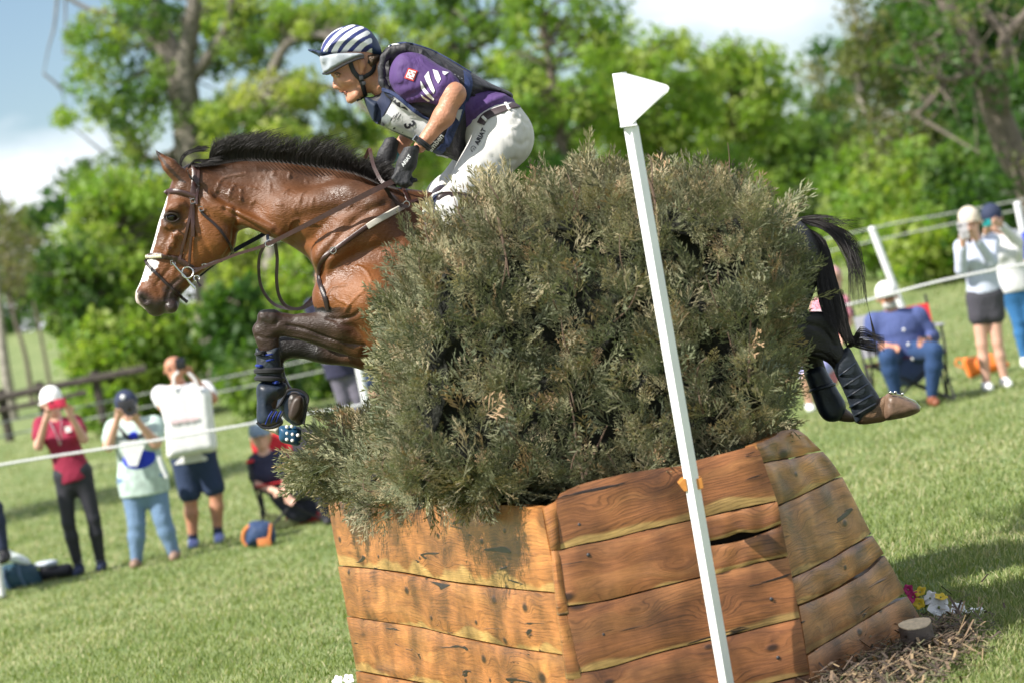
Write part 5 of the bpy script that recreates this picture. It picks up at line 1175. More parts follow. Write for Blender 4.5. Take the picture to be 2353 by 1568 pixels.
hf3 = c3L((215, 1230), (310, 1180), (400, 1230), (440, 1300), (400, 1345), (300, 1372), (210, 1350), (185, 1300)); lo, hi = box_of(hf3, YN); field_obj('hoof', lambda f: f.infl(hf3, YN, .055, R=.035), lo, hi, .006, M['hoof_dark'], horse)
hf4 = c3L((500, 1000), (560, 985), (630, 1020), (655, 1100), (640, 1240), (600, 1320), (520, 1290), (470, 1200), (460, 1080)); lo, hi = box_of(hf4, YF - .06); field_obj('hoof', lambda f: f.infl(hf4, YF - .06, .055, R=.035), lo, hi, .006, M['hoof_dark'], horse)

# ------------------------------------------------------------------ boots on the legs
def boot(label, base, build, lo, hi, straps=(), extra=None, Y=YN, mat=None, h=.006):
    r = empty('leg_boot', base, label, 'horse boot'); field_obj('shell', build, lo, hi, h, mat or M['boot'], r)
    for k, (a_, b_, w_, m_) in enumerate(straps):
        mid = ((a_[0] + b_[0]) / 2, (a_[1] + b_[1]) / 2)
        bb = MB(); bb.tube(catmull([P(*a_, Y + .0), P(a_[0] * .8 + mid[0] * .2, a_[1] * .8 + mid[1] * .2, Y - .04), P(*mid, Y - .056), P(b_[0] * .8 + mid[0] * .2, b_[1] * .8 + mid[1] * .2, Y - .04), P(*b_, Y + .0)], 4), w_, 6); bb.build('strap', M[m_], r)
    if extra: extra(r)
    return r
tb = c3L((165, 560), (230, 585), (300, 560), (395, 545), (405, 640), (420, 740), (440, 850), (420, 900), (300, 915), (200, 890), (168, 840), (170, 700))
lo, hi = box_of(tb, YN)
boot('tall dark tendon boot with bright blue trim lines on the leading front leg', P(*c3(300, 890), YN), lambda f: f.infl(tb, YN, .048, R=.045), lo, hi,
     [(c3(248, 632), c3(342, 622), .0035, 'blue_trim'), (c3(255, 690), c3(352, 672), .004, 'blue_trim'), (c3(168, 735), c3(240, 742), .006, 'blue_trim'), (c3(168, 620), c3(250, 600), .008, 'black_rubber'), (c3(168, 790), c3(425, 780), .012, 'black_rubber'), (c3(170, 862), c3(432, 868), .011, 'black_rubber'), (c3(340, 905), c3(395, 900), .007, 'blue_trim')])
bb1 = c3L((178, 930), (300, 880), (440, 900), (480, 950), (440, 1040), (350, 1120), (430, 1290), (360, 1335), (260, 1360), (190, 1330), (172, 1240), (175, 1100))
lo, hi = box_of(bb1, YN)
def ribs(r):
    for k in range(6):
        bb = MB(); bb.tube(catmull([P(*c3(262 + 26 * k, 1320 - 6 * k), YN - .052), P(*c3(290 + 26 * k, 1250 - 4 * k), YN - .06), P(*c3(330 + 22 * k, 1190), YN - .05)], 4), .0035, 5); bb.build('rib', M['blue_trim'] if k % 2 == 0 else M['black_rubber'], r)
    bb = MB(); bb.tube(catmull([P(*c3(*q), YN - .045) for q in [(176, 1300), (240, 1352), (340, 1345), (430, 1290)]], 4), .006, 6); bb.build('rim', M['black_rubber'], r)
boot('navy rubber bell boot with ribbed blue underside hanging from the leading front hoof', P(*c3(300, 1340), YN), lambda f: f.infl(bb1, YN, .062, R=.05), lo, hi, [], ribs, mat=M['bell'])
bb2 = c3L((400, 930), (470, 970), (560, 975), (650, 1005), (684, 1050), (676, 1120), (655, 1220), (640, 1310), (560, 1335), (480, 1290), (420, 1230), (380, 1170), (330, 1160), (380, 1060))
lo, hi = box_of(bb2, YF - .05)
def pocket(r):
    pk = c3L((500, 1150), (540, 1060), (600, 1030), (640, 1060), (640, 1150), (600, 1240), (540, 1290), (490, 1240))
    lo_, hi_ = box_of(pk, YF - .11); field_obj('panel', lambda f: f.infl(pk, YF - .1, .026, R=.02), lo_, hi_, .005, simple('worn_brown_rubber', (.045, .028, .02), .5, .3, 30), r)
    bb = MB(); bb.tube(catmull([P(*c3(*q), YF - .105) for q in [(320, 1165), (380, 1150), (430, 1080), (480, 990), (560, 972), (650, 1005), (686, 1060), (670, 1150), (640, 1320)]], 4), .0055, 6); bb.build('rim', M['black_rubber'], r)
boot('navy and brown rubber bell boot on the far front hoof, tucked up under the leg', P(*c3(560, 1330), YF), lambda f: f.infl(bb2, YF - .05, .055, R=.045), lo, hi, [], pocket, mat=M['bell'])
bb3 = c3L((395, 1345), (450, 1330), (600, 1345), (620, 1420), (600, 1530), (500, 1520), (410, 1490), (392, 1420))
lo, hi = box_of(bb3, YF)
def studs(r):
    for x, y in [(475, 1410), (530, 1420), (585, 1428), (475, 1470), (530, 1480), (475, 1345), (525, 1340)]: MB().ball(P(*c3(x, y), YF - .043), .008, (1, .5, 1), 8, 6).build('stud', M['white_print'], r)
    hh = c3L((200, 1345), (300, 1360), (400, 1335), (400, 1430), (330, 1400), (250, 1375)); lo_, hi_ = box_of(hh, YF); field_obj('flap', lambda f: f.infl(hh, YF, .03, R=.03), lo_, hi_, .005, simple('pale_rubber', (.4, .37, .3), .6), r)
boot('small teal-blue boot with white studs showing below the front hooves', P(*c3(500, 1520), YF), lambda f: f.infl(bb3, YF, .045, R=.03), lo, hi, [], studs, mat=simple('teal_blue_rubber', (.008, .06, .13), .4, .3, 30))
hb1 = c4L((590, 1010), (650, 1100), (700, 1190), (770, 1290), (820, 1385), (790, 1455), (720, 1500), (660, 1545), (625, 1480), (590, 1380), (545, 1280), (500, 1190), (500, 1110))
lo, hi = box_of(hb1, YNh)
boot('dark hind tendon boot with wide straps on the near hind leg', P(*c4(660, 1540), YNh), lambda f: f.infl(hb1, YNh, .042, R=.035), lo, hi,
     [(c4(530, 1215), c4(655, 1120), .004, 'bell'), (c4(560, 1290), c4(700, 1200), .005, 'boot'), (c4(590, 1360), c4(740, 1265), .0045, 'bell'), (c4(610, 1430), c4(775, 1340), .006, 'bell'), (c4(640, 1490), c4(800, 1400), .005, 'boot')], Y=YNh)
hb2 = c4L((290, 1180), (400, 1130), (470, 1220), (530, 1320), (575, 1400), (575, 1470), (530, 1525), (450, 1530), (395, 1480), (350, 1370), (310, 1260))
lo, hi = box_of(hb2, YFh)
boot('dark blue hind boot on the far hind leg', P(*c4(460, 1520), YFh), lambda f: f.infl(hb2, YFh, .044, R=.035), lo, hi, [(c4(330, 1320), c4(500, 1270), .008, 'bell')], Y=YFh, mat=M['bell'])

# ------------------------------------------------------------------ bridle
br = empty('bridle', P(*c1(480, 300), YH), 'dark brown leather bridle with pale braided noseband, bit and long reins on the horse head', 'bridle')
lea, lead_ = M['leather'], M['leather_dark']
S_ = lambda n, f, pts, w, m=lea, **k: strap(n, L(f, pts), w, HB, m, br, k.pop('Y', YH - .1), **k)
S_('headpiece', c1, [(520, 292), (528, 360), (522, 440), (512, 520), (508, 560)], .026, lift=.004)
S_('headpiece', c1, [(548, 295), (556, 370), (548, 450), (542, 520), (545, 600)], .012, lift=.005)
S_('browband', c1, [(296, 518), (320, 502), (380, 498), (450, 512), (500, 530), (535, 540)], .02, lift=.006)
S_('cheekpiece', c1, [(512, 590), (508, 680), (515, 780), (518, 850)], .017, lift=.007)
S_('cheekpiece', c1, [(500, 600), (485, 720), (455, 860), (425, 960), (415, 1035)], .013, lift=.005)
S_('cheekpiece', c1, [(505, 850), (497, 940), (488, 1010), (480, 1100)], .012, lift=.008)
S_('throat_latch', c1, [(570, 640), (600, 685), (650, 730), (710, 790), (760, 860), (800, 930), (820, 985)], .012, lead_, lift=.005)
S_('noseband', c1, [(150, 1012), (200, 1002), (260, 1000), (330, 1010), (400, 1030), (460, 1065), (510, 1095)], .024, lift=.005)
b = MB()    # pale braid laid over the front half of the noseband
for k in range(10):
    x = 152 + 12.5 * k; loc, nr = hit(HB, *c1(x, 1011 - 9 * k / 10)); loc = loc if loc is not None else P(*c1(x, 1008), YH - .02)
    b.ball(loc + np.array([0, -.009, 0]), .0085, (.62, .9, 1.0), 8, 6)
b.build('braid', M['cream'], br)
S_('flash_strap', c1, [(140, 1030), (170, 1075), (200, 1110), (250, 1160), (310, 1220), (370, 1275), (420, 1320), (470, 1360)], .013, lead_, lift=.006)
def ringm(name, f, x, y, r, Y, tr=.003, tilt=0):
    c = P(*f(x, y), Y); b = MB(); b.tube([c + r * np.array([math.cos(a), .25 * math.sin(a * 1 + tilt), math.sin(a)]) for a in np.linspace(0, 2 * math.pi, 25)], tr, 7, cap=False); return b.build(name, M['steel'], br)
ringm('bit_ring', c1, 470, 1130, .024, YH - .085, .0035)
ringm('bit_ring', c1, 540, 1175, .012, YH - .08)
for pts in ([(350, 1050), (400, 1110), (450, 1160), (490, 1210), (530, 1250)], [(535, 1170), (550, 1210), (570, 1240)]): b = MB(); b.tube([P(*c1(*q), YH - .088) for q in pts], [.004, .004, .0075], 7); b.build('bit_cheek', M['steel'] if len(pts) > 3 else lead_, br)
for x, y in [(508, 575), (575, 635), (200, 1105), (600, 1080), (355, 1052)]:
    loc, nr = hit(HB, *c1(x, y)); Yb = loc[1] - .012 if loc is not None else YH - .08
    c = P(*c1(x, y), Yb); b = MB(); b.tube([c + np.array([a_, 0, b_]) for a_, b_ in [(-.009, -.009), (.009, -.009), (.009, .009), (-.009, .009), (-.009, -.009)]], .0018, 6); b.build('buckle', M['steel'], br)
b = MB(); b.tube(catmull([P(*c1(x, y), YH - .075) for x, y in [(500, 1105), (560, 1100), (620, 1075), (700, 1045), (740, 1035)]], 4), [.008, .006, .009, .007], 8); b.build('rein_end', lead_, br)
# near rein: bit, martingale ring, hand
hand = c2(835, 1272)
rp = [c1(*q) for q in [(510, 1130), (600, 1085), (700, 1048)]] + [c1(860, 985), c1(1100, 905), c1(1500, 705), c1(1900, 500)] + [hand]
yr = [YH - .08, YH - .09, YH - .1, YH - .13, YH - .17, YH - .24, YH - .3, YH - .3]
def rib(name, pts, ys, w, mat, parent, thick=.0035, n=8):
    pl = catmull([(u, v, y * 100) for (u, v), y in zip(pts, ys)], n); C = np.array([P(u, v, y / 100) for u, v, y in pl])
    T = np.gradient(C, axis=0); T /= np.linalg.norm(T, axis=1)[:, None]; S = np.cross(T, [0, -1, 0]); S /= np.linalg.norm(S, axis=1)[:, None]; Nn = np.cross(S, T)
    w = np.interp(np.linspace(0, 1, len(C)), np.linspace(0, 1, len(w)), w)[:, None] / 2 if not np.isscalar(w) else w / 2
    V = np.stack([C - S * w - Nn * thick, C + S * w - Nn * thick, C + S * w + Nn * thick, C - S * w + Nn * thick], 1).reshape(-1, 3)
    F = [(i * 4 + j, i * 4 + (j + 1) % 4, (i + 1) * 4 + (j + 1) % 4, (i + 1) * 4 + j) for i in range(len(C) - 1) for j in range(4)] + [(3, 2, 1, 0), tuple(range(len(V) - 4, len(V)))]
    b = MB(); b.add(V, F); return b.build(name, mat, parent)
rib('rein', rp, yr, [.011, .011, .012, .013, .02, .023, .022], lea, br)
rib('rein', [c1(560, 1150), c1(760, 1000), c1(1080, 820), c1(1500, 560), c1(1900, 380), c2(700, 1130)], [YH + .07, YH + .08, YH + .16, YH + .2, YH + .2, YH + .18], .018, simple('blue_black_rein', (.012, .02, .05), .5), br)
rib('rein', [hand, c1(2000, 440), c1(1925, 330), c1(1895, 230), c1(1885, 180), c1(1872, 190), c1(1850, 240)], [YH - .29, YH - .27, YH - .24, YH - .22, YH - .2, YH - .17, YH - .14], .015, lea, br)
rib('rein', [c1(1935, 400), c1(2010, 480), c1(2060, 560), c1(2130, 610), c1(2180, 615)], [YH - .24, YH - .22, YH - .2, YH - .19, YH - .19], .015, lead_, br)
# breastplate
bpz = empty('breastplate', P(*c1(1500, 1150), YH - .2), 'brown leather breastplate and martingale looping round the horse chest with a hanging strap', 'breastplate')
strap('shoulder_strap', c1L((1490, 1150), (1500, 1060), (1560, 985), (1620, 945), (1740, 860), (1860, 775), (2000, 690), (2150, 615)), .02, HB, lea, bpz, YH - .2, lift=.004)
strap('sheepskin_roll', c1L((1865, 775), (1960, 715), (2060, 655), (2130, 620)), .026, HB, M['cream'] if False else simple('pale_worn_leather', (.5, .46, .4), .5, .15, 50), bpz, YH - .2, thick=.008, lift=.006)
strap('wither_strap', c1L((2120, 440), (2150, 500), (2170, 560), (2190, 590)), .016, HB, lea, bpz, YH - .2, lift=.004)
strap('wither_strap', c1L((2190, 590), (2280, 565), (2400, 545), (2560, 500)), .016, HB, lea, bpz, YH - .2, lift=.006)
strap('girth_strap', c1L((1490, 1150), (1500, 1220), (1540, 1330), (1560, 1420)), .02, HB, lead_, bpz, YH - .18, lift=.004)
for x, y in [(1600, 958), (2170, 600)]:
    loc, nr = hit(HB, *c1(x, y)); c = loc + np.array([0, -.012, 0]); b = MB(); b.tube([c + .013 * np.array([math.cos(a), 0, math.sin(a)]) for a in np.linspace(0, 2 * math.pi, 17)], .0022, 6, cap=False); b.build('buckle', M['steel'], bpz)
rib('martingale_fork', [c1(1105, 900), c1(1090, 850), c1(1120, 780)], [YH - .16, YH - .1, YH], .012, M['bell'], bpz)
rib('martingale_fork', [c1(1150, 905), c1(1165, 1020), c1(1160, 1180), c1(1180, 1310), c1(1240, 1395), c1(1340, 1410), c1(1440, 1370), c1(1530, 1320)], [YH - .17, YH - .15, YH - .13, YH - .11, YH - .1, YH - .1, YH - .1, YH - .12], .014, lead_, bpz)
rib('martingale_fork', [c1(1075, 905), c1(1030, 1000), c1(1022, 1120), c1(1045, 1250), c1(1120, 1360), c1(1220, 1405), c1(1340, 1408), c1(1400, 1370), c1(1460, 1300), c1(1500, 1255)], [YH - .15, YH - .1, YH - .08, YH - .06, YH - .05, YH - .06, YH - .09, YH - .08, YH - .06, YH - .05], .013, lead_, bpz)
c = P(*c1(1105, 905), YH - .17); b = MB(); b.tube([c + .018 * np.array([math.cos(a), .4 * math.sin(a), .8 * math.sin(a)]) for a in np.linspace(0, 2 * math.pi, 21)], .003, 6, cap=False); b.build('ring', M['steel'], bpz)
# saddle and pad
sad = empty('saddle', P(1200, 470, YH), 'dark brown jumping saddle under the rider, mostly hidden by the brush hedge', 'saddle')
sp = [(1000, 452), (1060, 440), (1150, 462), (1250, 462), (1340, 430), (1385, 425), (1370, 480), (1330, 560), (1250, 700), (1130, 720), (1070, 640), (1040, 540)]
for sgn in (-1, 1):
    w = np.array([P(u, v, YH) for u, v in sp]); lo, hi = w.min(0) - .1, w.max(0) + .1; lo[1] = YH - .5; hi[1] = YH + .5
    field_obj('flap', lambda f: f.infl(sp, YH + sgn * .29, .02, R=.02), lo, hi, .012, lead_, sad)
st_ = [(990, 455), (1010, 425), (1060, 430), (1150, 452), (1250, 450), (1330, 415), (1390, 395), (1400, 420), (1340, 470), (1200, 492), (1060, 480)]
w = np.array([P(u, v, YH) for u, v in st_]); lo, hi = w.min(0) - .1, w.max(0) + .1; lo[1] = YH - .4; hi[1] = YH + .4
field_obj('seat', lambda f: f.infl(st_, YH, .17, R=.08), lo, hi, .012, lead_, sad)
padr = empty('saddle_pad', P(1100, 600, YH), 'navy saddle pad with white piping just showing beneath the rider knee', 'saddle pad')
pp_ = c2(0, 0); pdp = L(c2, [(1020, 1560), (1060, 1450), (1100, 1395), (1180, 1370), (1260, 1380), (1500, 1500), (2000, 1600)]) + [(1400, 640), (1340, 760), (1150, 770), (1040, 700), (990, 580)]
w = np.array([P(u, v, YH) for u, v in pdp]); lo, hi = w.min(0) - .1, w.max(0) + .1; lo[1] = YH - .5; hi[1] = YH + .5
for sgn in (-1, 1): field_obj('pad', lambda f: f.infl(pdp, YH + sgn * .27, .03, R=.03), lo, hi, .012, M['navy'], padr)
b = MB(); b.tube([P(*c2(*q), YH - .3) for q in [(1010, 1560), (1025, 1520), (1060, 1450), (1100, 1395), (1170, 1368)]], .004, 6); b.build('piping', M['white_print'], padr)
# ------------------------------------------------------------------ the rider
YR = 12.1
c2L = lambda *p: L(c2, p)
c6L = lambda *p: L(c6, p)
rider = empty('person', P(*c2(1500, 1300), YR), 'man in striped helmet, purple shirt and pale breeches riding the bay horse', 'rider')
def seg(f, A, B, ra, rb, wa=None, wb=None, k=.02, fn=c2):
    f.cone(P(*fn(*A[:2]), YR - A[2]), P(*fn(*B[:2]), YR - B[2]), ra, rb, wa, wb, k=k)
face = c6L((470, 880), (500, 905), (525, 935), (548, 965), (568, 992), (574, 1018), (564, 1052), (554, 1095), (550, 1130), (556, 1162), (580, 1184), (622, 1182), (655, 1186), (662, 1202), (672, 1216), (700, 1232), (742, 1236), (765, 1240), (752, 1258), (752, 1276), (772, 1296), (796, 1312), (800, 1342), (818, 1374),
            (860, 1392), (925, 1384), (1000, 1350), (1075, 1312), (1130, 1270), (1180, 1200), (1290, 1120), (1330, 900), (1330, 700), (1250, 420), (1050, 250), (800, 260), (560, 480), (450, 700))
fW = wl(c6, (560, 1160, .0135), (600, 1100, .017), (590, 1010, .03), (530, 930, .046), (640, 1180, .03), (700, 1215, .034), (760, 1290, .034), (840, 1370, .028), (760, 1100, .056), (850, 1000, .058), (1000, 1250, .052), (1000, 900, .063), (1100, 1100, .055), (780, 820, .056), (900, 600, .066), (1200, 700, .066), (1000, 700, .066))
def arm(f, side, g=0):
    if side > 0:   # near arm
        seg(f, (930, 470, .17), (1265, 615, .25), .062 + g, .044 + g, k=.03); seg(f, (1265, 615, .25), (1180, 790, .265), .042 + g, .041 + g, k=.03); seg(f, (1180, 790, .265), (992, 1030, .27), .041 + g, .027 + g, .04 + g, .024 + g, k=.03)
    else:
        seg(f, (930, 500, -.17), (1060, 760, -.27), .062 + g, .044 + g, k=.03); seg(f, (1060, 760, -.27), (800, 1070, -.22), .045 + g, .028 + g, k=.03)
def legs(f, g=0, low=True):
    for s_ in (1, -1):
        K = (1225, 1500, .25 * s_) if s_ > 0 else (1180, 1400, -.29)
        seg(f, (1640, 960, .09 * s_), K, .095 + g, .058 + g, .09 + g, .055 + g, k=.05)
        if low: seg(f, K, (1560, 2050, .3 * s_), .062 + g, .045 + g, k=.03); seg(f, (1560, 2080, .3 * s_), (1400, 2190, .3 * s_), .042 + g, .036 + g, k=.03)
def torso(f, g=0):
    seg(f, (960, 480, 0), (1250, 680, 0), .11 + g, .105 + g, .15 + g, .135 + g, k=.05); seg(f, (1250, 680, 0), (1620, 900, 0), .1 + g, .115 + g, .13 + g, .15 + g, k=.05)
fb_ = Field([-1.25, 11.6, 1.2], [1.0, 12.6, 3.0], .0085)
fb_.infl(face, YR, fW, R=.042, k=.008)
for s_ in (1, -1):
    fb_.cone(P(*c6(705, 1010), YR - .044 * s_), P(*c6(860, 1060), YR - .046 * s_), .016, .018, k=.025)        # cheek bone
    fb_.cone(P(*c6(640, 950), YR - .058 * s_), P(*c6(640, 950), YR - .058 * s_), .0135, .0135, sub=True, k=.012)  # eye socket
    fb_.cone(P(*c6(560, 940), YR - .03 * s_), P(*c6(660, 905), YR - .052 * s_), .011, .01, k=.012)            # brow
    fb_.cone(P(*c6(600, 1150), YR - .012 * s_), P(*c6(640, 1160), YR - .014 * s_), .009, .008, k=.008)         # nostril wing
    fb_.cone(P(*c6(960, 1290), YR - .04 * s_), P(*c6(860, 1360), YR - .02 * s_), .02, .018, k=.02)
    # ear
    fb_.cone(P(*c6(1050, 730), YR - .079 * s_), P(*c6(1055, 910), YR - .07 * s_), .0165, .011, .01, .008, k=.005); fb_.cone(P(*c6(1085, 800), YR - .086 * s_), P(*c6(1040, 710), YR - .082 * s_), .013, .011, .006, k=.004)
    fb_.cone(P(*c6(1045, 790), YR - .094 * s_), P(*c6(1050, 860), YR - .09 * s_), .008, .006, sub=True, k=.005)
seg(fb_, (730, 400, 0), (850, 520, 0), .052, .066, k=.03); seg(fb_, (700, 560, 0), (820, 560, 0), .05, .06, k=.03)
seg(fb_, (930, 480, .15), (930, 480, -.15), .07, .07, k=.04); torso(fb_); arm(fb_, 1); arm(fb_, -1); legs(fb_)
V, F = fb_.mesh(2); del fb_
mesh_obj('body', V, F, M['skin'], rider)
RB0 = BVHTree.FromPolygons([Vector(v) for v in V], [tuple(f) for f in F.tolist()])
# face details
for s_ in (1, -1):
    b = MB(); b.ball(P(*c6(640, 945), YR - .0505 * s_), .0115, n=14, m=10); b.build('eye', simple('eye_white', (.3, .27, .25), .25), rider)
    b = MB(); b.ball(P(*c6(630, 944), YR - .0575 * s_), .0062, n=12, m=8); b.build('iris', M['eye'], rider)
    b = MB(); b.tube(catmull([P(*c6(x, y), YR - .066 * s_) for x, y in [(590, 925), (625, 914), (665, 920), (690, 938)]], 3), .0035, 6); b.build('eyebrow', M['hair_brown'], rider)
    b = MB(); b.tube(catmull([P(*c6(x, y), YR - .062 * s_) for x, y in [(605, 938), (640, 929), (676, 944)]], 3), .0028, 6); b.tube(catmull([P(*c6(x, y), YR - .061 * s_) for x, y in [(608, 955), (640, 964), (672, 955)]], 3), .0022, 6); b.build('eyelid', M['skin'], rider)
m_lip = simple('lip', (.42, .19, .125), .5)
def hug(name, f, pts, r, m, Yd=.03, up=.001):
    C = []
    for u, v in catmull(L(f, pts), 3):
        loc, nr = hit(RB0, u, v); C.append(loc + nr * up if loc is not None else P(u, v, YR - Yd))
    b = MB(); b.tube(C, r, 6); return b.build(name, m, rider)
hug('lips', c6, [(672, 1218), (710, 1232), (760, 1234), (790, 1228)], .0026, m_lip); hug('lips', c6, [(756, 1268), (775, 1262), (800, 1245)], .0032, m_lip)
hug('mouth_line', c6, [(712, 1240), (760, 1243), (798, 1234), (810, 1234)], .0022, simple('mouth_shadow', (.06, .02, .015), .6))
# hair behind the ear
hp = c6L((1110, 620), (1200, 590), (1350, 600), (1380, 700), (1300, 830), (1200, 880), (1140, 780)); w = np.array([P(u, v, YR) for u, v in hp])
field_obj('hair', lambda f: (f.infl(hp, YR, .082, R=.03), f.infl(c6L((880, 690), (1000, 650), (1010, 740), (960, 800), (900, 760)), YR, .07, R=.03)), w.min(0) - .12, w.max(0) + .12, .006, M['hair_brown'], rider)
# helmet
hs = c6L((352, 655), (362, 560), (372, 500), (420, 385), (520, 260), (640, 175), (780, 125), (880, 104), (980, 112), (1100, 150), (1200, 215), (1290, 330), (1350, 450), (1388, 585), (1350, 650), (1200, 640), (1050, 640), (800, 640), (600, 640), (450, 650))
w = np.array([P(u, v, YR) for u, v in hs]); lo, hi = w.min(0) - .14, w.max(0) + .14
def hb_(f): f.infl(hs, YR, .118, R=.085)
f = Field(lo, hi, .005); hb_(f); V, F = f.mesh(2)
uvh = proj(V); q = np.stack([(uvh[:, 0] - 687.2) / .13696, (uvh[:, 1] - 42.95) / .13696], 1)
# stripes surveyed: bands that run up and back; measured on the side and carried over the crown by height
stripes = [([(372, 515), (400, 430), (480, 320), (620, 210), (760, 150)], [(378, 530), (440, 400), (540, 270), (700, 165), (780, 130)])]
def band(pts_a, pts_b): return catmull(L(c6, pts_a), 6), catmull(L(c6, pts_b), 6)
bands = [ [(372, 512), (395, 440), (470, 325), (600, 215), (740, 150), (640, 178), (500, 275), (400, 405), (368, 490)],
  [(402, 555), (455, 440), (560, 300), (700, 200), (850, 140), (940, 118), (870, 106), (740, 135), (640, 200), (520, 310), (430, 450), (395, 540)],
  [(405, 562), (470, 565), (500, 470), (580, 360), (720, 240), (860, 160), (945, 118), (880, 106), (780, 142), (650, 225), (530, 345), (440, 470)],
  [(535, 580), (625, 592), (660, 510), (740, 400), (860, 290), (1000, 200), (1085, 160), (1050, 132), (990, 140), (900, 175), (760, 270), (640, 390), (570, 490)],
  [(682, 606), (780, 606), (810, 550), (900, 450), (1010, 350), (1185, 262), (1165, 215), (1130, 205), (1060, 240), (930, 320), (800, 430), (720, 530)],
  [(865, 608), (990, 610), (1050, 530), (1120, 460), (1225, 405), (1215, 345), (1190, 330), (1120, 360), (1020, 430), (920, 530)],
  [(1085, 615), (1215, 620), (1220, 505), (1180, 520), (1120, 570)] ]
white = np.zeros(len(V), bool)
for bd in bands[:1] + bands[2:]: white |= pip(q, catmull(bd, 3, True))
far_side = V[:, 1] > YR
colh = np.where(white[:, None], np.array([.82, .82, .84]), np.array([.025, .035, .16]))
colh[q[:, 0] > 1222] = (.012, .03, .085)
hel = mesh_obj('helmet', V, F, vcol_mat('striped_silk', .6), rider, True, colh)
me = hel.data
# finer colour edge: one subdivision so that the stripes stay crisp
bm = bmesh.new(); bm.from_mesh(me); bmesh.ops.subdivide_edges(bm, edges=bm.edges, cuts=1, use_grid_fill=True); bm.to_mesh(me); bm.free()
pw_ = parent_world(hel); nv = len(me.vertices); co = np.empty(nv * 3, np.float32); me.vertices.foreach_get('co', co); co = co.reshape(-1, 3) + np.array(pw_)
uvh = proj(co); q = np.stack([(uvh[:, 0] - 687.2) / .13696, (uvh[:, 1] - 42.95) / .13696], 1); white = np.zeros(nv, bool)
for bd in bands[:1] + bands[2:]: white |= pip(q, catmull(bd, 3, True))
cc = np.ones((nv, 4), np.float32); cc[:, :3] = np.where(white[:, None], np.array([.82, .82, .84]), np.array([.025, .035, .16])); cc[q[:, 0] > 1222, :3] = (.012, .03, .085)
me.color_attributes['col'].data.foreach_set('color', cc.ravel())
me.polygons.foreach_set('use_smooth', np.ones(len(me.polygons), dtype=bool))
shell = c6L((345, 650), (420, 632), (560, 605), (740, 590), (900, 590), (1060, 600), (1120, 645), (1010, 705), (870, 758), (710, 838), (570, 905), (480, 945), (412, 938), (395, 890), (370, 790)); w = np.array([P(u, v, YR) for u, v in shell])
field_obj('helmet_brim', lambda f: f.infl(shell, YR, wl(c6, (400, 850, .075), (420, 700, .09), (700, 720, .112), (600, 840, .1), (1000, 640, .118)), R=.014), w.min(0) - .12, w.max(0) + .12, .005, M['grey_plastic'], rider)
rim = [(402, 922), (470, 916), (560, 880), (700, 800), (860, 722), (1000, 668), (1090, 648)]
b = MB(); b.tube(catmull([P(*c6(x, y + 4), YR - d_) for (x, y), d_ in zip(rim, [.03, .07, .094, .106, .112, .116, .116])], 4), .005, 6); b.tube(catmull([P(*c6(x, y + 4), YR + d_) for (x, y), d_ in zip(rim, [.03, .07, .094, .106, .112, .116, .116])], 4), .005, 6); b.build('helmet_rim', M['black_rubber'], rider)
pk = c6L((132, 520), (200, 516), (300, 535), (370, 548), (480, 565), (600, 592), (740, 612), (620, 632), (450, 648), (345, 660), (325, 630), (250, 590), (170, 552)); w = np.array([P(u, v, YR) for u, v in pk])
field_obj('silk_peak', lambda f: f.infl(pk, YR, wl(c6, (140, 530, .03), (260, 560, .065), (400, 600, .09), (700, 610, .108)), R=.02), w.min(0) - .12, w.max(0) + .12, .005, simple('navy_peak', (.014, .03, .08), .6), rider)
MB().ball(P(*c6(748, 630), YR - .108), .0035, n=8, m=6).build('screw', M['black_rubber'], rider)
for name, pts, w_ in [('chin_strap', [(860, 740), (900, 860), (960, 950), (1020, 1010), (1060, 1100), (1085, 1220), (1110, 1300)], .02), ('chin_strap', [(1150, 720), (1250, 760), (1230, 880), (1130, 960), (1040, 1000)], .018), ('chin_strap', [(1110, 1300), (1030, 1338), (960, 1368)], .014)]:
    strap(name, c6L(*pts), w_, RB0, M['black_rubber'], rider, YR - .07, lift=.003, thick=.003)
b = MB(); b.box(P(*c6(1040, 990), YR - .082), (.018, .008, .022)); b.box(P(*c6(1085, 1085), YR - .078), (.016, .008, .016)); b.build('strap_buckle', M['dark_print'], rider, bevel=.002)
# shirt
fs = Field([-.75, 11.6, 1.7], [.9, 12.6, 2.75], .0085)
slv = c2L((775, 420), (800, 350), (845, 305), (920, 298), (1010, 315), (1090, 365), (1150, 410), (1235, 455), (1205, 530), (1160, 610), (1115, 668), (1040, 665), (960, 680), (880, 665), (810, 600), (770, 520))
fs.infl(slv, YR - .185, .075, R=.075, k=.03)
seg(fs, (930, 470, .16), (1180, 575, .215), .078, .073, k=.03); seg(fs, (930, 490, -.16), (1030, 700, -.24), .08, .068, k=.03)
seg(fs, (960, 480, 0), (1250, 680, 0), .12, .115, .17, .15, k=.05); seg(fs, (1250, 680, 0), (1560, 800, 0), .11, .115, .15, .165, k=.05)
seg(fs, (930, 480, .15), (930, 480, -.15), .075, .075, k=.04)
fs.infl(c2L((1420, 690), (1560, 610), (1690, 650), (1700, 690), (1600, 740), (1500, 800), (1490, 860), (1440, 960), (1395, 1060), (1370, 960), (1380, 820)), YR, .18, R=.08, k=.03)
V, F = fs.mesh(2); del fs
shN = normals(V, F); uvs = proj(V)
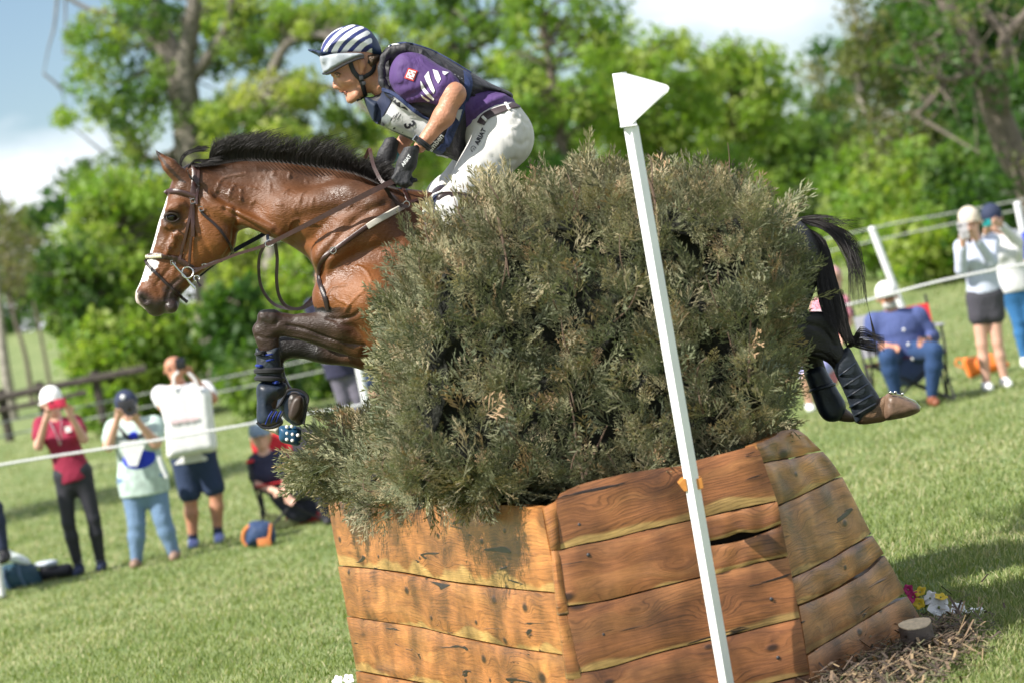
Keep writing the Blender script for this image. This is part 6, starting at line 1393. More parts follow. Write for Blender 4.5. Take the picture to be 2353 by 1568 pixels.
for pts, w_, a_ in [([(1190, 470), (1160, 560), (1110, 640)], .008, .004), ([(880, 640), (980, 600), (1060, 560)], .012, -.006), ([(900, 680), (1000, 640), (1090, 600)], .01, .006), ([(800, 560), (900, 540)], .012, -.005), ([(1400, 760), (1500, 700), (1640, 640)], .012, .008), ([(1400, 820), (1500, 760), (1600, 690)], .01, -.008), ([(1420, 880), (1500, 810)], .01, .008), ([(860, 430), (980, 520), (1080, 640)], .02, -.006)]:
    d = polydist(uvs, catmull(L(c2, pts), 4)); V = V + shN * (a_ * np.exp(-(d / (w_ * 540)) ** 2) * (shN[:, 1] < 0))[:, None]
shirt = mesh_obj('shirt', V, F, M['purple'], rider)
SB = BVHTree.FromPolygons([Vector(v) for v in V], [tuple(f) for f in F.tolist()])
for k, pl in enumerate([[(998, 515), (1006, 520), (1042, 585), (1080, 625), (1106, 655), (1100, 670), (1050, 632), (1006, 575)], [(1030, 480), (1062, 438), (1074, 490), (1094, 545), (1112, 590), (1102, 618), (1074, 575), (1048, 528)], [(1094, 424), (1134, 437), (1148, 470), (1158, 500), (1138, 535), (1114, 495)], [(1170, 438), (1222, 446), (1188, 470), (1174, 458)], [(1002, 618), (1036, 645), (1076, 672), (1058, 678), (1012, 645)]]):
    decal_poly('sleeve_stripe', L(c2, pl), SB, M['white_print'], rider, lift=.004)
dq = np.array([(905, 413), (978, 436), (946, 518), (872, 492)], float)
def dp(a_, b_): return tuple(dq[0] * (1 - a_) * (1 - b_) + dq[1] * a_ * (1 - b_) + dq[2] * a_ * b_ + dq[3] * (1 - a_) * b_)
rq = lambda a0, b0, a1, b1: L(c2, [dp(a0, b0), dp(a1, b0), dp(a1, b1), dp(a0, b1)])
decal_poly('emblem', rq(0, 0, 1, 1), SB, M['red_print'], rider, lift=.004); decal_poly('emblem', rq(.12, .12, .88, .88), SB, M['white_print'], rider, lift=.006)
for a_, b_ in [(.28, .28), (.72, .28), (.5, .5), (.28, .72), (.72, .72)]: decal_poly('emblem', rq(a_ - .065, b_ - .065, a_ + .065, b_ + .065), SB, M['red_print'], rider, lift=.008)
# safety vest
vp = c2L((672, 420), (688, 320), (730, 262), (790, 232), (870, 224), (960, 232), (1100, 282), (1250, 362), (1390, 448), (1550, 536), (1690, 598), (1722, 630), (1702, 664), (1640, 640), (1560, 632), (1460, 680), (1420, 760), (1400, 840), (1370, 960), (1345, 1080), (1310, 1140), (1250, 1125), (1190, 1100), (1090, 1062), (960, 990), (830, 925),
         (700, 862), (640, 836), (600, 760), (560, 645), (620, 640), (690, 600), (680, 520))
fv = Field([-.75, 11.6, 1.7], [.9, 12.6, 2.75], .0085)
fv.infl(vp, YR, wl(c2, (700, 350, .1), (680, 600, .09), (650, 780, .06), (800, 280, .14), (850, 800, .14), (1000, 600, .195), (1300, 500, .185), (1300, 800, .19), (1650, 600, .15), (1300, 1080, .15)), R=.075, k=.02)
for s_ in (1, -1):
    fv.cone(P(*c2(940, 480), YR - .3 * s_), P(*c2(960, 490), YR - .16 * s_), .098, .088, sub=True, k=.012)
    rg_ = [(722, 330), (700, 420), (706, 520), (760, 610), (840, 680), (960, 740), (1080, 760), (1180, 700), (1230, 600), (1215, 480), (1120, 390), (1010, 300), (880, 256), (780, 270)]
    for i in range(len(rg_)):
        a_, b_ = rg_[i], rg_[(i + 1) % len(rg_)]; fv.cone(P(*c2(*a_), YR - (.125 if a_[0] < 800 else .165) * s_), P(*c2(*b_), YR - (.125 if b_[0] < 800 else .165) * s_), .018, .018, k=.014)
V, F = fv.mesh(2); del fv
vN = normals(V, F); uvs = proj(V)
for pts in [[(1120, 300), (1260, 480), (1350, 640), (1300, 900), (1270, 1100)], [(1240, 440), (1420, 540), (1600, 620)], [(780, 262), (740, 380), (760, 540)], [(1260, 700), (1340, 700), (1420, 690)], [(900, 250), (1050, 310), (1240, 420)], [(1180, 760), (1200, 900), (1180, 1080)], [(690, 500), (745, 490)], [(700, 400), (752, 405)]]:
    d = polydist(uvs, catmull(L(c2, pts), 4)); V = V - vN * (.006 * np.exp(-(d / 2.6) ** 2))[:, None]
vest = mesh_obj('safety_vest', V, F, M['black_vest'], rider)
VB = BVHTree.FromPolygons([Vector(v) for v in V], [tuple(f) for f in F.tolist()])
sv = lambda n, pts, w_, m_, **k: strap(n, c2L(*pts), w_, VB, m_, rider, YR - .19, **k)
sv('vest_piping', [(760, 246), (850, 222), (940, 230), (1100, 284), (1250, 366), (1390, 452)], .011, M['navy_bright'], lift=.001)
sv('vest_strap', [(1360, 450), (1372, 540), (1350, 640), (1325, 700), (1290, 790), (1240, 900), (1200, 1000), (1130, 1075)], .036, M['navy_bright'], lift=.002, thick=.003)
sv('vest_strap', [(1345, 640), (1390, 600), (1420, 640)], .012, M['black_rubber'])
sv('vest_piping', [(710, 575), (790, 620), (880, 690), (980, 760), (1065, 805)], .016, M['navy_bright'], lift=.006, thick=.004)
b = MB(); b.ball(P(*c2(795, 242), YR - .13), .016, (1.6, .6, .6), 10, 8); b.build('vest_tab', M['white_print'], rider)
decal_poly('vest_panel', c2L((702, 572), (790, 622), (760, 700), (700, 800), (665, 850), (640, 830), (600, 740), (640, 700), (690, 640)), VB, M['navy'], rider, lift=.004)
bibp = c2L((800, 645), (900, 715), (1000, 775), (1068, 815), (1055, 900), (1010, 985), (940, 960), (850, 925), (745, 880), (690, 858), (720, 790))
decal_poly('number_bib', bibp, VB, M['bib'], rider, lift=.007)
decal_poly('bib_edge', c2L((690, 858), (745, 880), (775, 800), (740, 770), (700, 800)), VB, simple('dull_sleeve', (.2, .22, .22), .3, .3), rider, lift=.009)
decal_text('3', 'bib_number', c2(865, 905), (.75, -.66), 38, VB, M['black_print'], rider, lift=.011, bold=.03, Yf=YR - .16) if False else decal_text('3', 'bib_number', c2(870, 848), (.42, .91), 34, VB, M['black_print'], rider, lift=.011, bold=.03, Yf=YR - .16)
for k, (x, y) in enumerate([(770, 822), (790, 812), (806, 800), (818, 815)]): decal_poly('bib_scribble', c2L((x, y), (x + 26, y - 42), (x + 31, y - 40), (x + 5, y + 2)), VB, M['black_print'], rider, lift=.011)
decal_text('smben', 'vest_lettering', c2(1085, 1070), (.62, -.785), 18, VB, M['white_print'], rider, lift=.012, bold=.02, Yf=YR - .17)
decal_poly('buckle_plate', c2L((1268, 790), (1290, 740), (1335, 735), (1320, 775), (1300, 830)), VB, simple('grey_webbing', (.4, .4, .42), .6), rider, lift=.01)
decal_text('- - - -', 'vest_stitching', c2(1255, 470), (.87, .5), 15, VB, simple('grey_stitch', (.25, .25, .27), .6), rider, lift=.004)
sv('vest_tab', [(1120, 1080), (1160, 1085), (1215, 1100)], .014, simple('pale_tab', (.5, .48, .45), .6), lift=.004)
# collar inside the vest
cp = c2L((560, 640), (640, 650), (700, 640), (712, 700), (690, 780), (645, 838), (600, 760)); w = np.array([P(u, v, YR) for u, v in cp])
field_obj('collar', lambda f: f.infl(cp, YR, .085, R=.05), w.min(0) - .12, w.max(0) + .12, .007, simple('navy_collar', (.012, .022, .05), .7), rider)
# breeches
fp = Field([-.55, 11.6, 1.25], [1.0, 12.6, 2.6], .0085)
fp.infl(c2L((1490, 850), (1560, 780), (1650, 722), (1740, 708), (1792, 775), (1832, 860), (1845, 960), (1830, 1060), (1780, 1140), (1710, 1215), (1640, 1320), (1560, 1440), (1480, 1560), (1400, 1640), (1280, 1640), (1190, 1560), (1165, 1480), (1200, 1385), (1262, 1260), (1330, 1120), (1400, 1000)), YR - .13,
         wl(c2, (1650, 850, .1), (1700, 1000, .115), (1500, 1150, .105), (1350, 1350, .085), (1250, 1550, .07)), R=.1, k=.04)
fp.infl(c2L((1490, 850), (1560, 780), (1650, 722), (1740, 708), (1792, 775), (1832, 860), (1835, 960), (1790, 1060), (1700, 1140), (1560, 1180), (1440, 1120), (1420, 1000)), YR, .17, R=.1, k=.05)
fp.infl(c2L((1400, 950), (1600, 900), (1700, 1100), (1450, 1260), (1290, 1360), (1200, 1420), (1120, 1400), (1118, 1340), (1180, 1270), (1290, 1120)), YR + .16, .085, R=.08, k=.04)
legs(fp, .008, low=False); seg(fp, (1225, 1500, .25), (1330, 1700, .27), .07, .07, k=.04); seg(fp, (1180, 1400, -.29), (1300, 1640, -.28), .07, .07, k=.04); seg(fp, (1560, 880, .02), (1640, 960, .02), .13, .125, .16, .165, k=.05)
V, F = fp.mesh(2); del fp
bN = normals(V, F); uvs = proj(V)
for pts, w_, a_ in [([(1640, 760), (1740, 800), (1835, 850)], .006, -.006), ([(1700, 740), (1780, 830), (1800, 880)], .007, .006), ([(1500, 1180), (1600, 1230), (1680, 1200)], .012, -.006), ([(1440, 1130), (1530, 1220), (1640, 1260)], .012, .006), ([(1520, 900), (1480, 1000), (1400, 1120), (1310, 1290), (1220, 1460)], .006, -.004), ([(1560, 1100), (1640, 1160), (1740, 1130)], .01, -.006), ([(1700, 960), (1780, 1010), (1830, 980)], .012, -.005), ([(1330, 1320), (1420, 1370), (1520, 1360)], .012, -.006), ([(1280, 1420), (1360, 1450), (1450, 1440)], .01, .006), ([(1780, 780), (1760, 860), (1700, 880)], .006, .005), ([(1630, 900), (1700, 1060), (1690, 1180)], .02, -.006)]:
    d = polydist(uvs, catmull(L(c2, pts), 4)); V = V + bN * (a_ * np.exp(-(d / (w_ * 540)) ** 2) * (bN[:, 1] < 0))[:, None]
bre = mesh_obj('breeches', V, F, M['breeches'], rider)
PB = BVHTree.FromPolygons([Vector(v) for v in V], [tuple(f) for f in F.tolist()])
decal_text('ARIAT', 'thigh_lettering', c2(1448, 1015), (.45, -.893), 14.5, PB, M['black_print'], rider, lift=.006, bold=.03, Yf=YR - .23, ydir=(-.893, -.45))
b = MB(); loc, nr = hit(PB, *c2(1412, 1044)); b.tube([loc + np.array([.011 * math.cos(a), -.004, .013 * math.sin(a)]) for a in np.linspace(0, 2 * math.pi, 17)], .0014, 5, cap=False); b.tube([loc + np.array([-.004, -.005, -.006]), loc + np.array([0, -.005, .006]), loc + np.array([.004, -.005, -.006])], .0012, 5); b.build('thigh_emblem', M['black_print'], rider)
strap('belt', c2L((1470, 850), (1500, 800), (1560, 765), (1640, 735), (1745, 705)), .042, PB, simple('dark_belt', (.05, .035, .04), .5), rider, YR - .16, lift=.002, thick=.006)
for x0, y0, x1, y1 in [(1490, 800, 1520, 830), (1660, 700, 1700, 745)]: strap('belt_loop', c2L((x0, y0), ((x0 + x1) / 2, (y0 + y1) / 2), (x1, y1)), .012, PB, M['breeches'], rider, YR - .16, lift=.009)
strap('shirt_tail', c2L((1620, 660), (1660, 700), (1720, 730)), .02, PB, M['purple'], rider, YR - .16, lift=.004) if False else None
# tall boots, mostly hidden
def bts(f):
    for s_ in (1, -1):
        seg(f, (1300, 1640, .28 * s_), (1560, 2050, .3 * s_), .068, .05, k=.03); seg(f, (1570, 2080, .3 * s_), (1400, 2200, .3 * s_), .05, .042, k=.03)
fbt = Field([-.5, 11.6, 1.0], [.6, 12.6, 1.9], .012); bts(fbt); V, F = fbt.mesh(1); mesh_obj('tall_boots', V, F, M['black_rubber'], rider)
# gloves and hands: palm, four curled fingers, thumb
def glove(base, ydep, sgn, scale=1.0, fl=1, name='glove'):
    A = lambda x, y, d=0: P(*c2(base[0] + fl * x * scale, base[1] + y * scale), ydep - d * sgn)
    f = Field(A(0, 0) - [.13, .1, .16], A(0, 0) + [.13, .1, .12], .0045)
    c_ = lambda a_, b_, ra, rb, k=.012, wa=None, wb=None: f.cone(A(*a_), A(*b_), ra, rb, wa, wb, k=k)
    c_((95, -220), (60, -120), .033, .035, k=.02, wa=.03, wb=.028); c_((60, -120), (20, -40), .037, .034, k=.02, wa=.026, wb=.022)
    for k, (x0, y0, x1, y1, x2, y2, r) in enumerate([(5, -60, -38, 0, -8, 34, .0125), (28, -40, -12, 26, 22, 52, .0125), (52, -30, 22, 40, 52, 60, .012), (76, -40, 56, 32, 84, 44, .011)]):
        c_((x0, y0, .012), (x1, y1, .022), r + .001, r, k=.006); c_((x1, y1, .022), (x2, y2, .004), r, r - .001, k=.005); c_((x2, y2, .004), (x2 + 14, y2 - 26, -.016), r - .001, r - .002, k=.005)
    c_((60, -110, -.01), (66, -30, -.02), .016, .013, k=.012); c_((66, -30, -.02), (92, 12, -.012), .013, .011, k=.008); c_((92, 12, -.012), (128, 14, .0), .011, .009, k=.006)
    V, F = f.mesh(1); return mesh_obj(name, V, F, M['glove'], rider)
M['glove'] = simple('black_glove_fabric', (.018, .018, .021), .6, .3, 60, bump=.35, bscale=110)
glove((835, 1270), YR - .29, 1)
decal_text('ARIAT', 'glove_lettering', c2(868, 1180), (.6, -.8), 11, None, M['white_print'], rider, lift=0, bold=.03, Yf=YR - .337)
glove((700, 1200), YR + .2, -1, .9, -1) if False else glove((690, 1190), YR + .2, -1, .85)
# watch and wrist band
wc = P(*c2(985, 968), YR - .27)
axw = P(*c2(1180, 790), YR - .27) - P(*c2(992, 1030), YR - .27); axw /= np.linalg.norm(axw); s1 = np.cross(axw, [0, 1, 0]); s1 /= np.linalg.norm(s1)
b = MB(); b.tube([P(*c2(1010, 1005), YR - .27) + .036 * (math.cos(a) * s1 + .9 * math.sin(a) * np.array([0, 1, 0])) for a in np.linspace(0, 2 * math.pi, 25)], .0075, 6, cap=False); b.tube([P(*c2(1022, 988), YR - .27) + .037 * (math.cos(a) * s1 + .9 * math.sin(a) * np.array([0, 1, 0])) for a in np.linspace(0, 2 * math.pi, 25)], .0075, 6, cap=False); b.build('watch_strap', M['black_rubber'], rider)
Rw = np.stack([axw, s1, np.cross(axw, s1)], 1); wcen = P(*c2(975, 968), YR - .292)
b = MB(); b.box(wcen, (.03, .034, .014), Rw); b.build('watch_case', M['steel'], rider, bevel=.004)
b = MB(); b.box(wcen + np.cross(axw, s1) * (.0075 if np.cross(axw, s1)[1] < 0 else -.0075), (.022, .026, .003), Rw); b.build('watch_face', M['eye'], rider)
b = MB(); ax3 = P(*c2(1060, 760), YR + .27) - P(*c2(800, 1070), YR + .22); ax3 /= np.linalg.norm(ax3); s3_ = np.cross(ax3, [0, 1, 0]); s3_ /= np.linalg.norm(s3_)
cw = P(*c2(765, 1095), YR + .22)
b.tube([cw - ax3 * .012, cw + ax3 * .026], .036, 16); b.build('wrist_band', M['teal'], rider)
# ------------------------------------------------------------------ spectators along the rope
def hand_field(f, w, tip, r=.009, spread=.022, holdy=0):
    """palm, four bent fingers and a thumb from wrist w towards tip"""
    w = np.array(w); d = np.array(tip) - w; L_ = np.linalg.norm(d); d /= L_; s_ = np.cross(d, [0, 1, 0]); s_ /= np.linalg.norm(s_) + 1e-9; n_ = np.cross(s_, d)
    p = w + d * .055
    f.cone(w, p, .024, .03, .02, .02, k=.015)
    for i, l_ in enumerate([.062, .07, .066, .052]):
        o_ = s_ * (i - 1.5) * spread; a = p + o_ * .8 + d * .012; b_ = a + d * l_ * .55 - n_ * .006; c_ = b_ + d * l_ * .3 - n_ * .022
        f.cone(a, b_, r + .001, r, k=.006); f.cone(b_, c_, r, r - .001, k=.005)
    a = w + d * .025 + s_ * -.024; b_ = a + d * .03 - s_ * .022; f.cone(a, b_, .011, .01, k=.008); f.cone(b_, b_ + d * .026 - n_ * .012, .01, .009, k=.005)
def spectator(label, Y, J, top, bottom, shoes, skin='skin_pale', hair=None, cap=None, fat=1.0, sleeve=.5, leg_cover=1.0, sock=None, top_len=.15, fem=True, items=None, top_mat2=None, loose=1.0, capdir=None, extra=None, hair_long=False, face_down=0):
    seated = False
    W = {k: P(p[0], p[1], Y - (p[2] if len(p) > 2 else 0)) for k, p in J.items()}
    seated = min(W['knL'][1], W['knR'][1]) < W['hipL'][1] - .2; feet = (W['anL'] + W['anR']) / 2; root = empty('person', [feet[0], feet[1], 0], label, 'person')
    allp = np.array(list(W.values())); lo = allp.min(0) - .28; hi = allp.max(0) + .28
    sh = (W['shL'] + W['shR']) / 2; hp = (W['hipL'] + W['hipR']) / 2; up = sh - hp; up /= np.linalg.norm(up)
    hd = W['head']; nk = sh + up * .03; chest = sh - up * .13; waist = hp + up * .14
    def body(f):
        f.cone(hd + [0, 0, .02], hd - [0, .012, .045], .086, .06, .094, .074, k=.03); f.cone(hd - [0, .09, .03], hd - [0, .105, .045], .014, .014, k=.012); f.cone(hd - [0, .05, .085], hd - [0, .06, .09], .03, .03, k=.03)
        for s_ in (-1, 1): f.cone(hd + [s_ * .088, .0, -.01], hd + [s_ * .09, 0, -.035], .016, .01, .012, .008, k=.008); f.cone(hd + [s_ * .034, -.098, .0], hd + [s_ * .034, -.098, .0], .012, .012, sub=True, k=.01)
        f.cone(nk - up * .02, hd - [0, 0, .05], .056, .05, k=.03)
        torso_(f, 0); arms_(f, 0, 1.0, True); legs_(f, 0, 1.0)
    def torso_(f, g):
        f.cone(W['shL'] - up * .02, W['shR'] - up * .02, .058 * fat + g, .058 * fat + g, k=.05); f.cone(chest, waist, .15 * fat + g, .125 * fat + g, .11 * fat + g, .1 * fat + g, k=.05)
        f.cone(waist, hp, .13 * fat + g, .155 * fat + g, .1 * fat + g, .115 * fat + g, k=.05)
        if fem:
            for s_ in (-1, 1): f.cone(chest + [s_ * .07, -.085 * fat, -.02], chest + [s_ * .07, -.09 * fat, -.02], .052 * fat + g, .052 * fat + g, k=.06)
    def arms_(f, g, frac, hands=False):
        for s_ in 'LR':
            A, B, C_ = W['sh' + s_], W['el' + s_], W['wr' + s_]
            if frac >= 1: f.cone(A, B, .054 * fat ** .6 + g, .042 * fat ** .5 + g, k=.03); f.cone(B, B + (C_ - B) * min(1, (frac - 1) * 1.0 + (1 if hands else 0)) if frac > 1 or hands else B, .042 * fat ** .5 + g, .027 + g, k=.02)
            else: f.cone(A, A + (B - A) * frac, .056 * fat ** .6 + g, .053 * fat ** .5 + g + .006, k=.03)
            if hands:
                T_ = W.get('ha' + s_); T_ = T_ if T_ is not None else C_ + (C_ - B) / np.linalg.norm(C_ - B) * .12
                hand_field(f, C_, T_)
    def legs_(f, g, frac):
        for s_ in 'LR':
            A, B, C_ = W['hip' + s_] * .8 + hp * .2, W['kn' + s_], W['an' + s_]; wf = fat ** .8
            if frac <= .5: f.cone(A, A + (B - A) * frac * 2, .088 * wf + g, (.088 - .03 * frac * 2) * wf + g + .012, k=.04)
            else:
                f.cone(A, B, .088 * wf + g, .057 * wf + g, k=.04); e_ = B + (C_ - B) * (frac - .5) * 2; m_ = B + (C_ - B) * .35 * min(1, (frac - .5) * 2)
                f.cone(B, m_, .053 * wf + g, .056 * wf + g, k=.02); f.cone(m_, e_, .056 * wf + g, .036 * wf ** .5 + g, k=.02)
    h = .0125
    field_obj('body', body, lo, hi, h, M[skin], root)
    field_obj('top', lambda f: (torso_(f, .016 * loose), f.cone(hp, hp - up * (top_len + (0 if seated else .1)), .16 * fat + .014, .165 * fat + .014, .12 * fat + .014, .125 * fat + .014, k=.04), f.cut(hp - up * (top_len + .02), up) if not seated else None, arms_(f, .013, sleeve)), lo, hi, h, top, root)
    field_obj('trousers' if leg_cover > .8 else 'shorts', lambda f: (f.cone(hp + up * .06, hp, .14 * fat + .008, .16 * fat + .006, .105 * fat + .01, .12 * fat + .006, k=.04), legs_(f, .01 if leg_cover > .8 else .02, leg_cover), f.cone(hp, hp - up * .07, .155 * fat + .008, .13 * fat + .008, .12 * fat + .008, .11 * fat, k=.05) if not seated else None), lo, hi, h, bottom, root)
    for s_ in 'LR':
        an = W['an' + s_]; fd = np.array([.02 * (-1 if s_ == 'L' else 1), -1, 0]); base = np.array([an[0], an[1], max(0.03, an[2] - .07)])
        field_obj('shoe', lambda f: (f.cone(base + [0, .03, .01], base + fd * .15, .045, .036, k=.02), f.cone(base + [0, .02, .03], an, .045, .042, k=.02)), base - [.12, .26, .1], base + [.12, .16, .2], .01, shoes, root)
        if sock: bb = MB(); dd = (W['kn' + s_] - an); dd /= np.linalg.norm(dd); bb.tube([an - dd * .02, an + dd * .09], .044, 10); bb.build('sock', sock, root)
        if True:
            pass
    for s_ in (-1, 1): bb = MB(); bb.ball(hd + [s_ * .034, -.088, .0], .012, n=8, m=6); bb.build('eye', M['eye'], root)
    if hair:
        def hf_(f):
            f.cone(hd + [0, .025, .03], hd + [0, .045, -.03], .1, .085, k=.02)
            if hair_long: f.cone(hd + [.03, .05, -.05], sh + [.06, .08, -.12], .05, .035, k=.03); f.cone(hd + [-.05, -.0, -.07], sh + [-.05, -.1, -.16], .032, .02, k=.03)
        field_obj('hair', hf_, hd - [.2, .25, .55], hd + [.25, .3, .2], .01, hair, root)
    if cap:
        cd = np.array(capdir or (0, -1, -.12)); cd = cd / np.linalg.norm(cd)
        cr_ = root
        field_obj('cap', lambda f: (f.cone(hd + [0, .0, .04], hd + [0, .01, .05], .098, .095, k=.02), f.cone(hd + [0, -.2, -.3], hd + [0, .2, -.3], .3, .3, sub=True, k=.01)), hd - [.16, .16, .02], hd + [.16, .16, .2], .009, cap, cr_)
        sid = np.cross(cd, [0, 0, 1]); sid /= np.linalg.norm(sid); bb = MB()
        arc = [hd + [0, 0, .03] + cd * (.09 + .085 * math.cos(a)) + sid * .075 * math.sin(a) - np.array([0, 0, .012 * abs(math.sin(a))]) for a in np.linspace(-1.5, 1.5, 9)]
        bb.prism(arc, [0, 0, .008]); bb.build('cap_peak', cap, root)
    if extra: extra(root, W, hd, sh, hp, chest, up)
    return root, W
cB = lambda x, y: (x * .3286, 859.0 + y * .3286)
def JB(**k): return {a: (*cB(v[0], v[1]), *(v[2:] or (0,))) for a, v in k.items()}
M['maroon'] = cloth('maroon_polo_fabric', (.26, .012, .045)); M['white_cloth'] = cloth('white_fabric', (.68, .68, .69), .8, .4, 9); M['cap_white'] = simple('white_cap', (.85, .84, .82), .8); M['black_leg'] = cloth('black_leggings', (.014, .014, .022), .6, .25)
M['jeans_light'] = cloth('light_blue_denim', (.14, .225, .36), .85); M['jeans'] = cloth('blue_denim', (.014, .045, .13), .85); M['jeans_mid'] = cloth('mid_blue_denim', (.03, .15, .36), .85); M['sage'] = simple('sage_print', (.42, .52, .48), .8, .35, 16)
M['royal'] = cloth('royal_blue_fabric', (.012, .035, .5)); M['navy_short'] = cloth('navy_shorts', (.018, .035, .085)); M['navy_polo'] = cloth('navy_polo', (.022, .022, .055)); M['blue_shirt'] = cloth('blue_shirt_fabric', (.06, .085, .23)); M['grey_top'] = cloth('pale_grey_top', (.5, .54, .66), .8, .3)
M['dark_shorts'] = cloth('dark_shorts', (.05, .048, .062)); M['beige_cap'] = simple('beige_cap', (.6, .53, .44), .8); M['navy_cap'] = simple('navy_cap', (.02, .03, .07), .8); M['brown_shoe'] = simple('tan_shoe', (.3, .19, .14), .7); M['white_shoe'] = simple('white_shoe', (.8, .8, .8), .6); M['blue_shoe'] = simple('blue_white_shoe', (.25, .3, .62), .6, .6, 60)
M['rust_shoe'] = simple('rust_leather_shoe', (.22, .07, .03), .5); M['pink'] = cloth('pink_fabric', (.65, .25, .33)); M['grey_leg'] = cloth('grey_leggings', (.13, .12, .16)); M['tote'] = cloth('white_tote_fabric', (.74, .74, .74), .8, .3, 6); M['orange'] = cloth('orange_fabric', (.85, .2, .03), .7, .8, 9)
M['red_chair'] = cloth('red_canvas', (.55, .02, .03)); M['teal_bag'] = cloth('teal_bag_fabric', (.01, .05, .08), .6); M['blue_bag'] = cloth('blue_bag_fabric', (.015, .04, .11), .7, .8); M['tan_leather'] = simple('tan_leather', (.6, .2, .06), .5, .15)
M['phone'] = simple('phone_dark_glass', (.015, .015, .02), .15)
def phone(name, label, c, sz, m, case=None):
    r = empty(name, c, label, 'phone'); b = MB(); b.box(c, sz); b.build('phone_body', m, r, bevel=.003)
    b = MB(); b.box(np.array(c) - [sz[0] * .3, sz[1] * .7, -sz[2] * .3], (.02, .004, .02)); b.build('lens', M['phone'], r)
# 1 maroon polo
Y = 24.2
def ex1(root, W, hd, sh, hp, chest, up):
    b = MB(); c = chest + [.085, -.135, .06]; b.box(c, (.05, .004, .05)); b.build('chest_logo', M['white_print'], root)
    b = MB(); b.tube(catmull([sh + [-.05, -.08, .03], chest + [-.02, -.145, .03], chest + [.0, -.15, -.06], sh + [.05, -.08, .03]], 4), .004, 5); b.build('necklace', M['steel'], root)
    b = MB(); b.tube([W['anL'] + [0, 0, .02], W['anL'] + [0, 0, .1]], .045, 10); b.tube([W['anR'] + [0, 0, .02], W['anR'] + [0, 0, .1]], .045, 10); b.build('sock', M['white_cloth'], root)
    b = MB(); b.ball(hd + [-.1, .02, -.0], .02, (1, 1, .6), 8, 6); b.build('cap_strap', M['cap_white'], root)
s1_, W1 = spectator('woman in maroon polo and black leggings with white cap, photographing with a red phone', Y,
    JB(head=(362, 195), shL=(285, 345), shR=(520, 330), elL=(270, 500, .12), elR=(585, 450, .12), wrL=(318, 320, .26), wrR=(495, 290, .26), haL=(350, 220, .32), haR=(455, 190, .32), hipL=(430, 705), hipR=(590, 680), knL=(478, 1040, .03), knR=(655, 1010, .03), anL=(548, 1335), anR=(705, 1320)),
    M['maroon'], M['black_leg'], M['navy_cap'], hair=M['hair_dark'], cap=M['cap_white'], fat=.84, sleeve=.55, leg_cover=.97, top_len=.05, extra=ex1)
phone('phone', 'red and black phone held up by the woman in maroon', P(*cB(400, 205), Y - .36), (.15, .012, .075), simple('red_phone_case', (.45, .02, .06), .4, .5, 20))
# 2 photographer
Y = 23.8
def ex2(root, W, hd, sh, hp, chest, up):
    b = MB(); b.tube(catmull([hd + [-.1, -.05, -.12], chest + [-.06, -.16, .06], chest + [.0, -.17, .02], chest + [.09, -.15, .06], hd + [.1, -.03, -.12]], 4), .014, 6); b.build('camera_strap', M['black_rubber'], root)
    lo = chest - [.2, .3, .25]; field_obj('blue_vest', lambda f: f.cone(chest + [0, -.02, -.02], chest + [0, -.02, -.14], .15, .16, .165, .165, k=.02), chest - [.25, .3, .4], chest + [.25, .3, .25], .014, M['royal'], root)
    b = MB(); q = [P(*cB(*p), Y - .24) for p in [(835, 470), (950, 460), (1010, 500), (985, 560), (960, 640), (900, 640), (860, 560)]]; b.prism(q, [0, .012, 0]); b.build('paper_napkin', M['white_cloth'], root, smooth=False)
    b = MB(); b.tube(catmull([P(*cB(x, y), Y - .2) for x, y in [(1110, 570), (1130, 640), (1165, 720)]], 3), .016, 6); b.build('shirt_tie', M['white_cloth'], root)
    b = MB(); b.ball(hd + [0, -.108, .085], .022, (1, .4, 1), 8, 6); b.build('cap_badge', M['white_print'], root)
s2_, W2 = spectator('woman in navy cap, blue vest and pale jeans aiming a camera with large lens', Y,
    JB(head=(885, 225), shL=(800, 370), shR=(1080, 350), elL=(760, 500, .12), elR=(1090, 480, .15), wrL=(820, 310, .25), wrR=(965, 330, .28), haL=(840, 215, .34), haR=(900, 270, .4), hipL=(905, 740), hipR=(1090, 715), knL=(955, 1040, .03), knR=(1135, 1010, .04), anL=(955, 1325), anR=(1225, 1275)),
    M['sage'], M['jeans_light'], M['brown_shoe'], hair=M['hair_brown'], cap=M['navy_cap'], fat=1.2, sleeve=.62, leg_cover=.96, top_len=.12, extra=ex2)
cm = empty('camera', P(*cB(925, 235), Y - .3), 'black camera with large grey-white lens held by the woman in navy cap', 'camera')
b = MB(); b.box(P(*cB(885, 215), Y - .24), (.14, .07, .09)); b.build('camera_body', M['black_rubber'], cm, bevel=.008)
b = MB(); lc = P(*cB(925, 235), Y - .3); b.tube([lc, lc + [0, -.14, 0]], [.045, .052], 20); b.build('lens_barrel', simple('pale_lens_barrel', (.45, .45, .43), .5), cm)
b = MB(); b.tube([lc + [0, -.13, 0], lc + [0, -.19, 0]], [.056, .058], 20); b.build('lens_hood', M['black_rubber'], cm); b = MB(); b.ball(lc + [0, -.175, 0], .05, (1, .35, 1), 16, 8); b.build('front_glass', M['eye'], cm)
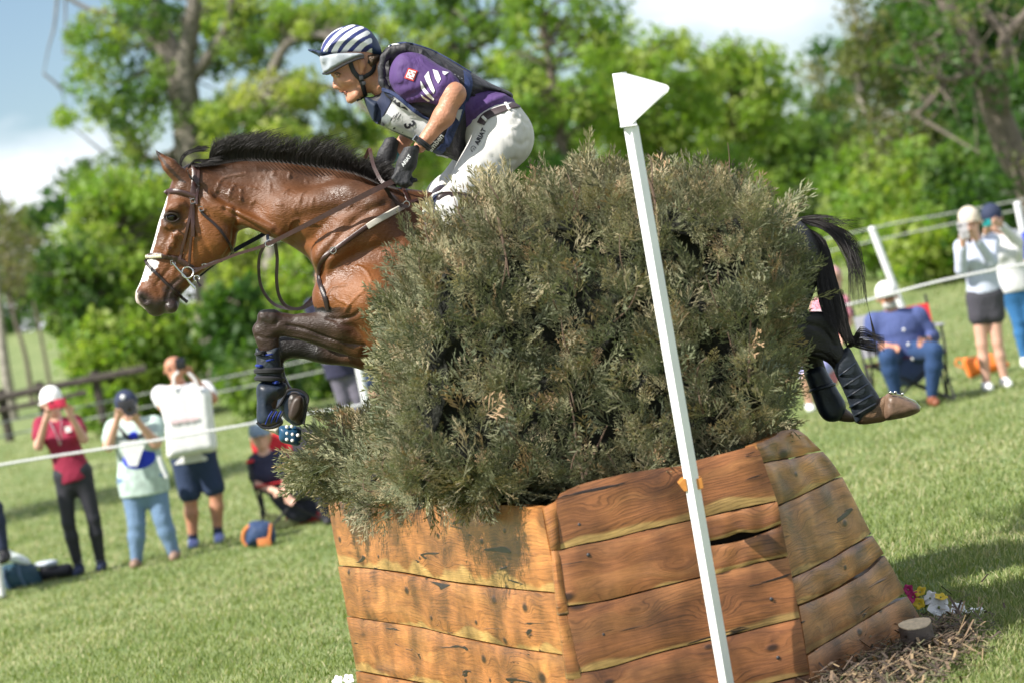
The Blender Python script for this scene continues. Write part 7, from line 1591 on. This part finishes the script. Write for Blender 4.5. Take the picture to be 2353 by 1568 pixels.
# 3 bald man with tote
cC = lambda x, y: (x * .3726, 773.0 + y * .3726)
def JC(**k): return {a: (*cC(v[0], v[1]), *(v[2:] or (0,))) for a, v in k.items()}
Y = 24.9
s3_, W3 = spectator('bald man in white polo and navy shorts behind a big white tote, raising a phone', Y,
    JC(head=(1075, 195), shL=(990, 350), shR=(1260, 320), elL=(1010, 430, .2), elR=(1310, 380, .12), wrL=(1085, 270, .26), wrR=(1180, 240, .26), haL=(1100, 190, .3), haR=(1140, 190, .3), hipL=(1120, 740), hipR=(1260, 720), knL=(1175, 1000, .02), knR=(1330, 960, .02), anL=(1190, 1255), anR=(1345, 1210)),
    M['white_cloth'], M['navy_short'], M['blue_shoe'], skin='skin', fat=1.12, sleeve=.6, leg_cover=.42, fem=False, top_len=.04, sock=M['navy_cap'])
phone('phone', 'black phone raised in front of the bald man face', P(*cC(1112, 165), Y - .34), (.085, .012, .1), M['phone'])
tt = empty('tote_bag', P(*cC(1170, 740), Y - .3), 'large white tote bag hanging in front of the bald man', 'bag')
tp = L(cC, [(975, 330), (1060, 300), (1180, 300), (1290, 320), (1310, 430), (1325, 560), (1335, 690), (1250, 715), (1140, 735), (1040, 750), (1025, 650), (1010, 520), (985, 420)]); w = np.array([P(u, v, Y - .3) for u, v in tp])
field_obj('bag_body', lambda f: f.infl(tp, Y - .27, .085, R=.07), w.min(0) - .15, w.max(0) + .15, .014, M['tote'], tt)
b = MB(); b.tube(catmull([P(*cC(x, y), Y - .36) for x, y in [(1080, 330), (1070, 250), (1100, 215)]] , 4), .012, 6); b.tube(catmull([P(*cC(x, y), Y - .36) for x, y in [(1230, 330), (1200, 260), (1160, 220)]], 4), .012, 6); b.build('handle', M['tote'], tt)
b = MB(); 
for k in range(7): b.box(P(*cC(1055 + 26 * k, 524 - 4 * k), Y - .368), (.028, .004, .045 if k % 2 else .03))
b.build('printed_marks', simple('faded_pink_print', (.75, .55, .58), .7), tt)
# folding chair
def folding_chair(label, c, Y, wdt, seat_z, mats, red_back=True):
    r = empty('folding_chair', [c[0], Y, 0], label, 'chair'); x0, x1 = c[0] - wdt / 2, c[0] + wdt / 2
    b = MB(); b.prism([[x0, Y - .2, seat_z], [x1, Y - .2, seat_z], [x1, Y + .22, seat_z - .04], [x0, Y + .22, seat_z - .04]], [0, 0, .012]); b.build('seat', mats[0], r, smooth=False)
    xm = (x0 + x1) / 2 + .05
    for xa, xb, mm_ in ((x0, xm, mats[3]), (xm + .004, x1, mats[1])):
        b = MB(); b.prism([[xa, Y + .24, seat_z + .05], [xb, Y + .24, seat_z + .05], [xb + .01, Y + .36, seat_z + .42], [xa - .01, Y + .36, seat_z + .42]], [0, .012, 0]); b.build('backrest', mm_, r, smooth=False)
    for a, b_ in [((x0, Y - .22, 0), (x1, Y - .2, seat_z)), ((x1, Y - .22, 0), (x0, Y - .2, seat_z)), ((x0, Y - .22, 0), (x0, Y + .25, seat_z)), ((x1, Y - .22, 0), (x1, Y + .25, seat_z)), ((x0, Y + .25, 0), (x0, Y - .2, seat_z)), ((x1, Y + .25, 0), (x1, Y - .2, seat_z)), ((x0, Y + .25, 0), (x1, Y + .25, seat_z)), ((x1, Y + .25, 0), (x0, Y + .25, seat_z))]:
        bb = MB(); bb.tube([a, b_], .011, 6); bb.build('leg', mats[2], r)
    for x in (x0, x1):
        bb = MB(); bb.tube([(x, Y - .22, seat_z), (x, Y - .2, seat_z + .22)], .011, 6); bb.tube([(x, Y + .25, 0), (x, Y + .38, seat_z + .5)], .011, 6); bb.build('frame_post', mats[2], r)
        bb = MB(); bb.box((x, Y + .02, seat_z + .23), (.06, .5, .02)); bb.build('armrest', mats[3], r, bevel=.006)
    return r
# 4 seated woman
cE = lambda x, y: (549.8 + x * .21917, 927.7 + y * .21917)
def JE(**k): return {a: (*cE(v[0], v[1]), *(v[2:] or (0,))) for a, v in k.items()}
Y = 25.0
pc = P(*cE(560, 1000), Y); folding_chair('red and black folding chair under the seated woman in navy polo', pc, Y, .58, .42, (M['red_chair'], M['black_cloth'], M['black_rubber'], M['red_chair']))
spectator('seated woman in navy polo, cap and black leggings partly behind the brush hedge', Y,
    JE(head=(220, 330), shL=(170, 600), shR=(400, 560), elL=(190, 860, .1), elR=(480, 800, .1), wrL=(360, 900, .22), wrR=(480, 940, .3), haR=(600, 1070, .34), haL=(420, 930, .3), hipL=(480, 900), hipR=(560, 860), knL=(860, 900, .5), knR=(900, 860, .45), anL=(960, 1330, .5), anR=(1040, 1290, .45)),
    M['navy_polo'], M['black_leg'], M['black_rubber'], hair=simple('blond_hair', (.45, .36, .22), .6), cap=simple('grey_blue_cap', (.25, .32, .42), .8), fat=1.02, sleeve=.6, leg_cover=.95)
bp_ = empty('backpack', PG(*cE(230, 1480)), 'navy backpack with tan leather trim on the grass beside the seated woman', 'bag')
bo = L(cE, [(110, 1230), (220, 1215), (330, 1240), (380, 1330), (375, 1440), (300, 1480), (180, 1490), (75, 1480), (60, 1400), (85, 1300)]); Yb = PG(*cE(230, 1490))[1]; w = np.array([P(u, v, Yb) for u, v in bo])
field_obj('bag_body', lambda f: f.infl(bo, Yb, .13, R=.1), w.min(0) - .2, w.max(0) + .2, .012, M['blue_bag'], bp_)
b = MB(); b.box(P(*cE(262, 1445), Yb - .13), (.11, .02, .075)); b.build('leather_tag', M['tan_leather'], bp_, bevel=.004)
b = MB(); b.tube(catmull([P(*cE(x, y), Yb - .05) for x, y in [(110, 1270), (50, 1330), (40, 1420), (80, 1480)]], 4), .016, 6); b.build('shoulder_strap', M['tan_leather'], bp_); b = MB(); b.tube(catmull([P(*cE(x, y), Yb - .12) for x, y in [(330, 1250), (320, 1350), (300, 1440)]], 4), .012, 6); b.build('shoulder_strap', M['tan_leather'], bp_)
Yr = 25.3; rb_ = empty('duffel_bag', PG(*cE(700, 1290)), 'red and blue patterned duffel bag with yellow ties on the grass behind the planter', 'bag')
ro = L(cE, [(480, 1180), (600, 1130), (760, 1100), (900, 1085), (960, 1150), (950, 1260), (700, 1300), (520, 1340), (470, 1320)]); w = np.array([P(u, v, Yr) for u, v in ro]); field_obj('bag_body', lambda f: f.infl(ro, Yr, .14, R=.1), w.min(0) - .2, w.max(0) + .2, .014, M['red_chair'], rb_)
b = MB(); b.tube(catmull([P(*cE(x, y), Yr - .12) for x, y in [(490, 1150), (600, 1130), (740, 1090), (840, 1040)]], 4), .04, 8); b.build('blue_roll', simple('blue_roll_fabric', (.05, .07, .35), .7, .5, 16), rb_)
for k, (x, y) in enumerate([(480, 1260), (530, 1240), (585, 1220), (420, 1240), (360, 1190), (300, 1190)]): b = MB(); b.ball(P(*cE(x, y), Yr - .18), .05, (1, .6, .8), 8, 6); b.build('yellow_tie', simple('pale_yellow_fabric', (.75, .75, .35), .7), rb_)
# 5 people hidden behind the horse elbow
Y = 27.5
spectator('person in dark top and grey leggings half hidden behind the raised front leg', Y,
    dict(head=(745, 640), shL=(715, 700), shR=(795, 685), elL=(715, 765), elR=(815, 750), wrL=(745, 800, .2), wrR=(800, 790, .2), hipL=(762, 830), hipR=(800, 822), knL=(788, 915, .02), knR=(822, 910, .02), anL=(806, 1000), anR=(838, 994)), M['navy_polo'], M['grey_leg'], M['white_shoe'], hair=M['hair_dark'], sleeve=1.5, leg_cover=.97, fat=.95)
Y = 28.0
spectator('person in shorts with bare legs behind the horse elbow beside a white post', Y,
    dict(head=(815, 640), shL=(790, 700), shR=(868, 685), elL=(790, 760), elR=(885, 750), wrL=(820, 790, .2), wrR=(870, 780, .2), hipL=(838, 805), hipR=(872, 798), knL=(858, 890, .02), knR=(890, 882, .02), anL=(875, 965), anR=(908, 960)), M['blue_bag'], M['navy_short'], M['white_shoe'], hair=M['hair_brown'], sleeve=1.5, leg_cover=.42, fat=.95)
# 6 seated man
Y = 25.0
pc = P(*c4(1010, 1160), Y); folding_chair('folding chair with red and grey back under the seated man in blue', pc, Y, .66, .44, (simple('maroon_canvas', (.1, .015, .02), .8), M['red_chair'], M['black_rubber'], simple('grey_armrest', (.3, .3, .33), .7)))
def ex6(root, W, hd, sh, hp, chest, up):
    field_obj('beard', lambda f: f.cone(hd + [-.03, -.065, -.075], hd + [.03, -.065, -.075], .035, .035, k=.01), hd - [.1, .14, .14], hd + [.1, .02, .0], .009, simple('grey_beard', (.45, .43, .41), .9), root)
    b = MB(); b.box(hd + [0, -.1, .01], (.15, .02, .035)); b.build('sunglasses', M['phone'], root, bevel=.004)
    for k in range(3): b = MB(); b.ball(chest + [.02 + .015 * k, -.2, .02 - .13 * k], .014, n=8, m=6); b.build('button', M['white_print'], root)
    b = MB(); b.tube([W['wrR'] - [.03, 0, -.01], W['wrR'] + [.03, 0, .01]], .036, 12); b.build('watch', M['black_rubber'], root)
spectator('bearded man in white cap, blue shirt and jeans sitting in a folding chair', Y,
    {k: (*c4(v[0], v[1]), *(v[2:] or (0,))) for k, v in dict(head=(868, 665), shL=(775, 830), shR=(1080, 790), elL=(745, 985, .05), elR=(1190, 940, .02), wrL=(880, 1010, .3), wrR=(1130, 975, .25), haL=(1010, 1030, .42), haR=(1050, 1010, .4), hipL=(900, 1060), hipR=(1060, 1040), knL=(870, 1090, .46), knR=(1200, 1040, .46), anL=(930, 1340, .42), anR=(1180, 1350, .42)).items()},
    M['blue_shirt'], M['jeans'], M['rust_shoe'], skin='skin', cap=M['cap_white'], fat=1.25, sleeve=1.55, leg_cover=.98, fem=False, top_len=.08, extra=ex6)
# 7 woman with patterned phone
cG = lambda x, y: (2044.5 + x * .33975, 412.3 + y * .33975)
def JG(**k): return {a: (*cG(v[0], v[1]), *(v[2:] or (0,))) for a, v in k.items()}
Y = 25.2
def ex7(root, W, hd, sh, hp, chest, up):
    pass
spectator('woman in beige cap, pale grey top and dark shorts holding up a patterned phone', Y,
    JG(head=(540, 290), shL=(480, 450), shR=(690, 410), elL=(480, 610, .12), elR=(690, 560, .14), wrL=(490, 440, .26), wrR=(580, 400, .28), haL=(485, 350, .32), haR=(530, 340, .32), hipL=(580, 800), hipR=(700, 790), knL=(620, 1110, .02), knR=(725, 1100, .02), anL=(655, 1390), anR=(775, 1350)),
    M['grey_top'], M['dark_shorts'], M['white_shoe'], skin='skin_pale', hair=M['hair_dark'], cap=M['beige_cap'], fat=.86, sleeve=1.85, leg_cover=.2, top_len=-.05, hair_long=True)
phone('phone', 'phone in a white and black patterned case held by the woman in beige cap', P(*cG(495, 345), Y - .4), (.085, .012, .15), simple('speckled_phone_case', (.5, .47, .5), .4, .9, 70))
# 8 woman in white top
Y = 26.0
spectator('woman in navy cap, white top and blue jeans at the right edge with a phone', Y,
    JG(head=(690, 265), shL=(700, 400), shR=(840, 385), elL=(660, 520), elR=(865, 430, .1), wrL=(650, 350, .24), wrR=(735, 295, .24), haL=(655, 300, .3), haR=(700, 285, .3), hipL=(780, 720), hipR=(880, 700), knL=(870, 960, .02), knR=(955, 960, .02), anL=(910, 1200), anR=(1010, 1180)),
    M['white_cloth'], M['jeans_mid'], M['white_shoe'], hair=M['hair_dark'], cap=M['navy_cap'], fat=.9, sleeve=1.8, leg_cover=.97, top_len=.05, hair_long=True)
phone('phone', 'small teal phone held by the woman in white top', P(*cG(655, 295), Y - .38), (.075, .012, .06), simple('teal_phone_case', (.02, .35, .35), .4))
# 9 person behind the tail
Y = 27.5
spectator('person in pink top and lavender shorts seated on the grass behind the horse tail', Y,
    dict(head=(1912, 640, .0), shL=(1880, 700), shR=(1935, 690), elL=(1870, 750), elR=(1950, 740), wrL=(1880, 800, .2), wrR=(1930, 790, .2), hipL=(1875, 830), hipR=(1915, 822), knL=(1850, 860, .35), knR=(1880, 855, .35), anL=(1860, 930, .2), anR=(1895, 925, .2)), M['pink'], simple('lavender_fabric', (.35, .36, .65), .8), M['white_shoe'], hair=simple('dusty_pink_hair', (.5, .25, .3), .7), sleeve=.6, leg_cover=.45, fat=.85, hair_long=True)
# 10 two partly out of frame
Y = 23.6
spectator('person in navy trousers sitting at the left edge of the picture', Y,
    dict(head=(-150, 960), shL=(-180, 1040), shR=(-90, 1022), elL=(-190, 1130), elR=(-70, 1120), wrL=(-120, 1180, .3), wrR=(-60, 1210, .3), haR=(6, 1268, .42), hipL=(-130, 1200), hipR=(-90, 1190), knL=(-60, 1180, .45), knR=(-12, 1165, .5), anL=(-20, 1330, .45), anR=(8, 1262, .5)), M['navy_polo'], M['navy'], M['black_rubber'], hair=M['hair_dark'], sleeve=1.5, leg_cover=.97)
Y = 26.5
spectator('person in royal blue shirt cut off by the right edge', Y,
    dict(head=(2410, 480), shL=(2362, 545), shR=(2440, 530), elL=(2352, 590), elR=(2470, 600), wrL=(2375, 640, .2), wrR=(2450, 640, .2), hipL=(2400, 680), hipR=(2435, 672), knL=(2425, 780), knR=(2460, 775), anL=(2440, 880), anR=(2478, 870)), M['royal'], M['dark_shorts'], M['white_shoe'], hair=M['hair_dark'], sleeve=1.2, leg_cover=.97)
# bags at the left
Yt = PG(60, 1345)[1]; bg_ = empty('backpack', PG(60, 1345), 'dark teal backpack lying on the grass at the left edge', 'bag')
bo = L(cB, [(15, 1340), (80, 1320), (180, 1310), (240, 1330), (280, 1400), (295, 1480), (230, 1515), (120, 1530), (50, 1510), (15, 1440)]); w = np.array([P(u, v, Yt) for u, v in bo]); field_obj('bag_body', lambda f: f.infl(bo, Yt, .16, R=.12), w.min(0) - .25, w.max(0) + .25, .014, M['teal_bag'], bg_)
for xs_ in ([(40, 1350), (30, 1420), (70, 1500)], [(130, 1330), (140, 1400), (190, 1500)]): b = MB(); b.tube(catmull([P(*cB(x, y), Yt - .15) for x, y in xs_], 4), .014, 6); b.build('shoulder_strap', simple('blue_grey_webbing', (.08, .13, .22), .7), bg_)
sheet = empty('plastic_bag', P(*cB(110, 1280), Yt - .02), 'crumpled clear and white plastic bag on top of the teal backpack', 'bag')
po = L(cB, [(45, 1215), (90, 1240), (150, 1260), (210, 1300), (200, 1345), (120, 1320), (60, 1300)]); w = np.array([P(u, v, Yt) for u, v in po]); field_obj('crumpled_film', lambda f: f.infl(po, Yt - .02, .08, R=.05), w.min(0) - .2, w.max(0) + .2, .012, simple('milky_film', (.6, .66, .64), .25, .3, 25, bump=1, bscale=20), sheet)
Yk = PG(400, 1340)[1] if False else PG(*cB(400, 1430))[1]; kb = empty('camera_bag', PG(*cB(400, 1430)), 'long black camera bag with folded grey cloth on the grass by the woman in maroon', 'bag')
ko = L(cB, [(290, 1340), (400, 1330), (490, 1320), (515, 1370), (500, 1405), (400, 1425), (300, 1440), (270, 1400)]); w = np.array([P(u, v, Yk) for u, v in ko]); field_obj('bag_body', lambda f: f.infl(ko, Yk, .12, R=.08), w.min(0) - .2, w.max(0) + .2, .013, M['black_cloth'], kb)
go = L(cB, [(245, 1320), (310, 1300), (395, 1295), (400, 1330), (320, 1355), (260, 1350)]); w = np.array([P(u, v, Yk) for u, v in go]); field_obj('folded_cloth', lambda f: f.infl(go, Yk - .02, .08, R=.05), w.min(0) - .2, w.max(0) + .2, .012, simple('grey_folded_cloth', (.45, .5, .56), .7, .3, 20), kb)
Yo = PG(*cG(650, 1330))[1]; ob = empty('cloth_bag', PG(*cG(640, 1330)), 'crumpled orange cloth bag on the grass behind the woman in dark shorts', 'bag')
oo = L(cG, [(490, 1210), (560, 1195), (660, 1170), (740, 1200), (805, 1240), (790, 1270), (700, 1300), (600, 1320), (540, 1340), (510, 1290)]); w = np.array([P(u, v, Yo) for u, v in oo]); field_obj('bag_body', lambda f: f.infl(oo, Yo, .1, R=.08), w.min(0) - .2, w.max(0) + .2, .012, M['orange'], ob)
b = MB(); b.tube(catmull([P(*cG(x, y), Yo) for x, y in [(500, 1215), (455, 1210), (445, 1250), (500, 1270)]], 4), .008, 6); b.build('handle', M['orange'], ob)
# ------------------------------------------------------------------ ropes, posts, rail fence
def rope(label, pts, r, Y, mat, cat='rope'):
    q = catmull([P(u, v, Yy) for (u, v), Yy in zip(pts, Y)], 12)
    b = MB(); b.tube(q, r, 7); o = b.build('rope', mat); return tag(o, label, cat, None)
m_rope, t, bsd = new_mat('flecked_white_tape'); tcn = N(t, 'ShaderNodeTexCoord'); wv = N(t, 'ShaderNodeTexWave'); wv.inputs['Scale'].default_value = 9; wv.inputs['Distortion'].default_value = 1; lk(t, tcn.outputs['Object'], wv.inputs[0]); rmp = N(t, 'ShaderNodeValToRGB'); rmp.color_ramp.elements[0].color = (.45, .45, .47, 1); rmp.color_ramp.elements[0].position = .3; rmp.color_ramp.elements[1].color = (.8, .8, .78, 1); lk(t, wv.outputs[0], rmp.inputs[0]); lk(t, rmp.outputs[0], bsd.inputs['Base Color'])
rope('white barrier rope crossing in front of the standing spectators', [(-300, 1128), (0, 1067), (300, 1020), (590, 970), (1200, 862), (1900, 712), (2210, 635), (2700, 545)], .012, [23.2, 23.2, 23.2, 23.2, 23.8, 24.0, 24.0, 24.0], m_rope)
m_wire = simple('grey_white_rope', (.32, .33, .31), .7, .3, 30)
rope('upper white rope of the far fence in front of the trees', [(-200, 1010), (0, 970), (590, 851), (1200, 720), (1950, 537), (2203, 487), (2600, 412)], .012, [38] * 7, m_wire)
rope('lower white rope of the far fence in front of the trees', [(-200, 1042), (0, 1002), (590, 882), (1200, 755), (1900, 579), (2352, 480), (2600, 430)], .012, [37.8] * 7, m_wire)
def post(label, top, base, Y, r=.035):
    rt = empty('rope_post', [*P(*base, Y)[:2], 0], label, 'post', 'white rope posts'); b = MB(); b.tube([P(*top, Y), P(*base, Y)], r, 10); b.build('shaft', M['white_plastic'], rt); b = MB(); b.ball(P(*top, Y), r * 1.15, (1, 1, .7), 10, 6); b.build('cap', M['white_plastic'], rt)
post('leaning white rope post behind the seated man in blue', (2003, 527), (2092, 760), 27.0)
post('white rope post at the right edge behind the woman in white', (2337, 470), (2405, 800), 27.0)
post('white rope post between the horse elbow and the brush', (815, 800), (848, 960), 27.0)
post('white rope post at the bottom left corner behind the backpack', (-32, 1080), (9, 1400), 23.3, .03)
# dark rail fence far left
fr_ = empty('rail_fence', P(150, 900, 50), 'dark wooden rail fence in front of the far meadow on the left', 'fence')
b = MB(); b.tube([P(-80, 930, 48), P(120, 888, 48), P(335, 846, 48)], .07, 7); b.build('rail', m_bark_dark, fr_)
b = MB(); b.tube([P(-80, 958, 48), P(120, 918, 48), P(200, 900, 48)], .045, 7); b.build('rail', m_bark_dark, fr_)
for u in (88, 0, 215): b = MB(); p = P(u, 905 - (u - 88) * .2 - 30, 48.1); b.tube([p, p - [0, 0, .9]], .08, 7); b.build('post', m_bark_dark, fr_)
# ------------------------------------------------------------------ mulch, petunias
g = np.random.default_rng(55)
b_v = []; b_f = []; b_c = []
qs = [(1890, 1568), (1960, 1568), (2050, 1545), (2130, 1500), (2200, 1470), (2230, 1520), (2160, 1560), (2080, 1600), (1950, 1620)]
n = 3800; uu = np.empty(n); vv_ = np.empty(n)
for i in range(n):
    a = g.random(); cx = 1890 + 330 * a; cy = 1640 - 175 * a; uu[i] = cx + g.normal(0, 34); vv_[i] = cy + g.normal(0, 34)
for i in range(n):
    p = PG(uu[i], vv_[i]); p[2] = .015 + abs(g.normal(0, .03)); a = g.random() * 6.28; d = np.array([math.cos(a), math.sin(a), g.normal(0, .35)]) * g.uniform(.015, .05); s_ = np.cross(d, [0, 0, 1.]); s_ *= .0028 / (np.linalg.norm(s_) + 1e-9) * g.uniform(.6, 2)
    k = len(b_v); b_v += [p - d - s_, p - d + s_, p + d + s_, p + d - s_]; b_f.append((k, k + 1, k + 2, k + 3)); c_ = [(.16, .11, .07), (.08, .055, .04), (.28, .2, .11), (.1, .1, .05), (.05, .035, .025)][g.integers(0, 5)]; b_c += [c_] * 4
o = mesh_obj('mulch', b_v, np.array(b_f), vcol_mat('shredded_mulch', .9), None, False, np.array(b_c)); tag(o, 'brown shredded mulch and dry clippings heaped along the foot of the planter', 'mulch', kind='stuff')
cH = lambda x, y: (2018.7 + x * .17804, 1288.5 + y * .17804)
wht = simple('white_petal', (.85, .85, .87), .6, .05); yel = simple('yellow_petal', (.6, .42, .02), .6, .15); mag = simple('magenta_petal', (.35, .005, .1), .6, .15); leafm = simple('petunia_leaf', (.06, .13, .03), .5, .3, 40); stemm = simple('petunia_stem', (.25, .3, .1), .6)
def flower(label, u, v, Y, r, m, nrm, half=1.0):
    r = r * 1.25; c = P(u, v, Y); gr = np.array([c[0] + .01, c[1] + .03, 0]); root = empty('petunia', gr, label, 'flower', None); n_ = np.array(nrm, float); n_ /= np.linalg.norm(n_); a1 = np.cross(n_, [0, 0, 1.]); a1 /= np.linalg.norm(a1); a2 = np.cross(n_, a1)
    b = MB(); V = [c - n_ * r * .35]; K = 40
    for ring, rr_, dp_ in ((1, .35, -.12), (2, .75, .04), (3, 1.0, .0)):
        for k in range(K):
            th = 2 * math.pi * k / K; lob = 1 + .13 * math.cos(5 * th) + .03 * math.cos(13 * th) if ring > 1 else 1
            V.append(c + (a1 * math.cos(th) + a2 * math.sin(th)) * r * rr_ * lob + n_ * r * (dp_ + .07 * math.sin(5 * th + 1) * (ring == 3)))
    F = [(0, 1 + k, 1 + (k + 1) % K) for k in range(K)] + [(1 + rg * K + k, 1 + rg * K + (k + 1) % K, 1 + (rg + 1) * K + (k + 1) % K, 1 + (rg + 1) * K + k) for rg in range(2) for k in range(K)]
    b.add(V, F); b.build('petals', m, root)
    b = MB(); b.ball(c - n_ * r * .1, r * .14, n=8, m=6); b.build('throat', stemm, root)
    b = MB(); b.tube(catmull([c - n_ * r * .3, (c + gr) / 2 + [.01, .01, .01], gr], 4), .0028, 6); b.build('stem', stemm, root)
    for k in range(4):
        a = g.random() * 6.28; q = gr * (1 - .2 * k) + c * .2 * k; d = np.array([math.cos(a), math.sin(a), .5]) * .03; s_ = np.cross(d, [0, 0, 1]); s_ /= np.linalg.norm(s_); b = MB(); b.add([q, q + d * .6 + s_ * .009, q + d * 1.3, q + d * .6 - s_ * .009], [(0, 1, 2, 3)]); b.build('leaf', leafm, root)
Yf = PG(*cH(800, 780))[1]
for lab, x, y, r, m, nr in [('large round white petunia facing the camera beside the planter', 775, 590, .033, wht, (-.1, -1, .15)), ('white petunia tilted left behind the large white one', 655, 465, .024, wht, (-.5, -.6, .6)), ('crumpled white petunia right of the large white one', 1030, 625, .027, wht, (.3, -.8, .4)), ('small drooping white petunia low between the larger ones', 1000, 720, .019, wht, (.2, -.9, -.2)),
                            ('lone white petunia furthest right, seen edge-on', 1270, 640, .027, wht, (.1, -.35, .9)), ('yellow petunia behind the white petunias', 530, 385, .02, yel, (-.3, -.5, .7)), ('yellow petunia above the large white petunia', 800, 450, .02, yel, (.2, -.4, .8)), ('yellow petunia low against the planter', 520, 540, .018, yel, (-.2, -.9, .2)), ('upper magenta petunia against the planter edge', 375, 360, .017, mag, (-.2, -.8, .4)), ('lower magenta petunia against the planter edge', 440, 455, .02, mag, (.1, -.9, .3))]:
    flower(lab, *cH(x, y), Yf + (.12 if 'behind' in lab or 'magenta' in lab else 0), r, m, nr)
for k, (u, v) in enumerate([(775, 1562), (800, 1558)]): flower(['white petunia at the bottom edge left of the planter', 'white petunia touching the lower left corner of the planter'][k], u, v, 12.5, .019, wht, (-.3 + .4 * k, -.8, .5))

print('TRIS', sum(sum(len(p.vertices) - 2 for p in o.data.polygons) for o in SC.objects if o.type == 'MESH' and len(o.data.polygons) < 400000 or False))
